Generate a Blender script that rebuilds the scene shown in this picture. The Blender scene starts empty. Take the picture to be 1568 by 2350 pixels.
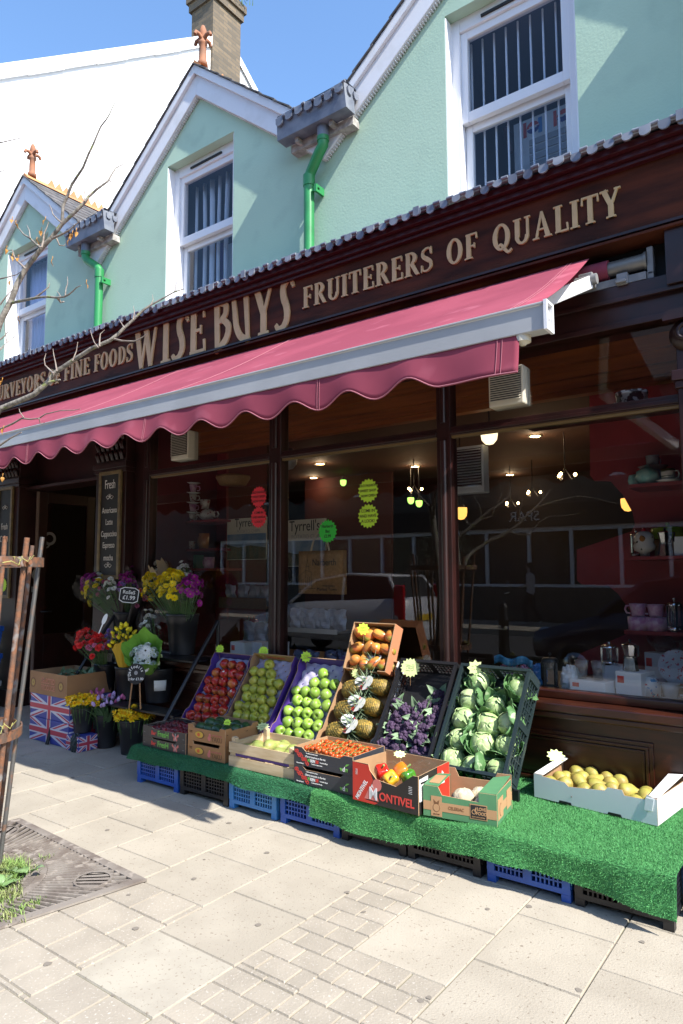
import bpy, math, random
import numpy as np
from mathutils import Vector as V, Matrix as M, Euler
random.seed(7)
PI = math.pi
R = math.radians
S = bpy.context.scene
COL = S.collection
# ---------------------------------------------------------------- camera
YAW, PIT, ROL, EYE, FOC = 0.635708744, 0.0905274328, -0.0033276769, 1.4, 1566.13
FW = V((-math.sin(YAW)*math.cos(PIT), math.cos(YAW)*math.cos(PIT), math.sin(PIT)))
_r = FW.cross(V((0, 0, 1))).normalized(); _u = _r.cross(FW)
RT = _r*math.cos(ROL)+_u*math.sin(ROL); UP = -_r*math.sin(ROL)+_u*math.cos(ROL)
cam = bpy.data.objects.new('camera', bpy.data.cameras.new('camera')); COL.objects.link(cam)
cam.matrix_world = M(((RT.x, UP.x, -FW.x, 0), (RT.y, UP.y, -FW.y, 0), (RT.z, UP.z, -FW.z, EYE), (0, 0, 0, 1)))
cam.data.sensor_fit = 'VERTICAL'; cam.data.sensor_height = 36; cam.data.sensor_width = 24; cam.data.lens = 24
cam.data.clip_start = 0.05; cam.data.clip_end = 500
S.camera = cam
# ---------------------------------------------------------------- sky, sun, exposure
SUN = V((0.683, -0.14, 0.72)).normalized()
w = bpy.data.worlds.new('World'); S.world = w; w.use_nodes = True
nt = w.node_tree; bg = nt.nodes['Background']
sky = nt.nodes.new('ShaderNodeTexSky'); sky.sky_type = 'NISHITA'; sky.sun_disc = False
sky.sun_elevation = math.asin(SUN.z); sky.sun_rotation = math.atan2(SUN.x, SUN.y)
sky.altitude = 50; sky.air_density = 1.0; sky.dust_density = 0.6; sky.ozone_density = 2.0
hs = nt.nodes.new('ShaderNodeHueSaturation'); hs.inputs['Saturation'].default_value = 1.10; hs.inputs['Value'].default_value = 1.22
nt.links.new(sky.outputs[0], hs.inputs['Color']); nt.links.new(hs.outputs[0], bg.inputs[0]); bg.inputs[1].default_value = 0.15
sun = bpy.data.objects.new('sun', bpy.data.lights.new('sun', 'SUN')); COL.objects.link(sun)
sun.data.energy = 4.6; sun.data.angle = R(0.53); sun.data.color = (1.0, 0.95, 0.87)
sun.rotation_euler = SUN.to_track_quat('Z', 'Y').to_euler()
S.view_settings.view_transform = 'Standard'; S.view_settings.look = 'None'; S.view_settings.gamma = 1
S.view_settings.use_curve_mapping = False; S.view_settings.exposure = 1.0
S.cycles.use_denoising = True; S.cycles.max_bounces = 8; S.cycles.transparent_max_bounces = 16
S.cycles.glossy_bounces = 3; S.cycles.transmission_bounces = 4; S.cycles.sample_clamp_indirect = 6
S.cycles.caustics_reflective = False; S.cycles.caustics_refractive = False

# ---------------------------------------------------------------- helpers
def at(x, y, ax, val):
    """point of the plane axis=val seen where the 1568 x 2350 photograph has (x, y)"""
    d = FW*FOC+RT*(x-784)-UP*(y-1174.8)
    i = 'XYZ'.index(ax); o = (0, 0, EYE)[i]
    t = (val-o)/d[i]
    return V((0, 0, EYE))+d*t
def zoomed(ox, oy, s):
    k = 1568/2520
    return lambda x, y: ((ox+x/s)*k, (oy+y/s)*k)

class MB:
    def __init__(s):
        s.v = []; s.f = []; s.m = []; s.sm = []; s.T = M.Identity(4); s.mi = 0; s.smooth = False
    def add(s, vs, fs, smooth=None):
        o = len(s.v); T = s.T
        s.v += [T @ V(p) for p in vs]
        sm = s.smooth if smooth is None else smooth
        for f in fs:
            s.f.append([i+o for i in f]); s.m.append(s.mi); s.sm.append(sm)
        return s
    def box(s, a, b):
        (x0, y0, z0), (x1, y1, z1) = a, b
        return s.add([(x0,y0,z0),(x1,y0,z0),(x1,y1,z0),(x0,y1,z0),(x0,y0,z1),(x1,y0,z1),(x1,y1,z1),(x0,y1,z1)],
              [(0,3,2,1),(4,5,6,7),(0,1,5,4),(1,2,6,5),(2,3,7,6),(3,0,4,7)], False)
    def cbox(s, c, d):
        return s.box([c[i]-d[i]/2 for i in range(3)], [c[i]+d[i]/2 for i in range(3)])
    def prism(s, poly, y0, y1, mi_side=None):
        """poly in x,z ; extruded from y0 (front) to y1"""
        n = len(poly)
        a = sum(poly[i][0]*poly[(i+1) % n][1]-poly[(i+1) % n][0]*poly[i][1] for i in range(n))
        if a < 0: poly = poly[::-1]
        s.add([(x, y0, z) for x, z in poly]+[(x, y1, z) for x, z in poly], [tuple(range(n)), tuple(range(2*n-1, n-1, -1))], False)
        o = len(s.v)-2*n; mi = s.mi if mi_side is None else mi_side
        for i in range(n):
            j = (i+1) % n
            s.f.append([o+i, o+n+i, o+n+j, o+j]); s.m.append(mi); s.sm.append(False)
        return s
    def tube(s, pts, r, n=8, caps=True, smooth=True):
        pts = [V(p) for p in pts]; k = len(pts)
        rs = r if isinstance(r, (list, tuple)) else [r]*k
        vs = []; prev = None
        for i, p in enumerate(pts):
            t = (pts[min(i+1, k-1)]-pts[max(i-1, 0)])
            if t.length < 1e-9: t = V((0, 0, 1))
            t.normalize()
            if prev is None:
                a = V((0, 0, 1)) if abs(t.z) < .9 else V((1, 0, 0))
                nx = t.cross(a).normalized()
            else:
                nx = (prev-t*prev.dot(t))
                nx = nx.normalized() if nx.length > 1e-6 else t.orthogonal().normalized()
            prev = nx; ny = t.cross(nx)
            for j in range(n):
                a = 2*PI*j/n
                vs.append(p+(nx*math.cos(a)+ny*math.sin(a))*rs[i])
        fs = [(i*n+j, i*n+(j+1) % n, (i+1)*n+(j+1) % n, (i+1)*n+j) for i in range(k-1) for j in range(n)]
        s.add(vs, fs, smooth)
        if caps: s.add(vs[:n], [tuple(range(n-1, -1, -1))], False); s.add(vs[-n:], [tuple(range(n))], False)
        return s
    def lathe(s, prof, n=20, c=(0, 0, 0), smooth=True):
        vs = []; k = len(prof)
        for r, z in prof:
            for j in range(n):
                a = 2*PI*j/n; vs.append((c[0]+r*math.cos(a), c[1]+r*math.sin(a), c[2]+z))
        fs = [(i*n+j, i*n+(j+1) % n, (i+1)*n+(j+1) % n, (i+1)*n+j) for i in range(k-1) for j in range(n)]
        return s.add(vs, fs, smooth)
    def ball(s, c, r, n=10, sq=(1, 1, 1)):
        m = max(4, n*2//3)
        vs = [(c[0]+r*sq[0]*math.sin(PI*i/m)*math.cos(2*PI*j/n), c[1]+r*sq[1]*math.sin(PI*i/m)*math.sin(2*PI*j/n), c[2]-r*sq[2]*math.cos(PI*i/m)) for i in range(m+1) for j in range(n)]
        return s.add(vs, [(i*n+j, i*n+(j+1) % n, (i+1)*n+(j+1) % n, (i+1)*n+j) for i in range(m) for j in range(n)], True)
    def sheet(s, fn, nu, nv, smooth=True, closed=False):
        vs = [fn(i/nu, j/nv) for j in range(nv+1) for i in range(nu+1)]
        w_ = nu+1
        return s.add(vs, [(j*w_+i, j*w_+i+1, (j+1)*w_+i+1, (j+1)*w_+i) for j in range(nv) for i in range(nu)], smooth)
    def build(s, name, mats, parent=None, loc=None, rot=None, world=False, solid=0, bevel=0, weld=False):
        me = bpy.data.meshes.new(name)
        off = V(parent.location) if (world and parent is not None) else V((0, 0, 0))
        me.from_pydata([tuple(p-off) for p in s.v], [], s.f)
        ms = mats if isinstance(mats, (list, tuple)) else [mats]
        for m in ms: me.materials.append(m)
        me.polygons.foreach_set('material_index', [min(i, len(ms)-1) for i in s.m])
        me.polygons.foreach_set('use_smooth', s.sm); me.update()
        o = bpy.data.objects.new(name, me); COL.objects.link(o)
        if parent is not None: o.parent = parent
        if loc is not None: o.location = loc
        if rot is not None: o.rotation_euler = rot
        if solid:
            d = o.modifiers.new('solid', 'SOLIDIFY'); d.thickness = solid; d.offset = 0
        if bevel:
            d = o.modifiers.new('bevel', 'BEVEL'); d.width = bevel; d.segments = 2; d.limit_method = 'ANGLE'
        return o

def tag(o, label=None, cat=None, group=None, kind=None):
    if label: o['label'] = label
    if cat: o['category'] = cat
    if group: o['group'] = group
    if kind: o['kind'] = kind
    return o
def thing(name, label, cat, loc=(0, 0, 0), rot=(0, 0, 0), group=None):
    o = bpy.data.objects.new(name, None); COL.objects.link(o); o.empty_display_size = .05
    o.location = loc; o.rotation_euler = rot
    return tag(o, label, cat, group)
def kids(o): return [c for c in COL.objects if c.parent is o]
KIDS = {}
def dup(root, loc=None, rot=None, label=None, group=None, scale=None):
    def rec(o, par):
        c = o.copy(); COL.objects.link(c)
        if par is not None: c.parent = par
        for ch in o.children: rec(ch, c)
        return c
    c = rec(root, None)
    if loc is not None: c.location = loc
    if rot is not None: c.rotation_euler = rot
    if scale is not None: c.scale = (scale,)*3 if isinstance(scale, (int, float)) else scale
    if label: c['label'] = label
    if group: c['group'] = group
    return c
def text(name, body, size, mat, parent=None, loc=(0, 0, 0), rot=(PI/2, 0, 0), sx=1.0, depth=0.0006, align='CENTER', shear=0, bold=0):
    cu = bpy.data.curves.new(name, 'FONT'); cu.body = body; cu.size = size; cu.extrude = depth
    cu.align_x = align; cu.align_y = 'CENTER'; cu.materials.append(mat); cu.shear = shear; cu.offset = bold
    cu.resolution_u = 4
    o = bpy.data.objects.new(name, cu); COL.objects.link(o); o.parent = parent
    o.location = loc; o.rotation_euler = rot; o.scale = (sx, 1, 1)
    return o
ORD = ['first', 'second', 'third', 'fourth', 'fifth', 'sixth', 'seventh', 'eighth', 'ninth', 'tenth', 'eleventh', 'twelfth', 'thirteenth', 'fourteenth']

# ---------------------------------------------------------------- materials
def mat(name, col, rough=.55, metal=0, col2=None, nscale=8, nmix=(.4, .6), bump=None, rnd=0, spec=.5, coat=0, island=0, detail=4, col3=None, n3=60, m3=(.6, .64), space='Object', stretch=None, sss=0, trans=0, sheen=0):
    m = bpy.data.materials.new(name); m.use_nodes = True
    n = m.node_tree; L = n.links; b = n.nodes['Principled BSDF']
    b.inputs['Base Color'].default_value = (*col, 1); b.inputs['Roughness'].default_value = rough
    b.inputs['Metallic'].default_value = metal; b.inputs['Specular IOR Level'].default_value = spec
    b.inputs['Coat Weight'].default_value = coat
    if sheen: b.inputs['Sheen Weight'].default_value = sheen
    tc = n.nodes.new('ShaderNodeTexCoord'); src = tc.outputs[space]
    if stretch:
        mp = n.nodes.new('ShaderNodeMapping'); mp.inputs['Scale'].default_value = stretch
        L.new(src, mp.inputs[0]); src = mp.outputs[0]
    def noise(sc, det=detail):
        t = n.nodes.new('ShaderNodeTexNoise'); t.inputs['Scale'].default_value = sc; t.inputs['Detail'].default_value = det
        L.new(src, t.inputs['Vector']); return t.outputs[0]
    def ramp(s, lo, hi):
        r = n.nodes.new('ShaderNodeMapRange'); r.inputs[1].default_value = lo; r.inputs[2].default_value = hi
        L.new(s, r.inputs[0]); return r.outputs[0]
    def mix(f, a, c):
        x = n.nodes.new('ShaderNodeMix'); x.data_type = 'RGBA'
        L.new(f, x.inputs[0])
        if isinstance(a, tuple): x.inputs[6].default_value = (*a, 1)
        else: L.new(a, x.inputs[6])
        x.inputs[7].default_value = (*c, 1); return x.outputs[2]
    c = None
    if col2: c = mix(ramp(noise(nscale), *nmix), col, col2)
    if col3: c = mix(ramp(noise(n3, 2), *m3), c or col, col3)
    if rnd or island:
        h = n.nodes.new('ShaderNodeHueSaturation')
        if c: L.new(c, h.inputs['Color'])
        else: h.inputs['Color'].default_value = (*col, 1)
        if rnd: q = n.nodes.new('ShaderNodeObjectInfo').outputs['Random']
        else: q = n.nodes.new('ShaderNodeNewGeometry').outputs['Random Per Island']
        a = rnd or island
        r = n.nodes.new('ShaderNodeMapRange'); r.inputs[3].default_value = 1-a; r.inputs[4].default_value = 1+a
        L.new(q, r.inputs[0]); L.new(r.outputs[0], h.inputs['Value']); c = h.outputs[0]
    if c: L.new(c, b.inputs['Base Color'])
    if bump:
        bp = n.nodes.new('ShaderNodeBump'); bp.inputs['Strength'].default_value = bump[1]
        bp.inputs['Distance'].default_value = bump[2] if len(bump) > 2 else .01
        L.new(noise(bump[0]), bp.inputs['Height']); L.new(bp.outputs[0], b.inputs['Normal'])
    if trans: b.inputs['Transmission Weight'].default_value = trans
    return m
def glow(name, col, e):
    m = bpy.data.materials.new(name); m.use_nodes = True; b = m.node_tree.nodes['Principled BSDF']
    b.inputs['Base Color'].default_value = (*col, 1); b.inputs['Emission Color'].default_value = (*col, 1); b.inputs['Emission Strength'].default_value = e
    return m
def clear(name, tint=(1, 1, 1), ior=1.45, rough=0.0, body=0.0, bcol=(1, 1, 1), k=1.0):
    """a thin clear sheet: straight-through light plus a Fresnel reflection and, for film, a little milky body"""
    m = bpy.data.materials.new(name); m.use_nodes = True; n = m.node_tree; L = n.links
    for x in list(n.nodes): n.nodes.remove(x)
    o = n.nodes.new('ShaderNodeOutputMaterial'); t = n.nodes.new('ShaderNodeBsdfTransparent'); t.inputs[0].default_value = (*tint, 1)
    g = n.nodes.new('ShaderNodeBsdfGlossy'); g.inputs['Roughness'].default_value = rough
    f = n.nodes.new('ShaderNodeFresnel'); f.inputs[0].default_value = ior
    base = t.outputs[0]
    if body:
        d = n.nodes.new('ShaderNodeBsdfDiffuse'); d.inputs[0].default_value = (*bcol, 1)
        mx = n.nodes.new('ShaderNodeMixShader'); mx.inputs[0].default_value = body
        L.new(base, mx.inputs[1]); L.new(d.outputs[0], mx.inputs[2]); base = mx.outputs[0]
    ms = n.nodes.new('ShaderNodeMixShader'); fo = f.outputs[0]
    if k != 1:
        mm = n.nodes.new('ShaderNodeMath'); mm.operation = 'MULTIPLY'; mm.inputs[1].default_value = k; L.new(fo, mm.inputs[0]); fo = mm.outputs[0]
    ge = n.nodes.new('ShaderNodeNewGeometry'); fr = n.nodes.new('ShaderNodeMath'); fr.operation = 'SUBTRACT'; fr.inputs[0].default_value = 1; L.new(ge.outputs['Backfacing'], fr.inputs[1])
    fm = n.nodes.new('ShaderNodeMath'); fm.operation = 'MULTIPLY'; L.new(fo, fm.inputs[0]); L.new(fr.outputs[0], fm.inputs[1]); fo = fm.outputs[0]
    L.new(fo, ms.inputs[0]); L.new(base, ms.inputs[1]); L.new(g.outputs[0], ms.inputs[2]); L.new(ms.outputs[0], o.inputs[0])
    return m

K = {}
K['render'] = mat('green_render', (.46, .63, .485), .9, col2=(.43, .595, .455), nscale=1.3, bump=(60, .19, .008), detail=6, col3=(.40, .555, .43), n3=5, m3=(.56, .75))
K['white'] = mat('white_paint', (.74, .74, .76), .45, col2=(.62, .61, .60), nscale=5, nmix=(.5, .8))
K['whitewall'] = mat('white_render', (.86, .86, .86), .9, bump=(9, .25, .01))
K['upvc'] = mat('white_frame', (.78, .78, .80), .3)
K['lead'] = mat('lead_sheet', (.135, .155, .20), .55, .2, col2=(.22, .24, .28), nscale=7, bump=(12, .3, .01))
K['slate'] = mat('slate', (.06, .058, .06), .7, col2=(.11, .10, .095), nscale=14, island=.25)
K['terra'] = mat('terracotta', (.34, .14, .07), .8, col2=(.25, .12, .07), nscale=12)
K['terrapale'] = mat('terracotta_ridge', (.55, .25, .10), .8, col2=(.42, .2, .09), nscale=9)
K['pipe'] = mat('green_gloss_paint', (.03, .25, .075), .38, col2=(.025, .19, .06), nscale=6, nmix=(.45, .7))
K['wood'] = mat('dark_fascia_wood', (.095, .026, .012), .6, spec=.15, col2=(.035, .012, .007), nscale=3.5, nmix=(.35, .65), stretch=(.7, 1, 3.5), bump=(25, .15, .01), detail=7)
K['wood2'] = mat('dark_joinery', (.030, .0085, .0075), .38, col2=(.018, .006, .005), nscale=6)
K['wood3'] = mat('stained_mahogany', (.050, .013, .006), .3, col2=(.028, .008, .005), nscale=5, stretch=(1, 1, 5))
K['maroon'] = mat('maroon_gloss', (.045, .006, .010), .35)
K['gold'] = mat('gilded_letter', (.62, .45, .22), .6, col2=(.56, .405, .195), nscale=12)
K['goldedge'] = mat('gilt_bead', (.18, .12, .05), .4)
K['awning'] = mat('awning_canvas', (.29, .060, .092), .92, col2=(.235, .046, .074), nscale=1.6, bump=(300, .2, .002), spec=.2, col3=(.36, .10, .14), n3=5, m3=(.62, .80))
K['alu'] = mat('grey_awning_bar', (.44, .445, .45), .45, col2=(.38, .385, .39), nscale=3)
K['metal'] = mat('bare_metal', (.5, .5, .5), .3, .9)
K['blackmetal'] = mat('black_metal', (.012, .013, .016), .4, .2)
K['rust'] = mat('rusty_iron', (.20, .088, .045), .85, .1, col2=(.11, .07, .052), nscale=28, nmix=(.42, .58), col3=(.22, .2, .19), n3=13, m3=(.58, .66), bump=(60, .6, .006))
K['steel'] = mat('worn_grey_steel', (.14, .135, .13), .5, .6, col2=(.26, .15, .10), nscale=16, nmix=(.55, .68))
K['cream'] = mat('cream_plastic', (.58, .54, .44), .5)
K['dark'] = mat('near_black', (.008, .007, .007), .6)
K['black'] = mat('black_plastic', (.012, .012, .013), .45, bump=(40, .1, .004))
K['bucket'] = mat('black_bucket_plastic', (.016, .016, .018), .42, col2=(.03, .03, .032), nscale=7, nmix=(.45, .75))
K['paper'] = mat('white_paper', (.8, .8, .78), .7)
K['chalk'] = mat('chalk_white', (.72, .72, .70), .8)
K['glass'] = clear('shop_glass', (.95, .96, .96), 1.5, k=1.75)
K['upglass'] = clear('window_glass', (.86, .89, .93), 1.5)
K['film'] = clear('cellophane', (.99, .995, .995), 1.3, .06, .004, k=.5)
K['cardbrown'] = mat('brown_card', (.36, .19, .085), .8, col2=(.32, .165, .075), nscale=6)
K['cardedge'] = mat('card_edge', (.42, .27, .15), .85)
# ================================================================ ground
m = MB()
m.box((-60, -40, -.30), (60, 60, -.16)); tag(m.build('road', mat('asphalt', (.05, .05, .052), .85, col2=(.07, .07, .07), nscale=30, bump=(90, .3, .01))), kind='structure')
K['slab'] = mat('concrete_slab', (.395, .352, .282), .9, col2=(.35, .31, .247), nscale=3.5, island=.06, col3=(.235, .195, .15), n3=66, m3=(.64, .70), bump=(120, .35, .006), detail=6)
K['slabpale'] = mat('new_pale_slab', (.40, .365, .295), .9, col2=(.35, .315, .255), nscale=5, col3=(.25, .21, .16), n3=75, m3=(.62, .70), bump=(140, .3, .005))
K['sett'] = mat('small_block_paving', (.355, .312, .25), .9, col2=(.315, .277, .222), nscale=6, island=.06, col3=(.47, .43, .37), n3=95, m3=(.63, .69), bump=(110, .4, .006), detail=6)
K['joint'] = mat('sandy_joint', (.235, .205, .16), .95, col2=(.18, .17, .115), nscale=3, nmix=(.45, .6))
m = MB(); m.mi = 0; m.box((-14, -1.62, -.16), (9, 4.6, -.006))
def slab(x0, x1, y0, y1, mi, g=.003):
    m.mi = mi
    x0 += g; x1 -= g; y0 += g; y1 -= g
    if x1-x0 < .01 or y1-y0 < .01: return
    b = .0025; h = random.uniform(-.0012, .0012)
    m.add([(x0, y0, -.006), (x1, y0, -.006), (x1, y1, -.006), (x0, y1, -.006), (x0+b, y0+b, h), (x1-b, y0+b, h), (x1-b, y1-b, h), (x0+b, y1-b, h)],
          [(4, 5, 6, 7), (0, 1, 5, 4), (1, 2, 6, 5), (2, 3, 7, 6), (3, 0, 4, 7)], False)
def column(x0, x1, ys, y_end, mi=1, pitch=.41):
    y = ys
    while y > y_end+.02:
        y2 = y-pitch
        if y2 < y_end+.05: y2 = y_end
        slab(x0, x1, y2, y, mi); y = y2
LX = [-1.85-.425*i for i in range(0, 26)]
for i in range(len(LX)-1):
    x1, x0 = LX[i], LX[i+1]
    off = 2.26 if i % 2 == 0 else 2.085+.41
    y = off+.41*5
    end = off-.41 if off > 2.3 else off-.41
    column(x0, x1, y, end if x0 > -4.2 else -1.4)
slab(-2.275, -1.85, 1.49, 1.85, 2)
def setts(x0, x1, y0, y1, px, py, skip=None):
    r = 0; y = y1
    while y > y0+.02:
        x = x0-(px/2 if r % 2 else 0)
        yy = max(y-py, y0)
        while x < x1-.01:
            a, b = max(x, x0), min(x+px, x1)
            if b-a > .02 and not (skip and skip(a, b, yy, y)): slab(a, b, yy, y, 3, .0028)
            x += px
        y = yy; r += 1
setts(-1.85, -1.57, 1.85, 4.4, .14, .105)
hole = lambda a, b, y0, y1: (a > -2.30 and b < -1.84 and y0 > 1.46)
GRX, GRY = -2.66, 2.095
def near(a, b, y0, y1):
    cx, cy = (a+b)/2, (y0+y1)/2
    if -2.29 < cx < -1.84 and cy > 1.48: return True
    i = int((-1.85-cx)//.425)
    lim = (1.85 if i % 2 == 0 else 2.085)
    return cy > lim
m2y = [(-4.2, -2.275), (-2.275, -1.85)]
setts(-4.2, -2.275, 1.30, 2.085, .21, .19, lambda a, b, y0, y1: near(a, b, y0, y1))
setts(-2.275, -1.85, 1.30, 1.49, .21, .19)
setts(-1.85, -1.57, 1.30, 1.85, .14, .11)
setts(-1.57, -1.18, 1.30, 2.19, .13, .11)
for i, (x0, x1, ys) in enumerate([(-1.57, -1.18, 2.60+.41*4), (-1.18, -.79, 2.81+.41*4), (-.79, -.40, 2.605+.41*4), (-.40, -.01, 2.82+.41*4)]):
    column(x0, x1, ys, 2.19 if i == 0 else 1.30)
x = -.01
for i in range(16):
    column(x, x+.4, 2.6+.2*(i % 2)+.41*4, 1.30); x += .4
setts(-4.2, 7, 1.12, 1.30, .26, .18)
slab(-3.6, -1.42, .82, 1.115, 2); 
setts(-1.42, 7, .82, 1.12, .2, .15)
setts(-4.2, 7, -1.4, .82, .2, .2)
tag(m.build('pavement', [K['joint'], K['slab'], K['slabpale'], K['sett']]), kind='structure')
m = MB(); m.box((-60, -1.75, -.16), (60, -1.63, .004)); tag(m.build('kerb', K['slabpale'], bevel=.01), kind='structure')
m = MB(); m.box((-60, -11.7, -.16), (60, -8.6, -.02)); tag(m.build('far_pavement', K['slab']), kind='structure')

# ================================================================ shop building, upper floor
YW = 4.05
BX = [-7.60, -4.61, -1.62, 1.37]; HALF = 1.495
SL = .80; AP = 6.0
bld = thing('shop_building', 'mint green rendered shop with three gables over a dark timber shopfront', 'building', (-4.6, 4.3, 0))
def B(mb, name, mats, **k): return mb.build(name, mats, bld, world=True, **k)
def gz(x, cx): return AP-SL*abs(x-cx)
WT = 5.32; WH = .45
m = MB()
for cx in BX:
    l, r = cx-HALF, cx+HALF; a, b = cx-WH, cx+WH
    m.prism([(l, 3.45), (a, 3.45), (a, gz(a, cx)), (l, gz(l, cx))], YW, YW+.1)
    m.prism([(b, 3.45), (r, 3.45), (r, gz(r, cx)), (b, gz(b, cx))], YW, YW+.1)
    m.prism([(a, WT), (b, WT), (b, gz(b, cx)), (cx, AP), (a, gz(a, cx))], YW, YW+.1)
    m.prism([(a, 3.45), (b, 3.45), (b, 3.72), (a, 3.72)], YW, YW+.1)
B(m, 'upper_wall', K['render'])
# upstairs rooms behind the windows
K['room'] = mat('upstairs_room', (.20, .22, .30), .9)
for cx in BX[:3]:
    m = MB(); a, b = cx-.62, cx+.62
    m.box((a, YW+2.4, 3.3), (b, YW+2.5, 5.4)); m.box((a-.1, YW+.2, 3.3), (a, YW+2.4, 5.4)); m.box((b, YW+.2, 3.3), (b+.1, YW+2.4, 5.4))
    m.box((a, YW+.2, 3.2), (b, YW+2.4, 3.3)); m.box((a, YW+.2, 5.4), (b, YW+2.4, 5.45))
    m.box((a, YW+.2, 3.3), (cx-.5, YW+.21, 5.4)); m.box((cx+.5, YW+.2, 3.3), (b, YW+.21, 5.4))
    B(m, 'upstairs_room', K['room'])
# bargeboards
def barge(cx, sgn):
    m = MB(); xe = cx+sgn*HALF
    zo = lambda x: AP+.10-SL*abs(x-cx)
    m.prism([(cx, zo(cx)), (xe, zo(xe)), (xe, zo(xe)-.27), (cx, zo(cx)-.27)], YW-.055, YW-.003)
    m.prism([(cx, zo(cx)+.012), (xe, zo(xe)+.012), (xe, zo(xe)-.075), (cx, zo(cx)-.075)], YW-.085, YW-.0555)
    n = 84                                                     # dentil bead along the lower edge
    for i in range(n):
        x = cx+sgn*HALF*(i+.3)/n; m.box((x, YW-.042, zo(x)-.282), (x+.009, YW-.004, zo(x)-.271))
    B(m, 'bargeboard', K['white'], bevel=.004)
for cx in BX:
    barge(cx, -1); barge(cx, 1)
# roofs with slates
for cx in BX:
    for sgn in (-1, 1):
        m = MB(); xe = cx+sgn*HALF
        z0 = AP+.125; ze = z0-SL*HALF
        N = 9
        for i in range(N):
            xa = cx+sgn*HALF*i/N; xb = cx+sgn*HALF*(i+1.12)/N
            if i == N-1: xb = xe
            za = z0-SL*abs(xa-cx)-.004; zb = z0-SL*abs(xb-cx)+.010
            for j in range(14):
                y0 = YW-.10+.36*j-(.18 if i % 2 else 0); y1 = y0+.355
                if j == 0: y0 = YW-.10
                m.add([(xa, y0, za), (xb, y0, zb), (xb, y1, zb), (xa, y1, za), (xa, y0, za-.012), (xb, y0, zb-.014), (xb, y1, zb-.014), (xa, y1, za-.012)],
                      [(0, 1, 2, 3), (7, 6, 5, 4), (0, 4, 5, 1), (1, 5, 6, 2), (2, 6, 7, 3), (3, 7, 4, 0)], False)
        B(m, 'roof', K['slate'])
    m = MB()                                                    # crested ridge tiles
    for j in range(16):
        y0 = YW-.08+.3*j; y1 = y0+.296
        m.add([(cx-.10, y0, AP+.065), (cx, y0, AP+.16), (cx+.10, y0, AP+.065), (cx-.10, y1, AP+.065), (cx, y1, AP+.16), (cx+.10, y1, AP+.065)],
              [(0, 3, 4, 1), (1, 4, 5, 2), (0, 1, 2), (3, 5, 4)], False)
        if j > 0:
            for k in range(3):
                ya = y0+.1*k; m.add([(cx-.012, ya, AP+.15), (cx-.012, ya+.098, AP+.15), (cx-.012, ya+.049, AP+.235), (cx+.012, ya, AP+.15), (cx+.012, ya+.098, AP+.15), (cx+.012, ya+.049, AP+.235)],
                      [(0, 2, 1), (3, 4, 5), (0, 3, 5, 2), (1, 2, 5, 4)], False)
    B(m, 'ridge_tiles', K['terrapale'])
    m = MB(); zb = AP+.15; yb = YW+.02; m.T = M.Translation((cx, yb, zb)) @ M.Scale(.86, 4) @ M.Translation((-cx, -yb, -zb))                          # fleur-de-lis finial
    m.lathe([(.001, 0), (.06, 0), (.056, .05), (.042, .07), (.040, .25), (.050, .262), (.050, .285), (.036, .295), (.033, .34), (.042, .38), (.038, .43), (.018, .48), (.001, .49)], 14, (cx, yb, zb))
    for sgn in (-1, 1):
        m.tube([(cx, yb, zb+.31), (cx+sgn*.06, yb, zb+.35), (cx+sgn*.11, yb, zb+.345), (cx+sgn*.125, yb, zb+.31)], [.026, .022, .022, .018], 8)
        m.tube([(cx, yb, zb+.31), (cx, yb+sgn*.06, zb+.35), (cx, yb+sgn*.10, zb+.345), (cx, yb+sgn*.115, zb+.31)], [.026, .022, .022, .018], 8)
    B(m, 'finial', K['terra'])
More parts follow.
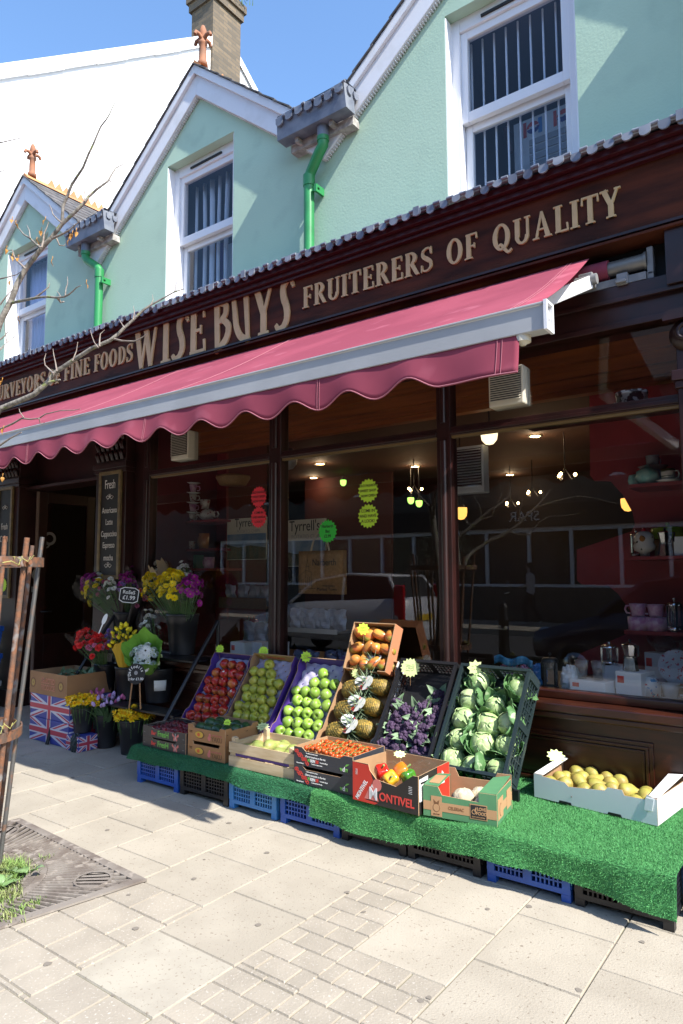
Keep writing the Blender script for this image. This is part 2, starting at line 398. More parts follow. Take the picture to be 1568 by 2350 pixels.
# lead lined valley gutters, hoppers and downpipes
def valley(vx, w_, jog):
    m = MB(); x0, x1 = vx-w_/2, vx+w_/2; yf = 3.85; z0, z1 = 4.84, 5.03; yb = YW-.09
    m.add([(x0, yf, z0), (x1, yf, z0), (x1, yb, z0), (x0, yb, z0), (x0+.01, yf-.02, z1-.02), (x1-.01, yf-.02, z1), (x1-.01, yb, z1+.03), (x0+.01, yb, z1+.01)],
          [(0, 1, 5, 4), (1, 2, 6, 5), (2, 3, 7, 6), (3, 0, 4, 7), (0, 3, 2, 1), (4, 5, 6, 7)], False)
    n = 7                                                       # dressed lead edge hanging in tongues
    for i in range(n):
        xc = x0+w_*(i+.5)/n; r = w_/n*.36; zt = z1-.012+.014*math.sin(i*1.1)-.02*(1-i/n)
        poly = [(xc-r, zt), (xc+r, zt)]+[(xc+r*math.cos(a), zt-.04+r*.75*math.sin(a)) for a in [0, -.5, -1, -1.57, -2.1, -2.6, -PI]]
        m.prism(poly, yf-.036, yf-.0225)
        m.tube([(xc+r, yf-.032, zt), (xc+w_/n-r, yf-.032, zt)], .010, 6)
    def lip(u, v):
        a = PI*(1.15*v-.15); return V((x0+w_*u, yf+.01-.034*math.cos(a), z1-.005-.02*(1-u)+.022*math.sin(a)+.012*math.sin(u*7)))
    m.sheet(lip, 16, 6)
    m.add([(x0, yf-.01, z1+.006), (x1, yf-.01, z1+.012), (x1-.1, 5.5, z1+.20), (x0+.1, 5.5, z1+.20)], [(0, 1, 2, 3)], False)
    for i in range(2):
        yc = yf+.04+.075*i; r = .026
        m.T = M.Translation((x1-.005, yc, 0)) @ M.Rotation(PI/2, 4, 'Z')
        m.prism([(-r, z1-.02), (r, z1-.02)]+[(r*math.cos(a), z1-.05+r*math.sin(a)) for a in [0, -.7, -1.57, -2.4, -PI]], -.014, -.001)
        m.T = M.Identity(4)
    B(m, 'valley_gutter', K['lead'])
    m = MB(); m.box((x0+.05, YW-.088, z0-.065), (x1-.02, YW-.004, z0-.002)); m.box((x0+.14, yb-.06, z0-.04), (x0+.17, YW-.088, z0-.002)); m.box((x1-.2, yb-.06, z0-.04), (x1-.17, YW-.088, z0-.002))
    B(m, 'gutter_bearer', mat('weathered_bearer', (.45, .43, .40), .9, col2=(.28, .26, .24), nscale=18))
    px = vx+jog[0]; qx = vx+jog[1]; yp = YW-.075; r = .042; yo = 3.93
    m = MB(); m.tube([(px, yo, z0+.02), (px, yo, z0-.10)], .046, 14); B(m, 'lead_outlet', K['lead'])
    m = MB()
    pts = [(px, yo, z0-.085), (px, yo, z0-.15), (px+(qx-px)*.2, yo, z0-.19), (px+(qx-px)*.8, yp-.005, z0-.27), (qx, yp, z0-.32), (qx, yp, z0-.38), (qx, yp, 3.70)]
    m.tube(pts, r, 14); m.tube([pts[0], (px, yo, z0-.12)], r*1.13, 14); m.tube([(qx, yp, z0-.31), (qx, yp, z0-.40)], r*1.13, 14); m.tube([(qx, yp, 3.88), (qx, yp, 3.80)], r*1.1, 14)
    m.box((qx, yp-.012, z0-.46), (qx+.095, yp+.012, z0-.442)); m.box((qx+.075, yp-.03, z0-.48), (qx+.095, YW-.002, z0-.42))
    B(m, 'downpipe', K['pipe'])
valley(-3.125, .68, (.06, -.115)); valley(-6.105, .68, (-.10, .085)); valley(-9.1, .68, (-.1, .1)); valley(-.12, .68, (-.1, -.2))

# windows
K['blind'] = mat('pale_blind_fabric', (.82, .83, .85), .8); K['net'] = mat('lilac_net_curtain', (.72, .72, .86), .9, col2=(.62, .62, .76), nscale=20, stretch=(5, 5, .2))
def window(cx, kind):
    x0, x1 = cx-WH, cx+WH; z0, z1 = 3.60, WT; y = YW+.085
    m = MB(); f = .07
    m.box((x0+.001, y, z0), (x0+f, y+.12, z1-.001)); m.box((x1-f, y, z0), (x1-.001, y+.12, z1-.001))
    m.box((x0+f, y+.002, z1-.10), (x1-f, y+.12, z1-.001))
    m.box((x0-.004, YW+.002, z0), (x0+.010, y+.02, z1-.012)); m.box((x1-.010, YW+.002, z0), (x1+.004, y+.02, z1-.012))   # painted reveal linings
    w_ = B(m, 'window', K['upvc'], bevel=.004); off = V(bld.location)
    def P(mb, name, mt, **k): 
        o = mb.build(name, mt, w_, **k); return o
    T = M.Translation(-off)
    zr = 4.54
    m = MB(); m.T = T; a, b = x0+f, x1-f; ys = y+.02        # upper sash, the outer one
    m.box((a, ys, zr), (a+.05, ys+.045, z1-.1)); m.box((b-.05, ys, zr), (b, ys+.045, z1-.1)); m.box((a+.05, ys+.002, zr), (b-.05, ys+.045, zr+.075)); m.box((a+.05, ys+.002, z1-.16), (b-.05, ys+.045, z1-.1))
    P(m, 'sash', K['upvc'], bevel=.004)
    m = MB(); m.T = T; yl = y+.07
    m.box((a+.003, yl, z0), (a+.055, yl+.04, zr+.02)); m.box((b-.055, yl, z0), (b-.003, yl+.04, zr+.02)); m.box((a+.055, yl+.002, zr-.05), (b-.055, yl+.04, zr+.02)); m.box((a+.055, yl+.002, z0), (b-.055, yl+.04, z0+.06))
    P(m, 'sash', K['upvc'], bevel=.004)
    m = MB(); m.T = T; m.box((a+.02, ys+.018, zr+.03), (b-.02, ys+.024, z1-.12)); P(m, 'pane', K['upglass'])
    m = MB(); m.T = T; m.box((a+.02, yl+.016, z0+.02), (b-.02, yl+.022, zr)); P(m, 'pane', K['upglass'])
    m = MB(); m.T = T; m.box((x0+.24, y-.012, z1-.072), (x1-.24, y+.0015, z1-.055)); P(m, 'vent_slot', K['black'])
    m = MB(); m.T = T; yb = y+.125
    if kind == 'rods':
        for i in range(9):
            xx = a+.03+(b-a-.06)*i/8; m.box((xx-.0055, yb, z0), (xx+.0055, yb+.012, z1-.12))
        P(m, 'vertical_blind', K['blind'])
    elif kind == 'slats':
        for i in range(7):
            xx = a+.05+(b-a-.08)*i/6.3
            def fn(u, v, xx=xx, i=i):
                sw = .014+.013*((i*37) % 5)/5; an = R(55+8*math.sin(i*2.1)); bow = .05*math.sin(PI*(1-v))*math.sin(i*1.3)
                return V((xx+sw*(u-.5)*2*math.cos(an)+bow*.4, yb+.06+sw*(u-.5)*2*math.sin(an), z0+(z1-.12-z0)*v))
            m.sheet(fn, 2, 8)
        P(m, 'vertical_blind', K['blind'], solid=.001)
    else:
        m.sheet(lambda u, v: V((a+(b-a)*u*1.0, yb+.05+.012*math.sin(u*60), z0+(z1-.1-z0)*v)), 90, 1)
        P(m, 'net_curtain', K['net'], solid=.001)
window(BX[0], 'net'); window(BX[1], 'slats'); window(BX[2], 'rods'); window(BX[3], 'net')
# lead capping over the cornice
def scallops(x0, x1, y, zt, pitch, drop):
    m = MB()
    m.add([(x0, y, zt), (x1, y, zt), (x1, YW-.003, zt+.10), (x0, YW-.003, zt+.10), (x0, y, zt-.016), (x1, y, zt-.016), (x1, YW-.003, zt+.085), (x0, YW-.003, zt+.085)],
          [(0, 1, 2, 3), (7, 6, 5, 4), (0, 4, 5, 1), (1, 5, 6, 2), (3, 2, 6, 7), (0, 3, 7, 4)], False)
    n = int((x1-x0)/pitch)
    for i in range(n):
        xc = x0+pitch*(i+.5)+random.uniform(-.004, .004); r = pitch*.31*random.uniform(.9, 1.08); t = random.uniform(-.012, .01)
        d = drop*random.uniform(.85, 1.15)
        vs = []; k = 7
        poly = [(-r, 0), (r, 0)]+[(r*math.cos(a), -d+r*.9+(-r*.9)*abs(math.sin(a))) for a in [PI*j/8 for j in range(9)]]
        m.T = M.Translation((xc, y-.006, zt-.004)) @ M.Rotation(R(random.uniform(-14, 6)), 4, 'X')
        m.prism(poly, -.010+t, .0015+t); m.T = M.Identity(4)
        xa, xb = xc+r, xc+pitch-r
        m.tube([(xa-.004, y-.014, zt-.004), (xb+.004, y-.014, zt-.004+random.uniform(-.004, .004))], .011, 7)
        if i % 17 == 5: m.prism([(xc-r, zt-.045), (xc+r*.6, zt-.045), (xc+r*.6, zt+.012), (xc-r, zt+.012)], y-.03, y-.018)
    return m
B(scallops(-12, 4, 3.72, 3.758, .092, .052), 'lead_capping', K['lead'])

# ================================================================ neighbouring white house with chimney
nb = thing('white_house', 'tall white rendered gable end house with a brick chimney behind the green shop', 'building', (-13, 6, 0))
m = MB()
m.add([(-9.25, 3.9, 0), (-9.25, 3.9, 8.10), (-9.25, 8.75, 11.93), (-9.25, 12.6, 8.9), (-9.25, 12.6, 0), (-17, 3.9, 0), (-17, 3.9, 8.10), (-17, 8.75, 11.93), (-17, 12.6, 8.9), (-17, 12.6, 0)],
      [(0, 4, 3, 2, 1), (5, 6, 7, 8, 9), (0, 1, 6, 5), (4, 9, 8, 3)], False)
m.build('wall', K['whitewall'], nb, world=True)
m = MB(); m.add([(-9.4, 3.6, 7.87), (-9.4, 8.75, 11.94), (-17, 8.75, 11.94), (-17, 3.6, 7.87)], [(0, 1, 2, 3)], False); m.add([(-9.4, 8.75, 11.94), (-9.4, 12.9, 8.68), (-17, 12.9, 8.68), (-17, 8.75, 11.94)], [(0, 1, 2, 3)], False)
m.build('roof', K['slate'], nb, world=True, solid=.05)
m = MB(); sl = (11.93-8.10)/(8.75-3.9)
for i in range(9):
    a = 3.7+i*.56; b = a+.555; z = lambda y: 8.10+sl*(y-3.9)
    m.add([(-9.20, a, z(a)-.16+.012*(i % 2)), (-9.20, b, z(b)-.16+.012*(i % 2)), (-9.20, b, z(b)+.08), (-9.20, a, z(a)+.08), (-9.42, a, z(a)-.16), (-9.42, b, z(b)-.16), (-9.42, b, z(b)+.09), (-9.42, a, z(a)+.09)],
          [(0, 1, 2, 3), (3, 2, 6, 7), (0, 3, 7, 4), (1, 5, 6, 2), (0, 4, 5, 1)], False)
z2 = lambda y: 11.93-(y-8.75)*.787
m.add([(-9.20, 8.75, z2(8.75)-.1), (-9.20, 12.6, z2(12.6)-.1), (-9.20, 12.6, z2(12.6)+.08), (-9.20, 8.75, z2(8.75)+.08), (-9.42, 8.75, z2(8.75)+.08), (-9.42, 12.6, z2(12.6)+.08)], [(0, 1, 2, 3), (3, 2, 5, 4)], False)
m.build('verge_coping', K['whitewall'], nb, world=True)
def brick_mat():
    m = mat('sooty_brick', (.2, .15, .1), .95); n = m.node_tree; L = n.links; b = n.nodes['Principled BSDF']
    br = n.nodes.new('ShaderNodeTexBrick'); br.inputs['Scale'].default_value = 1; br.inputs['Brick Width'].default_value = .23; br.inputs['Row Height'].default_value = .078; br.inputs['Mortar Size'].default_value = .006
    br.inputs['Color1'].default_value = (.19, .145, .095, 1); br.inputs['Color2'].default_value = (.115, .095, .07, 1); br.inputs['Mortar'].default_value = (.11, .10, .085, 1)
    tc = n.nodes.new('ShaderNodeTexCoord'); sp = n.nodes.new('ShaderNodeSeparateXYZ'); cb = n.nodes.new('ShaderNodeCombineXYZ'); ad = n.nodes.new('ShaderNodeMath')
    L.new(tc.outputs['Object'], sp.inputs[0]); L.new(sp.outputs[0], ad.inputs[0]); L.new(sp.outputs[1], ad.inputs[1]); L.new(ad.outputs[0], cb.inputs[0]); L.new(sp.outputs[2], cb.inputs[1]); L.new(cb.outputs[0], br.inputs['Vector'])
    L.new(br.outputs[0], b.inputs['Base Color']); bp = n.nodes.new('ShaderNodeBump'); bp.inputs['Strength'].default_value = .6; bp.inputs['Distance'].default_value = .01; bp.invert = True
    L.new(br.outputs[1], bp.inputs['Height']); L.new(bp.outputs[0], b.inputs['Normal']); return m
K['brick'] = brick_mat()
m = MB(); cy0, cy1 = at(488, 80, 'X', -9.2).y, at(551, 135, 'X', -9.2).y
m.box((-9.80, cy0, 10.2), (-9.19, cy1, 12.45)); m.box((-9.85, cy0-.04, 12.45), (-9.14, cy1+.04, 12.62)); m.box((-9.89, cy0-.08, 12.62), (-9.10, cy1+.08, 12.78))
m.build('chimney', K['brick'], nb, world=True)
m = MB(); m.lathe([(.14, 0), (.12, .5), (.15, .52), (.15, .6), (.1, .6)], 16, (-9.5, (cy0+cy1)/2, 12.78)); m.build('chimney_pot', K['terra'], nb, world=True)
m = MB(); random.seed(3)
for i in range(60):
    p = V((-9.05+random.uniform(-.1, .08), cy0+.45+random.gauss(0, .2), 12.80+random.uniform(-.06, .05))); d = V((random.uniform(-.3, 1), random.uniform(-1, 1), random.uniform(.0, 1.2))).normalized()*random.uniform(.08, .22); e = V((0, .012, .008))
    m.add([p-e, p+e, p+d], [(0, 1, 2)], False)
m.build('weed_tuft', mat('weed_green', (.10, .18, .03), .8), nb, world=True)

m = MB(); random.seed(52)
for i in range(46):
    x, y = random.uniform(-4.6, .6), random.uniform(1.2, 2.9); r = random.uniform(.006, .015); n = 9
    m.add([(x+r*random.uniform(.7, 1.2)*math.cos(2*PI*k/n), y+r*random.uniform(.7, 1.2)*math.sin(2*PI*k/n), .0018) for k in range(n)], [tuple(range(n))], False)
tag(m.build('gum_spots', mat('trodden_gum', (.20, .175, .145), .9), solid=.0006), 'trodden gum and grit spots scattered over the paving', 'grit', kind='stuff')
# ================================================================ shopfront joinery (parts of the building)
GY = 3.97
m = MB()
m.box((-12, 3.76, 3.70), (4, YW-.002, 3.742)); m.box((-12, 3.795, 3.665), (4, YW-.002, 3.70)); m.box((-12, 3.825, 3.64), (4, YW-.002, 3.665))
B(m, 'cornice', K['maroon'], bevel=.004)
m = MB(); m.box((-12, 3.93, 2.955), (4, YW+.15, 3.0)); m.box((-12, 3.90, 2.93), (4, 3.93, 3.005)); m.box((-12, 3.88, 2.905), (4, 3.90, 2.93)); m.box((-12, 3.92, 2.79), (4, YW+.15, 2.955)); m.box((-12, 3.905, 2.765), (4, 3.92, 2.80))
B(m, 'head_beam', K['wood2'], bevel=.003)
m = MB(); m.box((-12, YW-.03, 3.0), (4, YW+.02, 3.25)); B(m, 'blind_box_lining', K['dark'])
def pilaster(x0, x1, z0=0, ztop=2.765):
    m = MB(); y = 3.86
    m.box((x0, y, .18), (x1, 4.08, 2.36)); m.box((x0-.02, y-.03, z0), (x1+.02, 4.08, .18))
    m.box((x0-.025, y-.025, 2.40), (x1+.025, 4.08, 2.455)); m.box((x0-.012, y-.012, 2.36), (x1+.012, 4.08, 2.40)); m.box((x0, y, 2.455), (x1, 4.08, ztop))
    o = B(m, 'pilaster', K['wood2'], bevel=.004)
    return o
def capital(x0, x1, p, z0, z1, scroll=False):
    """carved capital at the pilaster head"""
    m = MB(); off = V(bld.location); m.T = M.Translation(-off); random.seed(5)
    if scroll:
        for xs, s in ((x0+.075, 1), (x1-.075, -1)):
            pts = [V((xs+s*(.075-.0115*t)*math.cos(t*1.0)*1.0, 3.835, z1-.08+(.075-.0115*t)*math.sin(t))) for t in [i*.4 for i in range(16)]]
            m.tube(pts, .012, 6)
            m.T = m.T @ M.Translation((xs, 3.85, z1-.08)) @ M.Rotation(PI/2, 4, 'X'); m.lathe([(.001, .02), (.03, .02), (.085, .0), (.085, -.03)], 18); m.T = M.Translation(-off)
        m.box((x0-.03, 3.81, z1), (x1+.03, 3.858, z1+.03)); m.box((x0-.015, 3.83, z1+.03), (x1+.015, 3.858, z1+.06))
        for i in range(7): m.ball(((x0+x1)/2+(i-3)*.022, 3.85, z1-.15-.02*abs(i-3)), .016, 8)
    else:
        n = 6
        for r in range(3):
            for i in range(n):
                xx = x0+(x1-x0)*(i+.5)/n; zz = z0+(z1-z0)*(r+.1)/3
                m.tube([(xx, 3.853, zz), (xx, 3.835, zz+.05), (xx+random.uniform(-.01, .01), 3.82, zz+.075), (xx, 3.815, zz+.06)], [.02, .024, .018, .006], 6)
    m.build('carved_capital', K['wood2'], p)
p = pilaster(-5.79, -5.33); capital(-5.78, -5.34, p, 2.47, 2.75)
p = pilaster(-7.64, -7.21); capital(-7.63, -7.22, p, 2.47, 2.75)
p = pilaster(-.66, -.20, 0, 2.60); capital(-.68, -.18, p, 2.47, 2.72, True)
m = MB(); m.box((-.66, 3.88, 3.002), (-.20, YW-.032, 3.245)); m.box((-.69, 3.86, 2.93), (-.17, 3.8795, 3.29)); B(m, 'fascia_bracket', K['wood2'], bevel=.004)
# mullions and transoms
def mullion(x0, x1, z0=.72, z1=2.765):
    m = MB(); m.box((x0, 3.925, z0), (x1, 4.02, z1)); xm = (x0+x1)/2
    m.tube([(xm, 3.924, z0), (xm, 3.924, 2.26)], (x1-x0)*.22, 10); m.tube([(xm, 3.924, 2.38), (xm, 3.924, z1)], (x1-x0)*.2, 10)
    B(m, 'mullion', K['wood2'], bevel=.004)
for a, b in ((-5.16, -5.07), (-3.60, -3.48), (-2.12, -2.02)): mullion(a, b)
for a, b in ((-5.07, -3.60), (-3.48, -2.12), (-2.02, -.66)):
    m = MB(); m.box((a+.001, 3.93, 2.292), (b-.001, 4.015, 2.348)); m.box((a+.001, 3.918, 2.30), (b-.001, 3.93, 2.322)); B(m, 'transom', K['wood2'], bevel=.003)
    m = MB(); m.box((a+.001, GY, .735), (b-.001, GY+.006, 2.292)); B(m, 'shop_window_pane', K['glass'])
    m = MB(); m.box((a+.001, GY, 2.348), (b-.001, GY+.006, 2.765)); B(m, 'fanlight_pane', K['glass'])
    m = MB(); m.box((a+.002, 3.94, 2.276), (b-.002, 3.969, 2.2918)); B(m, 'gilt_bead', K['goldedge'])
m = MB(); m.box((-5.33, 3.955, 0), (-5.16, 4.05, 2.765)); B(m, 'corner_post', K['wood2'])
m = MB(); m.box((-5.16, 3.80, .635), (-.66, 4.02, .685)); m.box((-5.16, 3.815, .60), (-.66, 4.02, .635)); m.box((-5.16, 3.93, .685), (-.66, 4.02, .735)); B(m, 'window_sill', K['wood3'], bevel=.008)
m = MB(); m.box((-5.16, 3.885, .0), (-.66, 4.02, .60)); m.box((-5.16, 3.855, 0), (-.66, 3.885, .16)); m.box((-5.16, 3.868, .16), (-.66, 3.885, .185))
for a, b in ((-5.0, -3.7), (-3.5, -2.2), (-2.0, -.86)):
    for k, (dy, t) in enumerate(((.012, .022), (.02, .014), (.010, .012))):
        e = k*.022
        m.box((a+e, 3.885-dy, .52-e-t), (b-e, 3.884, .52-e)); m.box((a+e, 3.885-dy, .22+e), (b-e, 3.884, .22+e+t)); m.box((a+e, 3.885-dy, .22+e+t), (a+e+t, 3.884, .52-e-t)); m.box((b-e-t, 3.885-dy, .22+e+t), (b-e, 3.884, .52-e-t))
B(m, 'stallriser', K['wood3'], bevel=.002)
# entrance: dark recess with two leaves swung inwards
m = MB(); m.box((-7.21, YW, 2.36), (-5.79, YW+.12, 2.765)); m.box((-7.21, 3.93, 2.33), (-5.79, YW+.12, 2.36)); B(m, 'door_head', K['wood2'])
def leaf(x0, x1, y0, y1, stick):
    t = .045; L_ = y1-y0
    m = MB(); off = V(bld.location); m.T = M.Translation(-off)
    m.box((x0, y0, .02), (x1, y0+.10, 2.32)); m.box((x0, y1-.1, .02), (x1, y1, 2.32)); m.box((x0, y0+.1, .02), (x1, y1-.1, .75)); m.box((x0, y0+.1, 2.2), (x1, y1-.1, 2.32))
    o = m.build('door', K['wood2'], bld, bevel=.004)
    m = MB(); m.T = M.Translation(-off); xm = (x0+x1)/2; m.box((xm-.003, y0+.1, .75), (xm+.003, y1-.1, 2.2)); m.build('door_glass', K['glass'], o)
    m = MB(); m.T = M.Translation(-off); s = 1 if stick else -1; xf = x1 if stick else x0
    m.tube([(xf, y0+.06, 1.0), (xf+s*.05, y0+.06, 1.0), (xf+s*.05, y0+.16, 1.0)], .01, 8); m.build('door_handle', K['blackmetal'], o)
    return o, off
K['sticker'] = mat('pale_sticker', (.22, .22, .21), .6)
K['edge'] = mat('pale_door_edge', (.20, .14, .11), .6)  # paler strip along the leading edge of each door leaf
dl, off = leaf(-7.19, -7.145, 4.06, 4.75, True)
m = MB(); m.T = M.Translation(-off); m.box((-7.19, 4.048, .02), (-7.145, 4.0595, 2.32)); m.build('door_edge', K['edge'], dl)
def on_door(poly, nm='window_sticker'):
    m = MB(); m.T = M.Translation(-off) @ M.Translation((-7.155, 0, 0)) @ M.Rotation(PI/2, 4, 'Z')
    m.prism(poly, -.002, -.0005); return m.build(nm, K['sticker'], dl)
q = at(115, 1236, 'X', -7.15); ring = []
def annulus(mb, cx, cz, ro, ri, y0, y1, n=28, sq=1):
    vs = []
    for i in range(n):
        a = 2*PI*i/n
        for r, y in ((ro, y0), (ri, y0), (ro, y1), (ri, y1)): vs.append((cx+r*math.cos(a)*sq, y, cz+r*math.sin(a)))
    fs = []
    for i in range(n):
        a, b = i*4, ((i+1) % n)*4
        fs += [(a+1, a, b, b+1), (a+2, a+3, b+3, b+2), (a, a+2, b+2, b), (a+1, b+1, b+3, a+3)]
    return mb.add(vs, fs, False)
m = MB(); m.T = M.Translation(-off) @ M.Translation((-7.155, 0, 0)) @ M.Rotation(PI/2, 4, 'Z')
annulus(m, q.y, q.z, .075, .045, -.002, -.0005); m.prism([(q.y-.06, q.z-.12), (q.y+.0, q.z-.06), (q.y+.03, q.z-.03), (q.y-.01, q.z-.10)], -.0035, -.002)
m.build('window_sticker', K['sticker'], dl)
for (yy, zz, w_, h_, rd) in ((1318, 0, .07, .07, 1), (1352, 0, .075, .03, 0), (1395, 0, .06, .06, 1)):
    q = at(88, yy, 'X', -7.15)
    on_door([(q.y+w_*math.cos(2*PI*i/20)*(1 if rd else 1), q.z+h_*math.sin(2*PI*i/20)) for i in range(20)] if rd else [(q.y-w_, q.z-h_), (q.y+w_, q.z-h_), (q.y+w_, q.z+h_), (q.y-w_, q.z+h_)])
dr, off = leaf(-5.86, -5.815, 4.06, 4.75, False)
m = MB(); m.T = M.Translation(-off); m.box((-5.86, 4.048, .02), (-5.815, 4.0595, 2.32)); m.build('door_edge', K['edge'], dr)

# ================================================================ fascia sign
sign = thing('fascia_sign', 'long dark wooden fascia board with raised gilded lettering above the awning', 'sign', (-4.5, 3.9, 3.25))
m = MB(); m.box((-12, 3.86, 3.25), (4, YW-.03, 3.684)); m.box((-12, 3.835, 3.235), (4, YW-.03, 3.2495)); m.build('board', K['wood'], sign, world=True)
m = MB(); m.box((-12, 3.832, 3.26), (4, 3.859, 3.275)); m.build('bead', K['wood2'], sign, world=True)
TK, TN = .19, .085
class Glyph:
    def __init__(s, w): s.w = w; s.p = []
    def bar(s, x0, y0, x1, y1, w0, w1=None):
        w1 = w0 if w1 is None else w1
        dx, dy = x1-x0, y1-y0; l = math.hypot(dx, dy); nx, ny = -dy/l, dx/l
        s.p.append([(x0+nx*w0/2, y0+ny*w0/2), (x0-nx*w0/2, y0-ny*w0/2), (x1-nx*w1/2, y1-ny*w1/2), (x1+nx*w1/2, y1+ny*w1/2)]); return s
    def ser(s, x, y, w=.36, h=.055):
        y0 = y if y < .5 else y-h
        s.p.append([(x-w/2, y0), (x+w/2, y0), (x+w/2*.95, y0+h), (x-w/2*.95, y0+h)]); return s
    def arc(s, cx, cy, rx, ry, a0, a1, thick=TK, thin=TN, n=14, tw=0):
        o, i = [], []
        for k in range(n+1):
            a = a0+(a1-a0)*k/n; t = thin+(thick-thin)*abs(math.cos(a+tw))
            o.append((cx+rx*math.cos(a), cy+ry*math.sin(a))); i.append((cx+(rx-t)*math.cos(a), cy+(ry-t)*math.sin(a)))
        for k in range(n): s.p.append([o[k], o[k+1], i[k+1], i[k]])
        return s
    def path(s, pts, ws):
        k = len(pts); L_, R_ = [], []
        for j in range(k):
            a, b = pts[max(j-1, 0)], pts[min(j+1, k-1)]; dx, dy = b[0]-a[0], b[1]-a[1]; l = math.hypot(dx, dy); nx, ny = -dy/l, dx/l; w_ = ws[j]/2
            L_.append((pts[j][0]+nx*w_, pts[j][1]+ny*w_)); R_.append((pts[j][0]-nx*w_, pts[j][1]-ny*w_))
        for j in range(k-1): s.p.append([L_[j], R_[j], R_[j+1], L_[j+1]])
        return s
def smooth(pts, n=6):
    out = []
    for i in range(len(pts)-1):
        p0, p1, p2, p3 = pts[max(i-1, 0)], pts[i], pts[i+1], pts[min(i+2, len(pts)-1)]
        for k in range(n):
            t = k/n; out.append(tuple(.5*((2*p1[d])+(p2[d]-p0[d])*t+(2*p0[d]-5*p1[d]+4*p2[d]-p3[d])*t*t+(3*p1[d]-p0[d]-3*p2[d]+p3[d])*t**3) for d in range(2)))
    return out+[pts[-1]]
def glyph(c):
    g = Glyph(.6)
    if c == 'I': g.w = .36; g.bar(.18, 0, .18, 1, TK).ser(.18, 0).ser(.18, 1)
    elif c == 'F': g.w = .60; g.bar(.18, 0, .18, 1, TK).ser(.18, 0, .38).bar(.06, .965, .56, .965, .07).bar(.27, .5, .46, .5, .07).bar(.54, 1, .56, .76, .05, .07).bar(.45, .60, .45, .40, .055)
    elif c == 'E': g.w = .62; g.bar(.18, 0, .18, 1, TK).bar(.06, .965, .56, .965, .07).bar(.27, .52, .46, .52, .07).bar(.06, .035, .60, .035, .07).bar(.54, 1, .56, .78, .05, .07).bar(.57, .28, .59, 0, .07, .05).bar(.45, .62, .45, .42, .055)
    elif c == 'L': g.w = .58; g.bar(.18, 0, .18, 1, TK).ser(.18, 1).bar(.06, .035, .56, .035, .07).bar(.53, .30, .56, 0, .07, .05)
    elif c == 'T': g.w = .66; g.bar(.33, 0, .33, 1, TK).ser(.33, 0).bar(.02, .965, .64, .965, .07).bar(.04, 1, .03, .72, .05, .07).bar(.62, 1, .63, .72, .05, .07)
    elif c == 'P': g.w = .64; g.bar(.18, 0, .18, 1, TK).ser(.18, 0, .38).bar(.06, .965, .34, .965, .07).bar(.27, .46, .36, .46, .07).arc(.33, .715, .29, .285, -PI/2, PI/2)
    elif c == 'R': g.w = .72; g.bar(.18, 0, .18, 1, TK).ser(.18, 0, .34).bar(.06, .965, .34, .965, .07).bar(.27, .49, .36, .49, .07).arc(.33, .74, .28, .26, -PI/2, PI/2).bar(.36, .50, .62, .04, .17, .15).bar(.56, .03, .72, .03, .06)
    elif c == 'B': g.w = .68; g.bar(.18, 0, .18, 1, TK).bar(.06, .965, .34, .965, .07).bar(.06, .035, .36, .035, .07).bar(.27, .54, .36, .54, .06).arc(.33, .765, .27, .235, -PI/2, PI/2).arc(.34, .285, .32, .285, -PI/2, PI/2)
    elif c == 'U': g.w = .74; g.bar(.17, .3, .17, 1, TK).ser(.17, 1, .34).bar(.60, .3, .60, 1, TN*1.2).ser(.60, 1, .26).arc(.365, .32, .29, .33, PI, 2*PI, TK*.8, TN)
    elif c == 'V': g.w = .72; g.bar(.13, 1, .38, .02, TK, .13).bar(.62, 1, .38, .02, TN, .10).ser(.14, 1, .32).ser(.61, 1, .24)
    elif c == 'Y': g.w = .72; g.bar(.36, 0, .36, .46, TK).ser(.36, 0).bar(.12, 1, .36, .42, TK, .16).bar(.61, 1, .37, .42, TN, .1).ser(.13, 1, .32).ser(.61, 1, .24)
    elif c == 'W': g.w = 1.04; g.bar(.13, 1, .33, .02, TK, .13).bar(.52, .85, .33, .02, TN, .09).bar(.50, 1, .71, .02, TK, .13).bar(.92, 1, .71, .02, TN, .09).ser(.14, 1, .30).ser(.5, 1, .3).ser(.92, 1, .24)
    elif c == 'N': g.w = .78; g.bar(.14, 0, .14, 1, TN).bar(.64, 0, .64, 1, TN).bar(.12, .98, .64, .03, .19).ser(.14, 0, .26).ser(.12, 1, .26).ser(.64, 1, .26)
    elif c == 'O': g.w = .80; g.arc(.39, .5, .37, .52, 0, 2*PI, TK, TN, 30)
    elif c == 'Q': g.w = .84; g.arc(.39, .5, .37, .52, 0, 2*PI, TK, TN, 30).path(smooth([(.24, .16), (.38, .20), (.52, .02), (.68, -.14), (.84, -.05)]), [.06+.07*math.sin(PI*i/24) for i in range(25)])
    elif c == 'D': g.w = .76; g.bar(.18, 0, .18, 1, TK).bar(.06, .965, .36, .965, .07).bar(.06, .035, .36, .035, .07).arc(.33, .5, .40, .5, -PI/2, PI/2)
    elif c == 'A': g.w = .78; g.bar(.14, .02, .38, 1, TN).bar(.37, 1, .62, .02, .10, TK).bar(.22, .34, .55, .34, .06).ser(.13, 0, .26).ser(.62, 0, .32)
    elif c == 'S':
        g.w = .58; pts = smooth([(.49, .74), (.44, .93), (.28, .965), (.11, .85), (.13, .66), (.30, .52), (.46, .38), (.47, .16), (.29, .035), (.10, .09), (.06, .27)]); k = len(pts)
        g.path(pts, [.075+.11*math.exp(-((i/(k-1)-.5)/.17)**2) for i in range(k)]).bar(.50, 1, .50, .70, .05, .07).bar(.06, .30, .05, 0, .07, .05)
    elif c == 'Z':                                             # the tall hooked S of the shop's name
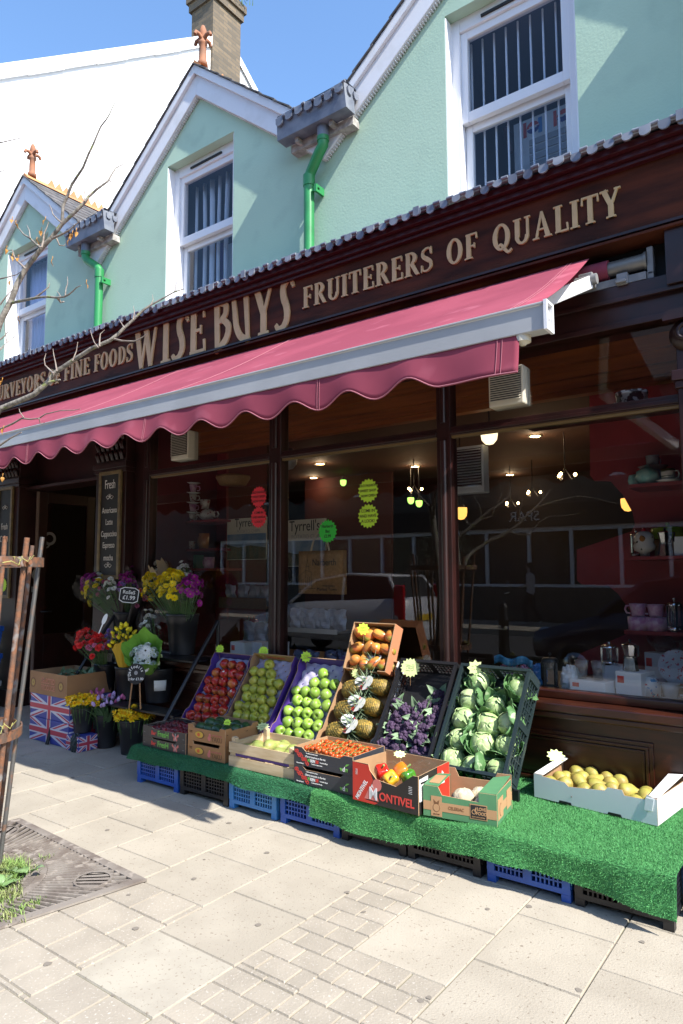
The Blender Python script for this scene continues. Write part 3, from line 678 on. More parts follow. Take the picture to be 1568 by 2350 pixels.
        g.w = .50; pts = smooth([(.54, .86), (.50, .97), (.36, .98), (.24, .85), (.25, .66), (.35, .42), (.36, .2), (.24, .03), (.08, .02), (.0, .12)]); k = len(pts)
        g.path(pts, [.09+.09*math.sin(PI*i/(k-1)) for i in range(k)]).bar(.54, .99, .57, .80, .06, .08)
    elif c == 'b':                                             # big B with an open flowing lower bowl
        g.w = .66; g.bar(.20, .0, .16, 1, .17, .19).path(smooth([(.06, .955), (.30, .97), (.50, .90), (.50, .70), (.34, .58), (.24, .56)]), [.08+.09*math.sin(PI*i/30) for i in range(31)]).path(smooth([(.26, .57), (.46, .54), (.62, .38), (.52, .12), (.22, -.06), (.12, -.10)]), [.07+.12*math.sin(PI*i/30) for i in range(31)])
    elif c == 'u':
        g.w = .72; g.path(smooth([(.06, 1.0), (.12, .7), (.18, .35), (.34, .10), (.56, .0), (.66, -.04)]), [.13+.04*math.sin(PI*i/30) for i in range(31)]).bar(.52, 1, .60, .03, .17, .12).ser(.10, 1, .26).ser(.50, 1, .26)
    return g
def lettering(word, x0, x1, zb, cap, gap=.07, depth=.011):
    gs = [glyph(c) for c in word]; tot = sum(g.w for g in gs)+gap*(len(gs)-1); sx = (x1-x0)/tot; x = x0
    for g in gs:
        m = MB()
        for i, p in enumerate(g.p):
            yy = 3.858-depth-.00025*(i % 9)
            m.prism([(x+px*sx, zb+pz*cap) for px, pz in p], yy, 3.8605)
        m.build('letter', K['gold'], sign, world=True); x += (g.w+gap)*sx
lettering('PURVEYORS', -7.86, -6.76, 3.39, .172); lettering('OF', -6.70, -6.47, 3.39, .172); lettering('FINE', -6.40, -5.95, 3.39, .172); lettering('FOODS', -5.875, -5.262, 3.39, .172)
lettering('WIZE', -5.245, -4.27, 3.285, .385, .10); lettering('buYZ', -4.185, -3.315, 3.285, .385, .07)
lettering('FRUITERERS', -3.20, -2.085, 3.395, .165); lettering('OF', -1.985, -1.765, 3.392, .165); lettering('QUALITY', -1.665, -.90, 3.388, .165)

# ================================================================ awning
AY0, AZ0, AY1, AZ1 = 3.875, 3.195, 2.42, 2.392
K['shadedalu'] = mat('shaded_grey_casting', (.22, .22, .225), .5, col2=(.16, .16, .165), nscale=12)  # awning grey darkened so the brackets' shade sits in their colour
aw = thing('shop_awning', 'raspberry pink roller awning with scalloped valance and grey front bar over the pavement', 'awning', (-4.8, 3.8, 3.1))
AXL = -9.6
def cl(u, v):
    x = AXL+(-.90-AXL)*u; xr = x+(-.19 if u > .999 else 0)*(1-v)
    y = AY0+(AY1-AY0)*v; z = AZ0+(AZ1-AZ0)*v-.028*math.sin(PI*v)+.004*math.sin(x*5.2+v*2)*math.sin(PI*v)
    return V((x-.19*(1-v), y, z))
m = MB(); m.sheet(cl, 60, 14); m.build('canvas', K['awning'], aw, world=True, solid=.003)
m = MB(); vb = lambda x: 2.165-.030*math.cos((x+2.19)/.311*2*PI)
def va(u, v):
    x = AXL+(-.935-AXL)*u; zb = vb(x) if x < -1.28 else 2.136
    z = 2.305+(zb-2.305)*v
    y = 2.388-.020*v+.007*math.sin(x/.311*2*PI+1)*v+.012*math.sin(x*2.3)*v*v
    return V((x, y, z))
m.sheet(va, 420, 6); m.build('valance', K['awning'], aw, world=True, solid=.0025)
K['stitch'] = mat('pale_stitching', (.36, .13, .165), .9)
m = MB(); m.tube([va(i/420, 1)+V((0, -.0025, .004)) for i in range(421)], .0028, 5); m.build('hem_stitching', K['stitch'], aw, world=True)
for x in (-1.0, -1.02, -1.88, -1.892, -3.12, -3.132, -4.36, -4.372):
    m = MB(); u = (x-AXL)/(-.935-AXL); m.tube([va(u, v/6)+V((0, -.003, 0)) for v in range(7)], .0012, 4)
    if x > -1.03 or x < -1.9: 
        uu = (x-AXL)/(-.90-AXL); m.tube([cl(uu, v/14)+V((0, -.002, .003)) for v in range(15)], .0014, 4)
    m.build('seam', K['stitch'], aw, world=True)
m = MB(); m.box((AXL, 2.378, 2.285), (-.835, 2.44, 2.385)); m.box((AXL, 2.37, 2.378), (-.835, 2.376, 2.388)); m.build('front_bar', K['alu'], aw, world=True, bevel=.004)
m = MB()
for a in ((-.834, 2.372, 2.283), ): 
    m.box((-.8345, 2.368, 2.281), (-.822, 2.38, 2.392)); m.box((-.8345, 2.432, 2.281), (-.822, 2.444, 2.392)); m.box((-.8345, 2.38, 2.281), (-.822, 2.432, 2.29)); m.box((-.8345, 2.38, 2.383), (-.822, 2.432, 2.392)); m.box((-.8345, 2.395, 2.33), (-.826, 2.42, 2.345))
m.build('bar_end_cap', K['upvc'], aw, world=True)
m = MB(); m.tube([(-.93, 2.41, 2.285), (-.93, 2.41, 2.262)], .03, 12); m.tube([(-.93, 2.41, 2.262), (-.93, 2.41, 2.25)], [.024, .01], 12); m.build('bar_foot', K['cream'], aw, world=True)
m = MB(); m.tube([(AXL, 3.945, 3.125), (-1.0, 3.945, 3.125)], .058, 18); m.build('fabric_roll', K['awning'], aw, world=True)
m = MB(); m.tube([(-1.0, 3.945, 3.125), (-.80, 3.945, 3.125)], .044, 16); m.tube([(-.81, 3.945, 3.125), (-.795, 3.945, 3.125)], .052, 16); m.build('roller_tube', mat('dull_roller_steel', (.22, .21, .19), .5, .5), aw, world=True)
m = MB(); m.box((-.793, 3.91, 3.03), (-.76, 3.97, 3.19)); m.box((-.797, 3.91, 3.005), (-.76, 3.985, 3.05)); m.build('end_bracket', K['shadedalu'], aw, world=True, bevel=.006)
m = MB(); m.box((AXL, 3.90, 3.008), (-.798, 3.94, 3.05)); m.build('torsion_bar', K['shadedalu'], aw, world=True)
m = MB(); m.box((-.95, 3.885, 3.001), (-.89, 3.95, 3.068)); m.box((-.95, 3.86, 3.006), (-.895, 3.885, 3.025)); m.build('wall_bracket', K['shadedalu'], aw, world=True, bevel=.004)
m = MB(); m.box((-1.13, 3.78, 3.0), (-1.05, 3.87, 3.075)); m.tube([(-1.15, 3.80, 3.035), (-1.03, 3.80, 3.035)], .03, 12); m.build('shoulder_joint', K['shadedalu'], aw, world=True, bevel=.006)
def arm(p, q, name='folding_arm'):
    m = MB(); p, q = V(p), V(q); d = (q-p).normalized(); sd = d.cross(V((0, 0, 1))).normalized(); up = sd.cross(d); a, b = .036, .026
    vs = [pp+sd*b*sx+up*a*sz for pp in (p, q) for sx, sz in ((-1, -1), (1, -1), (1, 1), (-1, 1))]
    m.add(vs, [(0, 1, 2, 3), (7, 6, 5, 4), (0, 4, 5, 1), (1, 5, 6, 2), (2, 6, 7, 3), (3, 7, 4, 0)], False); return m.build(name, K['upvc'], aw, world=True, bevel=.006)
arm((-1.08, 3.80, 3.02), (-1.30, 3.12, 2.66)); arm((-1.30, 3.12, 2.65), (-.97, 2.45, 2.34))
# ================================================================ the stall: crates and artificial grass
ZT = .226; YF = 3.02
K['cblue'] = mat('blue_crate_plastic', (.012, .075, .36), .4, col2=(.02, .10, .42), nscale=5)
K['clight'] = mat('light_blue_crate_plastic', (.035, .19, .50), .4, col2=(.05, .23, .52), nscale=5)
K['cblack'] = mat('black_crate_plastic', (.012, .012, .014), .45)
K['corange'] = mat('orange_crate_plastic', (.75, .22, .02), .4)
K['cdeep'] = mat('dark_green_crate_plastic', (.016, .028, .030), .42)
def crate_mesh(w_, d, h, lattice=12, feet=True, rows=5, solid_ends=False):
    """a vented plastic crate, base centre at the origin"""
    m = MB(); t = .012; hw, hd = w_/2, d/2
    zb = .03 if feet else .004
    def wall(L_, T):
        m.T = T; z0, z1 = zb, h
        m.box((-L_/2, 0, z1-.022), (L_/2, t+.006, z1)); m.box((-L_/2, 0.001, z0), (L_/2, t, z0+.022)); m.box((-L_/2, -.003, z0+.022), (-L_/2+.035, t, z1-.022)); m.box((L_/2-.035, -.003, z0+.022), (L_/2, t, z1-.022))
        m.box((-.02, -.001, z0+.022), (.02, t, z1-.022))
        n = lattice
        for i in range(1, n):
            x = -L_/2+.035+(L_-.07)*i/n
            if abs(x) > .024: m.box((x-.0035, .003, z0+.022), (x+.0035, t-.003, z1-.022))
        for k in range(1, rows):
            z = z0+.022+(z1-z0-.044)*k/rows
            m.box((-L_/2+.035, .0032, z-.0035), (-.02, t-.0035, z+.0035)); m.box((.02, .0032, z-.0035), (L_/2-.035, t-.0035, z+.0035))
        m.T = M.Identity(4)
    wall(w_, M.Translation((0, -hd, 0))); wall(w_, M.Translation((0, hd, 0)) @ M.Rotation(PI, 4, 'Z'))
    wall(d-.03, M.Translation((hw, 0, 0)) @ M.Rotation(PI/2, 4, 'Z')); wall(d-.03, M.Translation((-hw, 0, 0)) @ M.Rotation(-PI/2, 4, 'Z'))
    m.box((-hw+.013, -hd+.013, zb+.002), (hw-.013, hd-.013, zb+.012))
    if feet:
        for sx in (-1, 1):
            for sy in (-1, 1): m.box((sx*hw-(.04 if sx > 0 else 0), sy*hd-(.04 if sy > 0 else 0), 0), (sx*hw+(.04 if sx < 0 else 0), sy*hd+(.04 if sy < 0 else 0), zb))
    return m
def crate(label, x0, x1, y0, y1, z0, h, mt, group, **k):
    o = crate_mesh(x1-x0, y1-y0, h, **k).build('plastic_crate', mt, None, ((x0+x1)/2, (y0+y1)/2, z0))
    return tag(o, label, 'crate', group)
G_ = 'plastic crates holding up the stall'
for i, (a, b, mt, lab) in enumerate([(-3.96, -3.545, 'cblue', 'blue vented crate at the left end of the stall, below the dark berry boxes'),
    (-3.525, -3.09, 'cblack', 'black vented crate second from the left under the stall, below the avocado boxes'),
    (-3.08, -2.70, 'clight', 'light blue vented crate under the stall, below the slatted wooden pear box'),
    (-2.665, -2.25, 'cblue', 'deep blue vented crate under the stall, below the cherry tomato boxes'),
    (-2.235, -1.84, 'cblack', 'black vented crate under the stall, below the red and black pepper box'),
    (-1.83, -1.44, 'cblack', 'black vented crate under the stall, below the green celeriac box'),
    (-1.405, -1.025, 'cblue', 'deep blue vented crate under the right half of the grass, between two black crates'),
    (-1.007, -.622, 'cblack', 'black vented crate at the right front corner of the stall')]):
    crate(lab, a, b, YF+.002*(i % 3), 3.41, .001, .215, K[mt], G_, lattice=16, rows=7 if mt == 'cblack' else 6)
crate('bright blue crate poking out at the right end of the stall behind the corner crate', -.585, -.16, 3.17, 3.52, .001, .245, K['clight'], G_)
crate('orange crate standing behind the blue one at the right end of the stall', -.56, -.16, 3.53, 3.85, .001, .32, K['corange'], None, feet=False)
# artificial grass
def turf(name, label, x0, x1, y0, y1, zbot, dens, cols, seed, humps):
    rng = np.random.default_rng(seed)
    def surf(u, v):
        """u across, v 0 at the back edge, 1 at the bottom of the front fall"""
        x = x0+(x1-x0)*u; D1 = y1-y0; zb = zbot(x); D2 = ZT-zb; s = v*(D1+D2)
        hump = humps(x, y1-s)
        if s < D1-.02: return (x, y1-s, ZT+.006+hump)
        if s < D1+.02:
            a = (s-D1+.02)/.04*PI/2; return (x, y0+.02-.025*math.sin(a), ZT+.006+hump-.025*(1-math.cos(a)))
        k = (s-D1-.02)/max(D2-.02, .01)
        return (x, y0-.006-.018*k-.014*math.sin(x*9+1)*k-.008*math.sin(x*23)*k, ZT-.018-(D2-.02)*k)
    nu, nv = 90, 48
    m = MB(); m.sheet(surf, nu, nv)
    P = np.array([tuple(p) for p in m.v]).reshape(nv+1, nu+1, 3)
    N = int(dens)
    u = rng.random(N)*nu; v = rng.random(N)*nv; i = u.astype(int).clip(0, nu-1); j = v.astype(int).clip(0, nv-1); fu = (u-i)[:, None]; fv = (v-j)[:, None]
    A, Bp, Cp, Dp = P[j, i], P[j, i+1], P[j+1, i+1], P[j+1, i]
    pos = (A*(1-fu)+Bp*fu)*(1-fv)+(Dp*(1-fu)+Cp*fu)*fv
    nor = np.cross(Dp-A, Bp-A); nor /= np.linalg.norm(nor, axis=1)[:, None]+1e-9
    lean = rng.normal(0, .55, (N, 3)); d = nor+lean; d /= np.linalg.norm(d, axis=1)[:, None]
    ln = rng.uniform(.006, .014, (N, 1)); sd = np.cross(d, rng.normal(size=(N, 3))); sd /= np.linalg.norm(sd, axis=1)[:, None]+1e-9
    wd = rng.uniform(.0008, .0015, (N, 1))
    bl = np.stack([pos-sd*wd, pos+sd*wd, pos+d*ln], 1).reshape(-1, 3)
    nb_ = len(m.v)
    vs = np.concatenate([P.reshape(-1, 3), bl]); me = bpy.data.meshes.new(name)
    fs = [tuple(f) for f in m.f]+[(nb_+3*k, nb_+3*k+1, nb_+3*k+2) for k in range(N)]
    me.from_pydata(vs.tolist(), [], fs)
    me.materials.append(cols[0]); me.materials.append(cols[1])
    me.polygons.foreach_set('material_index', [0]*len(m.f)+[1]*N); me.update()
    o = bpy.data.objects.new(name, me); COL.objects.link(o)
    return tag(o, label, 'artificial grass', 'artificial grass sheets on the stall')
tb = mat('grass_backing', (.02, .11, .045), .9); tb2 = mat('worn_grass_backing', (.05, .22, .065), .9)
g1 = mat('dark_green_plastic_blades', (.028, .18, .075), .75, island=.35); g2 = mat('bright_green_plastic_blades', (.085, .30, .095), .8, island=.38)
turf('grass_sheet', 'darker green artificial grass sheet with frayed front edge, left half of the stall', -4.01, -2.405, 3.0, 3.80, lambda x: .160+.012*math.sin(x*7)-(.03 if x > -2.75 else 0)*min(1, (x+2.75)/.3), 85000, (tb, g1), 3, lambda x, y: .003*math.sin(x*14)*math.sin(y*9))
turf('grass_sheet', 'brighter green artificial grass sheet with rumpled front fall, right half of the stall', -2.412, -.598, 2.985, 3.872, lambda x: .098+.02*math.sin(x*4+.3)-.02*max(0, x+1.1), 120000, (tb2, g2), 4, lambda x, y: .005*math.sin(x*9+1)*math.sin(y*7)+.003*math.sin(x*21))
# black metal rack that the slanted trays lean on
rk = thing('display_rack', 'black metal rack behind the front boxes that the slanted fruit trays rest on', 'rack', (-2.8, 3.5, .23))
TH = R(54); TY, TZ = 3.50, .30
for x in (-4.0, -3.4, -2.74, -2.31, -1.87, -1.56):
    m = MB(); d = V((0, math.cos(TH), math.sin(TH))); n_ = V((0, -math.sin(TH), math.cos(TH)))
    p = V((x, TY, TZ))-n_*.022; q = p+d*.44
    m.tube([p+V((0, -.03, -.045)), q], .010, 6); m.build('rail', K['blackmetal'], rk, world=True)
m = MB(); m.box((-4.02, 3.44, .236), (-1.42, 3.462, .29)); m.build('front_rail', K['blackmetal'], rk, world=True)

# ================================================================ printed cardboard boxes
def card_box(w_, d, h, t=.005, front=None, back=None, side=None, mi_o=0, mi_i=1):
    """open carton, front left bottom corner at the origin; material 0 outside, 1 inside"""
    m = MB(); rect = lambda L_: [(0, 0), (L_, 0), (L_, h), (0, h)]
    def wall(poly, T, t_):
        m.T = T; m.mi = mi_o; n = len(poly)
        a = sum(poly[i][0]*poly[(i+1) % n][1]-poly[(i+1) % n][0]*poly[i][1] for i in range(n))
        if a < 0: poly = poly[::-1]
        m.add([(x, 0, z) for x, z in poly], [tuple(range(n))], False); m.mi = mi_i; m.add([(x, t_, z) for x, z in poly], [tuple(range(n-1, -1, -1))], False)
        k = len(m.v)-2*n; m.mi = 2
        for i in range(n):
            j = (i+1) % n; m.f.append([k+i, k+n+i, k+n+j, k+j]); m.m.append(2); m.sm.append(False)
        m.T = M.Identity(4)
    wall(front or rect(w_), M.Identity(4), t)
    wall(back or rect(w_), M.Translation((w_, d, 0)) @ M.Rotation(PI, 4, 'Z'), t)
    wall([(x, z) for x, z in (side or rect(d))], M.Translation((w_-.0012, .0012, 0)) @ M.Rotation(PI/2, 4, 'Z') @ M.Scale(1-.0024/d, 4, (1, 0, 0)), t)
    wall([(x, z) for x, z in (side or rect(d))], M.Translation((.0012, d-.0012, 0)) @ M.Rotation(-PI/2, 4, 'Z') @ M.Scale(1-.0024/d, 4, (1, 0, 0)), t)
    m.mi = mi_i; m.box((t, t, .002), (w_-t, d-t, .006)); m.mi = 0
    return m
def dip(w_, h, lo, a, b):
    return [(0, 0), (w_, 0), (w_, h), (w_-a, h), (w_-b, lo), (b, lo), (a, h), (0, h)]
def decal(parent, poly, mt, name, y=-.0008, T=None, t=.0005):
    m = MB()
    if T: m.T = T
    m.prism(poly, y-t, y); return m.build(name, mt, parent)
def ell(cx, cz, rx, rz, n=20, a0=0, a1=2*PI): return [(cx+rx*math.cos(a0+(a1-a0)*i/n), cz+rz*math.sin(a0+(a1-a0)*i/n)) for i in range(n+(0 if abs(a1-a0) > 6.28 else 1))]
def flat(name, col, rough=.6): return mat(name, col, rough)
INK = dict(red=flat('red_ink', (.68, .06, .045)), green=flat('green_ink', (.18, .5, .08)), white=flat('white_ink', (.75, .75, .73)), black=flat('black_ink', (.012, .012, .013)), salmon=flat('salmon_ink', (.62, .18, .15)), brown=flat('brown_ink', (.16, .075, .03)), yellow=flat('yellow_ink', (.62, .38, .05)), orange=flat('orange_ink', (.65, .12, .03)), gold=flat('ochre_ink', (.45, .30, .08)), grey=flat('grey_ink', (.3, .3, .3)), blue=flat('blue_ink', (.03, .05, .25)), purple=flat('purple_ink', (.08, .03, .25)))
K['cardgrey'] = mat('dark_grey_print', (.045, .038, .034), .55, col2=(.055, .045, .04), nscale=12); K['cardslate'] = mat('slate_grey_print', (.035, .037, .045), .5)
K['cardinner'] = mat('plain_card_inside', (.38, .225, .115), .85, col2=(.34, .20, .10), nscale=9)
K['cardwhite'] = mat('white_coated_card', (.74, .76, .77), .45); K['cardgreen'] = mat('green_printed_card', (.085, .24, .11), .6, col2=(.075, .215, .1), nscale=9)
K['cardpurple'] = mat('purple_printed_card', (.085, .04, .26), .4); K['cardred'] = mat('red_printed_card', (.55, .035, .02), .45); K['cardblack'] = mat('black_printed_card', (.018, .015, .014), .45)
K['cardpeach'] = mat('salmon_printed_card', (.48, .20, .10), .6)
EDGE = K['cardedge']; INN = K['cardinner']
def boxthing(name, label, cat, x, y, z, rz, mb, outer, inner=None, group=None, bodyname='carton'):
    t = thing(name, label, cat, (x, y, z), (0, 0, rz), group)
    t_ = mb.build(bodyname, [outer, inner or INN, EDGE], t); return t
def butterfly(par, x, z, s):
    for sx in (-1, 1):
        decal(par, [(x, z), (x+sx*s*.9, z+s*.75), (x+sx*s*1.0, z+s*.25), (x+sx*s*.45, z-.05*s)], INK['salmon'], 'printed_emblem'); decal(par, [(x, z-.05*s), (x+sx*s*.5, z-.1*s), (x+sx*s*.6, z-.6*s), (x+sx*s*.2, z-.7*s)], INK['salmon'], 'printed_emblem')
    decal(par, [(x-.05*s, z+.7*s), (x+.05*s, z+.7*s), (x+.04*s, z-.6*s), (x-.04*s, z-.6*s)], INK['white'], 'printed_emblem', -.0014)
# --- berries: two stacked dark cartons
for k, lab in enumerate(('lower of two stacked dark grey berry cartons at the left end of the grass', 'upper of two stacked dark grey berry cartons, clear punnets of red fruit inside')):
    w_, d, h = .44, .30, .067
    z = ZT+.012+k*(h+.001)
    b = boxthing('berry_carton', lab, 'carton', -3.945, 3.047, z, R(-.5), card_box(w_, d, h, front=dip(w_, h, .056, .09, .11)), K['cardgrey'], K['cardgrey'], 'dark grey berry cartons')
    text('printed_name', 'Ber', .038, INK['red'], b, (.115, -.001, .029), sx=.9, bold=.0008); text('printed_name', 'FresH', .052, INK['green'], b, (.215, -.001, .030), sx=.9, bold=.0009); butterfly(b, .34, .03, .034)
    for (px, pz) in ((.02, .045), (.42, .045)): decal(b, [(px-.008, pz-.02), (px+.008, pz-.02), (px+.008, pz-.018), (px-.008, pz-.018)], INK['grey'], 'printed_line')
K['plum'] = mat('dark_red_plum', (.28, .012, .02), .25, col2=(.12, .01, .02), nscale=12, rnd=.3)
def punnet_at(x, y, z, lab):
    t = thing('fruit_punnet', lab, 'punnet', (x, y, z), (0, 0, 0), 'clear punnets of red fruit')
    m = MB(); random.seed(int(x*1000) % 97)
    for i in range(9): m.ball((.03+.04*(i % 3)+random.uniform(-.006, .006), .022+.035*(i//3), .025+random.uniform(0, .012)), .021, 8)
    m.build('plums', K['plum'], t); m = MB(); m.box((0, 0, .004), (.135, .115, .058)); m.box((-.004, -.004, .054), (.139, .119, .060)); m.build('clear_lid', K['film'], t, bevel=.008)
for i in range(3):
    for j in range(2): punnet_at(-3.935+.144*i, 3.06+.135*j, ZT+.095, f'clear punnet of red fruit {ORD[i]} from left in {("front", "back")[j]} row, dark carton')
# --- avocados: two stacked brown cartons
for k, lab in enumerate(('lower of two stacked brown avocado cartons with yellow emblem', 'upper of two stacked brown avocado cartons, dark green avocados inside')):
    w_, d, h = .335, .30, .10
    b = boxthing('avocado_carton', lab, 'carton', -3.492, 3.052, ZT+.012+k*.101, R(1), card_box(w_, d, h, front=dip(w_, h, .080, .045, .055), side=dip(d, h, .085, .05, .06)), mat('tan_printed_card', (.40, .20, .08), .75, col2=(.36, .18, .07), nscale=8), None, 'brown avocado cartons')
    decal(b, ell(.11, .042, .042, .024, 18), INK['brown'], 'printed_avocado'); decal(b, ell(.105, .043, .036, .02, 18), INK['yellow'], 'printed_avocado', -.0015); decal(b, ell(.10, .042, .013, .011, 14), INK['orange'], 'printed_avocado', -.0022)
    text('printed_name', 'YAKU', .042, INK['brown'], b, (.262, -.001, .027), sx=.85); text('printed_line', 'AVOCADO HASS', .011, INK['salmon'], b, (.262, -.001, .052)); decal(b, ell(.195, .03, .014, .016, 10), INK['salmon'], 'printed_emblem'); decal(b, ell(.2, .05, .009, .012, 10), INK['salmon'], 'printed_emblem')
    text('printed_line', 'Product\nof Peru', .009, INK['brown'], b, (.028, -.001, .055))
# --- slatted wooden crate of conference pears
K['pine'] = mat('raw_pine', (.60, .47, .29), .75, col2=(.50, .37, .21), nscale=4, stretch=(1, 1, 9), bump=(30, .2, .003))
t = thing('wooden_crate', 'slatted pale wooden crate of green pears at the front of the stall', 'crate', (-3.105, 3.04, ZT+.012), (0, 0, R(.3)))
w_, d = .52, .33
for z0, z1 in ((0, .06), (.082, .142)):
    m = MB(); m.box((0, 0, z0), (w_, .007, z1)); m.build('front_slat', K['pine'], t); m = MB(); m.box((0, d-.007, z0), (w_, d, z1)); m.build('back_slat', K['pine'], t)
for x in (.004, w_-.014):
    m = MB(); m.box((x, .0075, .002), (x+.010, d-.0075, .14)); m.build('end_board', K['pine'], t)
for x in (.015, w_-.045):
    for y in (.008, d-.038):
        m = MB(); m.prism([(x, 0), (x+.03, 0), (x+.03, .165), (x+.005, .172), (x, .165)], y, y+.03); m.build('corner_post', K['pine'], t)
m = MB(); m.box((.012, .008, .003), (w_-.012, d-.008, .009)); m.build('base_board', K['pine'], t); m = MB(); m.box((.015, .012, .062), (w_-.015, .016, .08)); m.build('purple_liner', K['cardpurple'], t)
# --- cherry tomatoes: two stacked slate cartons
for k, lab in enumerate(('lower of two stacked slate grey cherry tomato cartons', 'upper of two stacked slate grey cartons, full of cherry tomatoes on the vine')):
    w_, d, h = .412, .30, .098
    b = boxthing('tomato_carton', lab, 'carton', -2.568, 3.022, ZT+.012+k*.099, R(-1), card_box(w_, d, h, front=dip(w_, h, .080, .06, .085)), K['cardslate'], None, 'slate grey tomato cartons')
    for i in range(11):
        a = i*.9; xx = .015+.0085*i; zz = .075-.0055*i+.007*math.sin(a*2)
        m = MB(); annulus(m, xx, zz, .010, .006, -.0014, -.0006, 12); m.build('printed_tomato', INK['red'], b)
    text('printed_line', 'Cherry tomatoes on the vine', .0155, INK['white'], b, (.155, -.001, .054), sx=.78); text('printed_line', 'Tomates cerises en grappe', .010, INK['white'], b, (.13, -.001, .071), sx=.78)
    text('printed_name', 'FI', .021, INK['green'], b, (.108, -.001, .034), bold=.0009, sx=.9); text('printed_name', 'REN', .021, INK['white'], b, (.137, -.001, .034), bold=.0009, sx=.9); text('printed_name', 'ZE', .021, INK['red'], b, (.167, -.001, .034), bold=.0009, sx=.9)
    text('printed_line', 'Pomodori ciliegini', .010, INK['white'], b, (.215, -.001, .034), sx=.75); text('printed_line', 'Tomates cerezas en rama', .010, INK['white'], b, (.165, -.001, .018), sx=.75); text('printed_line', 'Cherry tomatoes', .010, INK['white'], b, (.045, -.001, .012), sx=.75)
    for s_, xx, ink in (('v', .335, 'green'), ('d', .352, 'white'), ('n', .371, 'green')): text('printed_name', s_, .034, INK[ink], b, (xx, -.001, .026), bold=.0008)
    decal(b, [(.358, .042), (.37, .044), (.39, .058), (.372, .056)], INK['green'], 'printed_leaf')
# --- red and black pepper box
w_, d, h = .40, .30, .192
b = boxthing('pepper_carton', 'red and black carton with a mountain emblem, bagged red and yellow peppers inside', 'carton', -2.128, 2.975, ZT+.012, R(-2.2),
    card_box(w_, d, h, front=[(0, 0), (w_, 0), (w_, h-.01), (w_-.03, h-.01), (w_-.13, .112), (.15, .125), (.11, h-.03), (.10, h), (0, h)], side=[(0, 0), (d, 0), (d, h), (0, h-.01)]), K['cardblack'])
decal(b, [(.001, .001), (.075, .001), (.13, .118), (.10, .188), (.001, .190)], K['cardred'], 'red_panel'); decal(b, [(0.002, .001), (.14, .001), (.16, .012), (.002, .02)], K['cardred'], 'red_panel', -.0014)
decal(b, ell(.155, .098, .028, .03, 20), INK['salmon'], 'printed_sun'); decal(b, [(.075, .02), (.165, .02), (.15, .055), (.125, .098), (.105, .075)], INK['salmon'], 'printed_mountain', -.0016); decal(b, [(.118, .085), (.125, .098), (.134, .08), (.126, .084)], INK['white'], 'printed_snow', -.0024)
text('printed_name', 'M', .085, INK['white'], b, (.132, -.0028, .05), sx=.85, bold=.001); text('printed_name', 'ONTIVEL', .056, INK['red'], b, (.272, -.0018, .045), sx=.92, bold=.001); text('printed_name', 'MONTIVEL', .03, INK['white'], b, (.058, -.0018, .06), rot=(PI/2, R(-57), 0), sx=.8, bold=.0006)
for i in range(5):
    decal(b, [(.345, .125-.008*i), (.365, .125-.008*i), (.365, .127-.008*i), (.345, .127-.008*i)], INK['white'], 'printed_line'); decal(b, [(.02, .155-.006*i), (.032, .155-.006*i), (.032, .157-.006*i), (.02, .157-.006*i)], INK['white'], 'printed_line', -.0016)
RS = M.Translation((w_-.0012, 0, 0)) @ M.Rotation(PI/2, 4, 'Z')
for poly in ([(.01, .06), (.09, .06), (.09, .17), (.01, .165)], [(.10, .115), (.16, .115), (.16, .15), (.10, .15)]): decal(b, poly, INK['white'], 'side_label', T=RS)
for poly in ([(.02, .14), (.09, .14), (.09, .15), (.02, .15)], ): decal(b, poly, INK['black'], 'side_label', -.0016, T=RS)
decal(b, [(.18, .0), (.298, 0), (.298, .19), (.18, .19)], K['cardred'], 'side_panel', T=RS); decal(b, [(.21, .10), (.25, .10), (.24, .15), (.225, .165)], INK['white'], 'side_emblem', -.0016, T=RS)
# --- green celeriac carton
w_, d, h = .36, .285, .142
b = boxthing('celeriac_carton', 'green and brown carton of pale celeriac roots at the front edge of the grass', 'carton', -1.716, 2.985, ZT+.012, R(9), card_box(w_, d, h, front=[(0, 0), (w_, 0), (w_, h), (w_-.085, h), (w_-.085, .098), (.095, .105), (.075, h), (0, h)], back=dip(w_, h+.02, .12, .07, .09)), K['cardgreen'])
KR = mat('kraft_panel', (.42, .245, .12), .8)
decal(b, [(.001, .03), (w_-.001, .03), (w_-.001, .072), (.001, .072)], KR, 'kraft_band'); decal(b, [(.04, .005), (.095, .005), (.095, .098), (.04, .098)], KR, 'kraft_panel', -.0014)
decal(b, ell(.067, .045, .018, .02, 16), INK['brown'], 'printed_root', -.002); decal(b, ell(.067, .045, .0155, .0175, 16), KR, 'printed_root', -.0027); decal(b, [(.055, .062), (.079, .062), (.082, .082), (.067, .07), (.053, .082)], INK['brown'], 'printed_root', -.002); text('printed_line', 'GROWN', .008, INK['brown'], b, (.067, -.0024, .015))
text('printed_name', 'CELERIAC', .021, INK['brown'], b, (.165, -.0016, .051), sx=.85)
decal(b, [(.232, .02), (.315, .02), (.315, .088), (.232, .088)], KR, 'stamp_panel', -.0016); decal(b, [(.236, .024), (.311, .024), (.311, .084), (.236, .084)], INK['black'], 'stamp_panel', -.0023)
text('printed_stamp', 'LOVE\nFOOD', .020, KR, b, (.288, -.003, .058), bold=.0006, sx=.9); text('printed_stamp', 'SELECT LINCOLNSHIRE', .0075, KR, b, (.273, -.003, .031), sx=.8)
m = MB(); annulus(m, .252, .053, .011, .008, -.0036, -.0028, 16); m.build('printed_swirl', KR, b); decal(b, [(.258, .05), (.264, .068), (.262, .078), (.254, .06)], KR, 'printed_swirl', -.003)
RS = M.Translation((w_-.0012, 0, 0)) @ M.Rotation(PI/2, 4, 'Z')
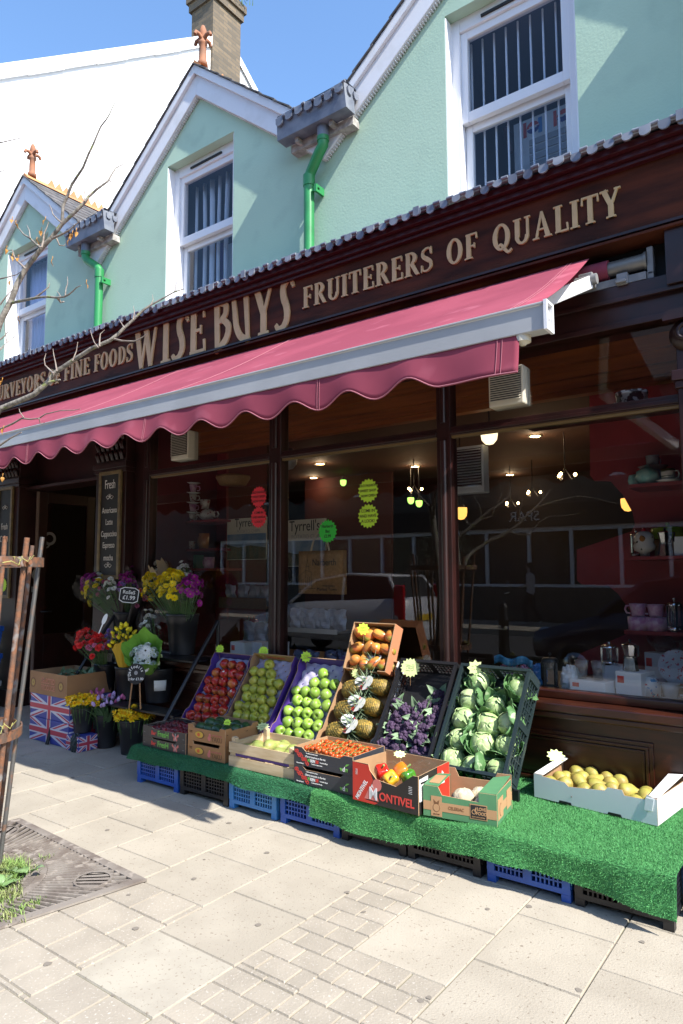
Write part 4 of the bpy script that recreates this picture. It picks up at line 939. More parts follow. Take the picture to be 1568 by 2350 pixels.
decal(b, [(.02, .02), (.115, .02), (.115, .115), (.02, .115)], KR, 'side_panel', T=RS); decal(b, ell(.067, .06, .02, .03, 16), INK['brown'], 'printed_root', -.0016, T=RS); decal(b, ell(.067, .06, .017, .027, 16), KR, 'printed_root', -.0023, T=RS)
decal(b, [(.115, .045), (.285, .045), (.285, .085), (.115, .085)], KR, 'kraft_band', T=RS); decal(b, [(.18, .025), (.262, .025), (.262, .115), (.18, .115)], KR, 'side_panel', -.0016, T=RS)
def flap(par, pts, mt, name='top_flap'):
    m = MB(); m.add(pts, [tuple(range(len(pts)))], False); m.build(name, mt, par, solid=.004)
flap(b, [(0.002, .004, h), (.075, .004, h+.001), (.085, .16, h+.02), (.004, .17, h+.012)], K['cardgreen']); flap(b, [(.02, .03, h+.006), (.07, .03, h+.006), (.075, .13, h+.0185), (.02, .13, h+.0145)], KR, 'kraft_flap'); flap(b, [(w_-.085, .004, h), (w_-.002, .004, h+.001), (w_-.004, d-.01, h+.016), (w_-.075, d-.06, h+.012)], K['cardgreen'])
# --- white carton of yellow pears
w_, d, h = .62, .40, .118
fr = [(0, 0), (w_, 0), (w_, h), (w_-.045, h+.014), (w_-.05, .108), (w_-.15, .105), (w_-.16, .128), (w_-.23, .126), (w_-.245, .108), (.19, .088), (.17, .105), (.05, .112), (.045, h), (0, h)]
bk = [(0, 0), (w_, 0), (w_, h+.03), (w_-.11, h+.03), (w_-.11, h+.05), (w_-.165, h+.052), (w_-.18, h+.012), (.24, h), (.24, h+.028), (.14, h+.03), (.13, h+.005), (0, h+.01)]
b = boxthing('pear_carton', 'white carton of yellow pears alone on the right end of the grass', 'carton', -1.382, 3.562, ZT+.013, R(-7.2), card_box(w_, d, h, front=fr, back=bk), K['cardwhite'])
flap(b, [(.002, .003, h), (.05, .003, h), (.045, .30, h+.025), (.004, .32, h+.03)], K['cardwhite'], 'corner_flap'); flap(b, [(w_-.05, .02, h-.004), (w_-.004, .02, h), (w_-.004, d-.01, h+.03), (w_-.07, d-.03, h+.025)], K['cardwhite'], 'corner_flap'); flap(b, [(w_-.058, -.0035, .06), (w_-.022, -.0045, .062), (w_-.012, -.002, h), (w_-.05, -.001, h)], K['cardwhite'], 'corner_flap')
for x in (.17, .42): decal(b, [(x-.035, .0005), (x+.035, .0005), (x+.03, .012), (x-.03, .012)], INK['black'], 'hand_hole')
# ================================================================ slanted trays
TH = R(54)
def tray(name, label, x0, w_, L_, hgt, outer, inner, edge=None, ty=3.505, tz=.295, th=TH, rz=0, cat='tray', top=None, cut=True):
    """open tray, front left bottom corner at the location; local y runs up the slope, z away from it"""
    t = thing(name, label, cat, (x0, ty, tz), (th, 0, rz))
    m = MB(); k = .005; h = hgt
    def wall(a, b, c, mo=0, mi=1):
        pass
    def board(x0, x1, y0, y1, prof=None):
        m.mi = 0; m.box((x0, y0, 0), (x1, y1, h))
    f = .06 if cut else 0
    # side walls with raised corners
    for xs in (0, w_-k):
        vs = [(0, 0), (L_, 0), (L_, h), (L_-.07, h), (L_-.10, h*.78), (.10, h*.78), (.07, h), (0, h)] if cut else [(0, 0), (L_, 0), (L_, h), (0, h)]
        n = len(vs); ins = [(xs+k, y, z) for y, z in vs]; out = [(xs, y, z) for y, z in vs]
        left = xs == 0
        o = len(m.v); m.mi = 0 if left else 1; m.add(out, [tuple(range(n-1, -1, -1))], False); m.mi = 1 if left else 0; m.add(ins, [tuple(range(n))], False)
        m.mi = 2
        for i in range(n):
            j = (i+1) % n; m.f.append([o+i, o+j, o+n+j, o+n+i]); m.m.append(2); m.sm.append(False)
    for ys, fr in ((0, True), (L_-k, False)):
        hh = h*.62 if fr else (top or h)
        vs = [(k, 0), (w_-k, 0), (w_-k, h if not fr else h), (w_-.06, h), (w_-.09, hh), (.09, hh), (.06, h), (k, h)]
        n = len(vs); o = len(m.v); m.mi = 0 if fr else 1; m.add([(x, ys, z) for x, z in vs], [tuple(range(n))], False); m.mi = 1 if fr else 0; m.add([(x, ys+k, z) for x, z in vs], [tuple(range(n-1, -1, -1))], False)
        m.mi = 2
        for i in range(n):
            j = (i+1) % n; m.f.append([o+i, o+n+i, o+n+j, o+j]); m.m.append(2); m.sm.append(False)
    m.mi = 1; m.box((k, k, .001), (w_-k, L_-k, .005))
    m.build('carton', [outer, inner, edge or EDGE], t); return t
K['liner'] = mat('pale_lilac_moulded_liner', (.46, .44, .60), .6)
def liner(t, w_, L_, p, mt):
    def fn(u, v):
        x = .008+(w_-.016)*u; y = .008+(L_-.016)*v
        return V((x, y, .012+.010*(math.cos(2*PI*x/p)*math.cos(2*PI*y/p))))
    m = MB(); m.sheet(fn, 24, 36); m.build('moulded_liner', mt, t)
# --- fruit meshes
def apple_mesh(seed):
    random.seed(seed); m = MB(); N = 14
    prof = [(.0005, -.024), (.008, -.029), (.016, -.033), (.025, -.030), (.033, -.018), (.0375, 0), (.0365, .014), (.030, .027), (.021, .0325), (.012, .031), (.005, .024), (.0005, .021)]
    k = len(prof); vs = []; ph = random.uniform(0, 6)
    for r, z in prof:
        for j in range(N):
            a = 2*PI*j/N; rr = r*(1+.02*math.cos(5*a+ph)); vs.append((rr*math.cos(a), rr*math.sin(a)*1.02, z*(1+.05*math.cos(a+ph))))
    m.add(vs, [(i*N+j, i*N+(j+1) % N, (i+1)*N+(j+1) % N, (i+1)*N+j) for i in range(k-1) for j in range(N)], True)
    m.mi = 1; m.tube([(0, 0, .02), (.002, .001, .032), (.006, .002, .040)], [.0016, .0013, .0018], 6)
    return m
K['stem'] = mat('brown_stem', (.10, .055, .02), .8)
K['redapple'] = mat('red_apple_skin', (.40, .018, .018), .26, col2=(.50, .20, .035), nscale=13, nmix=(.45, .72), rnd=.3, coat=.15)
K['yelapple'] = mat('yellow_green_apple_skin', (.37, .42, .045), .32, col2=(.46, .42, .06), nscale=14, rnd=.16, coat=.1, col3=(.22, .2, .04), n3=160, m3=(.66, .72))
K['grnapple'] = mat('green_apple_skin', (.21, .36, .045), .28, col2=(.29, .43, .08), nscale=14, rnd=.14, coat=.15, col3=(.5, .62, .3), n3=170, m3=(.68, .74))
APPLES = {}
def apple(kind):
    if kind not in APPLES:
        o = []
        for s in range(3):
            a = apple_mesh(s).build('apple', [K[kind], K['stem']]); COL.objects.unlink(a); o.append(a)
        APPLES[kind] = o
    return random.choice(APPLES[kind])
def place(par, proto, local, rot, label, cat, group, sc=1.0, name=None):
    o = proto.copy(); COL.objects.link(o); o.name = name or proto.name
    mw = M.Translation(par.location) @ par.rotation_euler.to_matrix().to_4x4() @ M.Translation(local)
    o.location = mw.translation; o.rotation_euler = rot; o.scale = (sc,)*3
    return tag(o, label, cat, group)
def fill(t, kind, w_, rows, word, where, group, r=.038, dx=.083, dy=.073, y0=.05, z=.045, miss=(), stickers=()):
    random.seed(sum(map(ord, kind)))
    for j in range(rows):
        off = .0 if j % 2 == 0 else dx/2; n = int((w_-.02-off)/dx); c = 0
        for i in range(n):
            x = .048+off+dx*i
            if x > w_-.035 or (j, i) in miss: continue
            c += 1
            p = V((x+random.uniform(-.005, .005), y0+dy*j+random.uniform(-.006, .006), z+random.uniform(-.004, .008)))
            o = place(t, apple(kind), p, (random.gauss(.9, .7), random.gauss(0, .6), random.uniform(0, 6.28)), f'{word} apple {ORD[c-1]} from left in {ORD[j]} row up, {where}', 'apple', group, random.uniform(.95, 1.07), 'apple')
            if (j, i) in stickers:
                m = MB(); m.lathe([(.0, .0008), (.009, .0008), (.009, 0)], 12); q = m.build('fruit_sticker', K['paper'], o)
                d = (V((0, -.55, 1))).normalized(); d = (V((.3, -.75, .6))).normalized()
                mi = o.rotation_euler.to_matrix().inverted(); d = mi @ d
                q.location = d*.0368; q.rotation_euler = d.to_track_quat('Z', 'Y').to_euler()
tr = tray('apple_tray', 'purple card tray of red apples, leftmost of the slanted trays', -4.015, .40, .56, .085, K['cardpurple'], K['cardpurple'])
liner(tr, .40, .56, .083, K['liner']); fill(tr, 'redapple', .40, 7, 'red', 'leftmost tray', 'red apples', y0=.045, dx=.084, stickers=((1, 1), (4, 2), (5, 1), (3, 3)), miss=((6, 0),))
tr = tray('apple_tray', 'purple and yellow card tray of yellow green apples, middle apple tray', -3.60, .40, .58, .09, K['cardpurple'], K['cardinner'])
liner(tr, .40, .58, .083, K['liner']); fill(tr, 'yelapple', .40, 8, 'yellow green', 'middle apple tray', 'yellow green apples', y0=.04, dx=.08, dy=.068, miss=((7, 3), (7, 2), (6, 3), (7, 0)))
m = MB(); m.box((.01, .571, .02), (.39, .5745, .088)); m.build('yellow_end_panel', INK['gold'], tr); text('printed_name', 'Pomme du Jour', .03, INK['red'], tr, (.20, .5705, .055), rot=(PI/2, 0, 0), sx=.9)
tr = tray('apple_tray', 'purple card tray of bright green apples, third of the slanted trays', -3.145, .40, .585, .09, K['cardpurple'], K['cardpurple'])
liner(tr, .40, .585, .083, K['liner']); fill(tr, 'grnapple', .40, 7, 'bright green', 'right apple tray', 'bright green apples', y0=.045, dx=.084, dy=.075, miss=((6, 0), (6, 1), (5, 0), (6, 3)), stickers=((3, 2), (1, 1)))
# --- pineapples
K['pineskin'] = mat('pineapple_skin', (.26, .17, .035), .6, col2=(.10, .09, .025), nscale=45, nmix=(.4, .62), col3=(.42, .28, .05), n3=70, m3=(.55, .65), rnd=.15)
K['pineleaf'] = mat('pineapple_leaf', (.10, .16, .085), .5, col2=(.19, .25, .15), nscale=20)
def pineapple_proto():
    t = thing('pineapple', '', 'pineapple', (0, 0, 0)); N, Q = 30, 24; m = MB(); L_ = .15
    def fn(u, v):
        a = 2*PI*u; s = v*2-1; r = .052*math.sqrt(max(0, 1-abs(s)**3.2))
        g = abs(math.sin(u*N/2*PI/1.0+v*Q*PI/2.6))*abs(math.sin(u*N/2*PI-v*Q*PI/2.6))
        r *= 1+.13*g; return V((v*L_, r*math.cos(a), r*math.sin(a)))
    m.sheet(fn, 60, 44); m.build('body', K['pineskin'], t)
    m = MB(); random.seed(11)
    for i in range(34):
        a = i*2.4; k = i/34; ln = .05+.075*(1-abs(k-.5)); sp = .12+.95*k; b = V((L_-.006, .012*math.cos(a), .012*math.sin(a)))
        d = V((math.cos(sp), math.sin(sp)*math.cos(a), math.sin(sp)*math.sin(a))); out = V((0, math.cos(a), math.sin(a))); sd = d.cross(out).normalized()
        w0 = .0075; p1 = b+d*ln*.5+out*ln*.03; p2 = b+d*ln+out*ln*.22
        m.add([b-sd*w0, b+sd*w0, p1+sd*w0*.8, p1-sd*w0*.8, p2], [(0, 1, 2, 3), (3, 2, 4)], True)
    m.build('crown', K['pineleaf'], t, solid=.0012)
    m = MB(); m.T = M.Translation((L_+.035, 0, .042)) @ M.Rotation(R(-12), 4, 'Y'); m.add([(.058*math.cos(a), .044*math.sin(a), 0) for a in [2*PI*i/24 for i in range(24)]]+[(.058*math.cos(a), .044*math.sin(a), .001) for a in [2*PI*i/24 for i in range(24)]], [tuple(range(23, -1, -1)), tuple(range(24, 48))]+[(i, (i+1) % 24, 24+(i+1) % 24, 24+i) for i in range(24)], False)
    tg = m.build('swing_tag', INK['white'], t)
    m = MB(); m.T = M.Translation((L_+.035, 0, .042)) @ M.Rotation(R(-12), 4, 'Y'); m.add([(.056*math.cos(a), .042*math.sin(a), .0016) for a in [1.9+2.5*i/12 for i in range(13)]], [tuple(range(13))], False); m.build('red_print', INK['red'], tg)
    m = MB(); m.T = M.Translation((L_+.04, 0, .042)) @ M.Rotation(R(-12), 4, 'Y'); m.add([(.008*math.cos(a), .011*math.sin(a), .0017) for a in [2*PI*i/12 for i in range(12)]], [tuple(range(12))], False); m.build('pineapple_print', INK['green'], tg)
    return t
tr = tray('pineapple_tray', 'plain brown card tray of pineapples, between green apples and purple broccoli', -2.735, .40, .60, .11, K['cardwhite'], K['cardinner'])
pp = pineapple_proto(); first = True
for j in range(4):
    for i in range(2):
        y = .085+.145*j+(.05 if i else 0)
        loc = V((.035 if i == 0 else .375, y, .062)); mw = M.Translation(tr.location) @ tr.rotation_euler.to_matrix().to_4x4() @ M.Translation(loc)
        o = pp if first else dup(pp); first = False
        o['label'] = f'pineapple {ORD[j]} from the bottom in the {("left", "right")[i]} column of the brown tray'; o['group'] = 'pineapples'
        rl = (tr.rotation_euler.to_matrix() @ Euler((random.uniform(-.5, .2), R(-6 if i == 0 else -8), R(random.uniform(2, 14)) if i == 0 else PI-R(random.uniform(0, 14)))).to_matrix())
        o.location = mw.translation; o.rotation_euler = rl.to_euler(); o.scale = (1.12 if i == 0 else .95,)*3
# --- mangoes in a small carton on top
K['mango'] = mat('mango_skin', (.62, .31, .06), .32, col2=(.45, .05, .03), nscale=8, nmix=(.38, .62), rnd=.22, col3=(.28, .34, .05), n3=7, m3=(.56, .68))
def mango_mesh():
    m = MB(); m.sheet(lambda u, v: V((.034*math.sin(PI*v)**.8*math.cos(2*PI*u), .030*math.sin(PI*v)**.8*math.sin(2*PI*u), -.05*math.cos(PI*v)+.012*math.sin(PI*v)**2*math.cos(2*PI*u))), 16, 12); return m.build('mango', K['mango'])
mp = mango_mesh(); COL.objects.unlink(mp)
tr = tray('mango_carton', 'small salmon coloured carton of mangoes leaning against the window above the pineapples', -2.70, .33, .32, .10, K['cardpeach'], K['cardinner'], ty=3.76, tz=.745, th=R(66), cut=False)
random.seed(2)
for j in range(3):
    for i in range(4):
        p = V((.047+.078*i+random.uniform(-.004, .004), .065+.095*j, .05)); place(tr, mp, p, (random.gauss(TH, .25), random.gauss(0, .2), random.uniform(0, 6)), f'red and yellow mango {ORD[i]} from left in {("bottom", "middle", "top")[j]} row of the salmon carton', 'mango', 'mangoes', random.uniform(1.12, 1.26), 'mango')
m = MB()
for z in (.03, .07):
    m.lathe([(.008, 0), (.0, 0)], 10, (.331, .1+z, z))
# --- plastic display crates
def display_crate(name, label, x0, w_, L_, h, mt, ty, tz, th, rz=0):
    t = crate_mesh(w_, L_, h, lattice=13, feet=False, rows=4); 
    for i in range(9): t.box((-w_/2+.013, -L_/2+L_*i/9, .004), (w_/2-.013, -L_/2+L_*i/9+.02, .010))
    off = M.Translation((w_/2, L_/2, 0)); t.v = [off @ p for p in t.v]
    o = t.build(name, mt, None, (x0, ty, tz), (th, 0, rz)); return tag(o, label, 'crate')
bc = display_crate('display_crate', 'black slanted plastic crate half full of purple sprouting broccoli', -2.285, .39, .60, .16, K['cblack'], 3.50, .295, TH)
cc = display_crate('display_crate', 'dark green slanted plastic crate of cabbages, rightmost of the slanted display', -1.875, .43, .62, .17, K['cdeep'], 3.50, .27, R(55), R(-2))
# purple broccoli
K['floret'] = mat('purple_floret', (.048, .026, .062), .85, col2=(.085, .05, .10), nscale=60, rnd=.3, bump=(160, .8, .004)); K['brocleaf'] = mat('grey_green_leaf', (.13, .22, .11), .6, col2=(.20, .30, .17), nscale=25, rnd=.2); K['stalk'] = mat('pale_green_stalk', (.34, .45, .22), .6)
def leaf_sheet(m, o, d, up, ln, wd, curl, wave=3, nu=4, nv=7):
    d = d.normalized(); sd = d.cross(up).normalized(); nn = sd.cross(d); ph = random.uniform(0, 6)
    def fn(u, v):
        s = u*2-1; wv = wd*math.sin(PI*min(1, (v*.92+.08))**.8)
        return o+d*(ln*v)+sd*(s*wv)+nn*(curl*v*v*ln+abs(s)**2*wv*.35+.10*wd*math.sin(wave*v*5+ph+s*2)*abs(s))
    m.sheet(fn, nu, nv)
def broccoli(seed):
    random.seed(seed); t = thing('broccoli_spear', '', 'broccoli', (0, 0, 0))
    m = MB(); m.tube([(0, 0, -.05), (.004, .004, -.01), (0, 0, .02)], [.009, .008, .012], 7); m.build('stalk', K['stalk'], t)
    m = MB()
    for i in range(17):
        a = i*2.4; r = .0078*math.sqrt(i); z = .042-r*.75+random.uniform(-.004, .004); R0 = random.uniform(.009, .013)
        c = V((r*math.cos(a), r*math.sin(a), z)); nn = 8; k = 6; vs = [(c.x+R0*(1+random.uniform(-.16, .16))*math.sin(PI*p/k)*math.cos(2*PI*q/nn), c.y+R0*(1+random.uniform(-.16, .16))*math.sin(PI*p/k)*math.sin(2*PI*q/nn), c.z-R0*(1+random.uniform(-.1, .1))*math.cos(PI*p/k)) for p in range(k+1) for q in range(nn)]
        m.add(vs, [(p*nn+q, p*nn+(q+1) % nn, (p+1)*nn+(q+1) % nn, (p+1)*nn+q) for p in range(k) for q in range(nn)], False)
    m.build('floret_head', K['floret'], t)
    for i in range(4):
        m = MB(); a = random.uniform(0, 6.28); leaf_sheet(m, V((0, 0, -.01)), V((math.cos(a), math.sin(a), .9)), V((0, 0, 1)), random.uniform(.06, .095), .022, -.3); m.build('leaf', K['brocleaf'], t, solid=.001)
    return t
protos = [broccoli(s) for s in range(3)]; used = set(); random.seed(21); n = 0; mt_ = bc.rotation_euler.to_matrix().to_4x4()
for j in range(7):
    for i in range(5):
        if j >= 5 and i < 2 or (j == 6 and i != 3): continue
        x = .055+.07*i+random.uniform(-.012, .012)+(.02 if j % 2 else -.01); y = .05+.062*j+random.uniform(-.012, .012); z = .085+random.uniform(-.01, .02)-(.012*j if j > 4 else 0)
        k = n % 3; o = protos[k] if k not in used else dup(protos[k]); used.add(k); n += 1
        o['label'] = f'purple broccoli spear {ORD[i if j < 5 else i-2]} from left in {ORD[j]} row up, black crate'; o['group'] = 'purple broccoli spears'
        o.location = (M.Translation(bc.location) @ mt_) @ V((x, y, z)); o.rotation_euler = (mt_.to_3x3() @ Euler((random.gauss(-.35, .35), random.gauss(0, .35), random.uniform(0, 6.28))).to_matrix()).to_euler(); o.scale = (random.uniform(1.0, 1.25),)*3
# cabbages
K['cabheart'] = mat('cabbage_heart', (.47, .58, .30), .45, col2=(.34, .48, .19), nscale=14, rnd=.1, bump=(28, .6, .008)); K['cableaf'] = mat('cabbage_outer_leaf', (.06, .15, .045), .55, col2=(.10, .22, .075), nscale=18, rnd=.15, bump=(45, .5, .006), col3=(.30, .40, .22), n3=26, m3=(.60, .66))
def cabbage(seed):
    random.seed(seed); t = thing('cabbage', '', 'cabbage', (0, 0, 0)); r = .058
    m = MB(); ph = random.uniform(0, 6); m.sheet(lambda u, v: V((math.sin(PI*v)*math.cos(2*PI*u), math.sin(PI*v)*math.sin(2*PI*u), -1.12*math.cos(PI*v)))*(r*(1+.02*math.sin(7*2*PI*u+3*v+ph)*math.sin(PI*v)+.025*math.sin(2*2*PI*u+ph))), 28, 16); m.build('heart', K['cabheart'], t)
    for i in range(4):
        m = MB(); a1 = i*2*PI/4+random.uniform(-.3, .3); p3 = random.uniform(0, 6); tp_ = random.uniform(.80, .97)
        def fw(u, v):
            s = u*2-1; a = a1+s*1.15*math.sin(PI*(.12+.80*v)); th = PI*(1-tp_*v); rr = r*(1.035+.012*i+.035*abs(s)**3+.05*v**5+.02*math.sin(s*8+p3)*v*abs(s)-.02*math.cos(s*2.2)**8)
            return V((math.sin(th)*math.cos(a)*rr, math.sin(th)*math.sin(a)*rr, 1.1*math.cos(th)*rr))
        m.sheet(fw, 12, 12); m.build('wrapper_leaf', K['cabheart'], t, solid=.0022)
    for i in range(5):
        m = MB(); a = i*2*PI/5+random.uniform(-.4, .4); leaf_sheet(m, V((.55*r*math.cos(a), .55*r*math.sin(a), -.028)), V((math.cos(a), math.sin(a), random.uniform(.35, .75))), V((0, 0, 1)), random.uniform(.075, .115), random.uniform(.034, .05), random.uniform(-.1, .5), 4, 6, 8); m.build('loose_leaf', K['cableaf'], t, solid=.0012)
    for i in range(6):
        m = MB(); a0 = i*2*PI/6+random.uniform(-.3, .3); span = random.uniform(.8, 1.25); top = random.uniform(.38, .72); fl = random.uniform(.4, 1.1); p2 = random.uniform(0, 6)
        def fn(u, v):
            s = u*2-1; a = a0+s*span*math.sin(PI*(.15+.75*v)); th = PI*(1-top*v*.98); e = v**2.2
            rr = r*(1.12+.03*i/6+fl*e+.06*math.sin(s*9+p2)*v*abs(s)+.05*math.sin(v*8+p2)*abs(s))
            return V((math.sin(th)*math.cos(a)*rr, math.sin(th)*math.sin(a)*rr, 1.1*math.cos(th)*rr*(1-.12*e)))
        m.sheet(fn, 10, 10); m.build('outer_leaf', K['cableaf'], t, solid=.0014)
    return t
protos = [cabbage(s) for s in range(4)]; used = set(); random.seed(5); n = 0; mt_ = cc.rotation_euler.to_matrix().to_4x4()
spots = [(.075, .065), (.205, .06), (.34, .07), (.08, .19), (.22, .185), (.355, .20), (.075, .31), (.225, .30), (.35, .325), (.09, .43), (.235, .415), (.10, .545), (.345, .53)]
for k, (x, y) in enumerate(spots):
    q = k % 4; o = protos[q] if q not in used else dup(protos[q]); used.add(q); row = 0 if k < 3 else 1 if k < 6 else 2 if k < 9 else 3 if k < 11 else 4
    c = [0, 3, 6, 9, 11][row]; o['label'] = f'green cabbage {ORD[k-c]} from left in {ORD[row]} row up, dark green crate'; o['group'] = 'green cabbages'
    o.location = (M.Translation(cc.location) @ mt_) @ V((x, y, .085)); o.rotation_euler = (mt_.to_3x3() @ Euler((random.gauss(.1, .4), random.gauss(0, .35), random.uniform(0, 6.28))).to_matrix()).to_euler(); o.scale = (random.uniform(.82, 1.14),)*3
# --- pears, avocados, tomatoes, peppers, celeriac in the front boxes
def pear_mesh(ln, fat, mt):
    m = MB(); prof = []
    for i in range(15):
        s = i/14; r = fat*float(np.interp(s, [0, .04, .12, .22, .34, .46, .58, .70, .82, .92, .97, 1], [.02, .42, .76, .95, 1, .95, .80, .60, .46, .38, .26, .02])); prof.append((max(r, .0008), s*ln))
    m.lathe(prof, 14); m.v = [V((p.x+.006*math.sin(p.z/ln*3), p.y, p.z-ln*.4)) for p in m.v]; m.mi = 1; m.tube([(.001, 0, ln*.58), (.004, .002, ln*.66), (.009, .004, ln*.74)], [.0022, .0017, .0022], 6)
    return m.build('pear', [mt, K['stem']])
K['pearskin'] = mat('yellow_pear_skin', (.36, .33, .065), .5, col2=(.34, .25, .06), nscale=13, rnd=.14, col3=(.22, .15, .05), n3=150, m3=(.62, .7)); K['confskin'] = mat('conference_pear_skin', (.27, .34, .085), .5, col2=(.33, .31, .10), nscale=14, rnd=.12, col3=(.2, .16, .07), n3=140, m3=(.62, .7))
yp = pear_mesh(.108, .0385, K['pearskin']); cp_ = pear_mesh(.118, .034, K['confskin'])
for o in (yp, cp_): COL.objects.unlink(o)
class Base:
    def __init__(s, loc, rz): s.location = V(loc); s.rotation_euler = Euler((0, 0, rz))
pb = Base((-1.382, 3.562, ZT+.013), R(-7.2)); random.seed(9)
for j in range(4):
    for i in range(7):
        if (j, i) in ((3, 4), (3, 5), (3, 6), (2, 6)): continue
        p = V((.06+.083*i+random.uniform(-.012, .012)+(.03 if j % 2 else 0), .078+.08*j+random.uniform(-.01, .01), .062+random.uniform(-.006, .022)))
        if p.x > .575: continue
        place(pb, yp, p, (R(90)+random.gauss(0, .3), random.gauss(0, .5), random.uniform(0, 6.28)), f'yellow pear {ORD[i]} from left in {ORD[j]} row from the front, white carton', 'pear', 'yellow pears', random.uniform(.95, 1.1), 'pear')
wb = Base((-3.105, 3.04, ZT+.012), R(.3))
for k, (x, y, z, a) in enumerate([(.07, .07, .09, 1.4), (.15, .10, .105, .4), (.24, .07, .095, 2.0), (.33, .09, .10, 1.6), (.42, .08, .10, .9), (.46, .18, .10, 2.8), (.36, .2, .095, .2), (.25, .2, .10, 1.2), (.14, .22, .10, 2.2), (.07, .18, .09, .8), (.22, .135, .12, 1.7), (.40, .14, .118, 1.1), (.2, .28, .09, .2), (.38, .28, .09, 1.5)]):
    place(wb, cp_, V((x, y, z)), (R(90)+random.gauss(0, .15), 0, a+1.2), f'green pear in the slatted wooden crate, number {k+1}' if 0 else ['green pear at the front left corner of the slatted crate', 'green pear pointing right near the left post of the slatted crate', 'green pear at the front slat left of centre', 'green pear at the front slat right of centre', 'green pear beside the front right post', 'green pear against the right end board of the slatted crate', 'green pear behind the right front pears in the slatted crate', 'green pear in the centre of the slatted crate', 'green pear behind the left front pears in the slatted crate', 'green pear against the left end board of the slatted crate', 'green pear lying on top of the left pears in the slatted crate', 'green pear lying on top of the right pears in the slatted crate', 'green pear by the back slat, left half', 'green pear by the back slat, right half'][k], 'pear', 'green pears', 1.05, 'pear')
K['avoskin'] = mat('avocado_skin', (.022, .06, .022), .35, col2=(.035, .09, .03), nscale=30, rnd=.2, bump=(180, .4, .003)); av = pear_mesh(.105, .036, K['avoskin']); COL.objects.unlink(av)
ab = Base((-3.492, 3.052, ZT+.113), R(1)); random.seed(13)
for j in range(3):
    for i in range(4): place(ab, av, V((.055+.075*i, .06+.085*j, .062+random.uniform(0, .02))), (R(90)+random.gauss(0, .2), random.gauss(0, .3), random.uniform(.6, 2.2)), f'dark green avocado {ORD[i]} from left in {("front", "middle", "back")[j]} row, upper brown carton', 'avocado', 'avocados', random.uniform(.92, 1.05), 'avocado')
K['tomato'] = mat('cherry_tomato_skin', (.58, .065, .012), .18, col2=(.55, .10, .015), nscale=30, rnd=.15, coat=.3); K['vine'] = mat('tomato_vine', (.16, .24, .06), .7)
tb_ = Base((-2.568, 3.022, ZT+.111), R(-1)); random.seed(17)
tm = MB(); tm.lathe([(.0005, -.013), (.007, -.012), (.0125, -.005), (.014, .002), (.012, .009), (.006, .0125), (.0005, .012)], 12); tmo = tm.build('tomato', K['tomato']); COL.objects.unlink(tmo)
for q in range(7):
    x0 = .06+.048*q; t = thing('tomato_truss', f'truss of red cherry tomatoes {ORD[q]} from the left in the upper slate carton', 'tomatoes', tb_.location+V((x0, .05, .06)), (0, 0, R(-1)), 'trusses of cherry tomatoes')
    vp = [V((0, .22*s/6, .028+.008*math.sin(s*1.9+q))) for s in range(7)]; m = MB(); m.tube(vp, .0022, 5)
    for s in range(7):
        for sd in (-1, 1): m.tube([vp[s], vp[s]+V((sd*.008, .005, .004)), vp[s]+V((sd*.013, .006, -.004))], .0012, 4)
    m.build('vine', K['vine'], t)
    for s in range(7):
        for sd in (-1, 1):
            o = tmo.copy(); COL.objects.link(o); o.parent = t; o.name = 'tomato'; o.location = vp[s]+V((sd*.014, random.uniform(-.004, .008), -.012+random.uniform(-.005, .008))); o.rotation_euler = (random.gauss(0, .4), random.gauss(0, .4), 0); o.scale = (random.uniform(.9, 1.12),)*3
def pepper(mt, loc, rot, lab):
    t = thing('pepper', lab, 'pepper', loc, rot, 'bagged peppers'); m = MB()
    m.sheet(lambda u, v: V((1, 0, 0)) @ M.Identity(3) if 0 else V(((.040*math.sin(PI*v)**.62*(1+.12*math.cos(4*2*PI*u/1.0))*math.cos(2*PI*u)), (.040*math.sin(PI*v)**.62*(1+.12*math.cos(4*2*PI*u))*math.sin(2*PI*u)), -.043*math.cos(PI*v)-.012*math.exp(-((v-1)/.12)**2))), 24, 12)
    m.build('flesh', mt, t); m = MB(); m.tube([(0, 0, .028), (.002, 0, .045), (.008, 0, .055)], [.006, .005, .006], 7); m.build('stem', K['vine'], t)
gl = lambda n, c: mat(n, c, .15, coat=.5)
pbx = V((-2.128, 2.975, ZT+.012)); pepper(gl('red_pepper_skin', (.55, .02, .012)), pbx+V((.135, .07, .142)), (.5, .3, .2), 'red pepper at the left of the bagged peppers'); pepper(gl('yellow_pepper_skin', (.72, .36, .015)), pbx+V((.205, .045, .128)), (1.1, .1, .5), 'yellow pepper in the middle of the bagged peppers'); pepper(gl('green_pepper_skin', (.06, .22, .02)), pbx+V((.27, .11, .13)), (1.3, .5, 1), 'green pepper at the right of the bagged peppers'); pepper(gl('orange_pepper_skin', (.70, .20, .015)), pbx+V((.225, .12, .15)), (.9, .2, 2), 'orange pepper behind the yellow one in the bag')
def film_bag(name, lab, c, sz, seed, par=None, group=None, mt='film'):
    random.seed(seed); ph = [random.uniform(0, 6) for _ in range(4)]; m = MB()
    def fn(u, v):
        a = 2*PI*u; q = PI*v; k = 1+.06*math.sin(5*a+ph[0]+4*q)+.06*math.sin(9*a-7*q+ph[1])+.05*math.sin(13*q+ph[2]+2*a)
        return V((sz[0]*math.sin(q)**.7*math.cos(a)*k, sz[1]*math.sin(q)**.7*math.sin(a)*k, -sz[2]*math.cos(q)*k))
    m.sheet(fn, 26, 16, smooth=False); o = m.build(name, K[mt], None, c); return tag(o, lab, 'bag', group)
film_bag('clear_bag', 'crinkled clear bag round the red and yellow peppers', pbx+V((.19, .085, .135)), (.105, .085, .062), 4); film_bag('clear_bag', 'second crinkled clear bag at the right end of the pepper carton', pbx+V((.325, .17, .165)), (.062, .085, .04), 7)
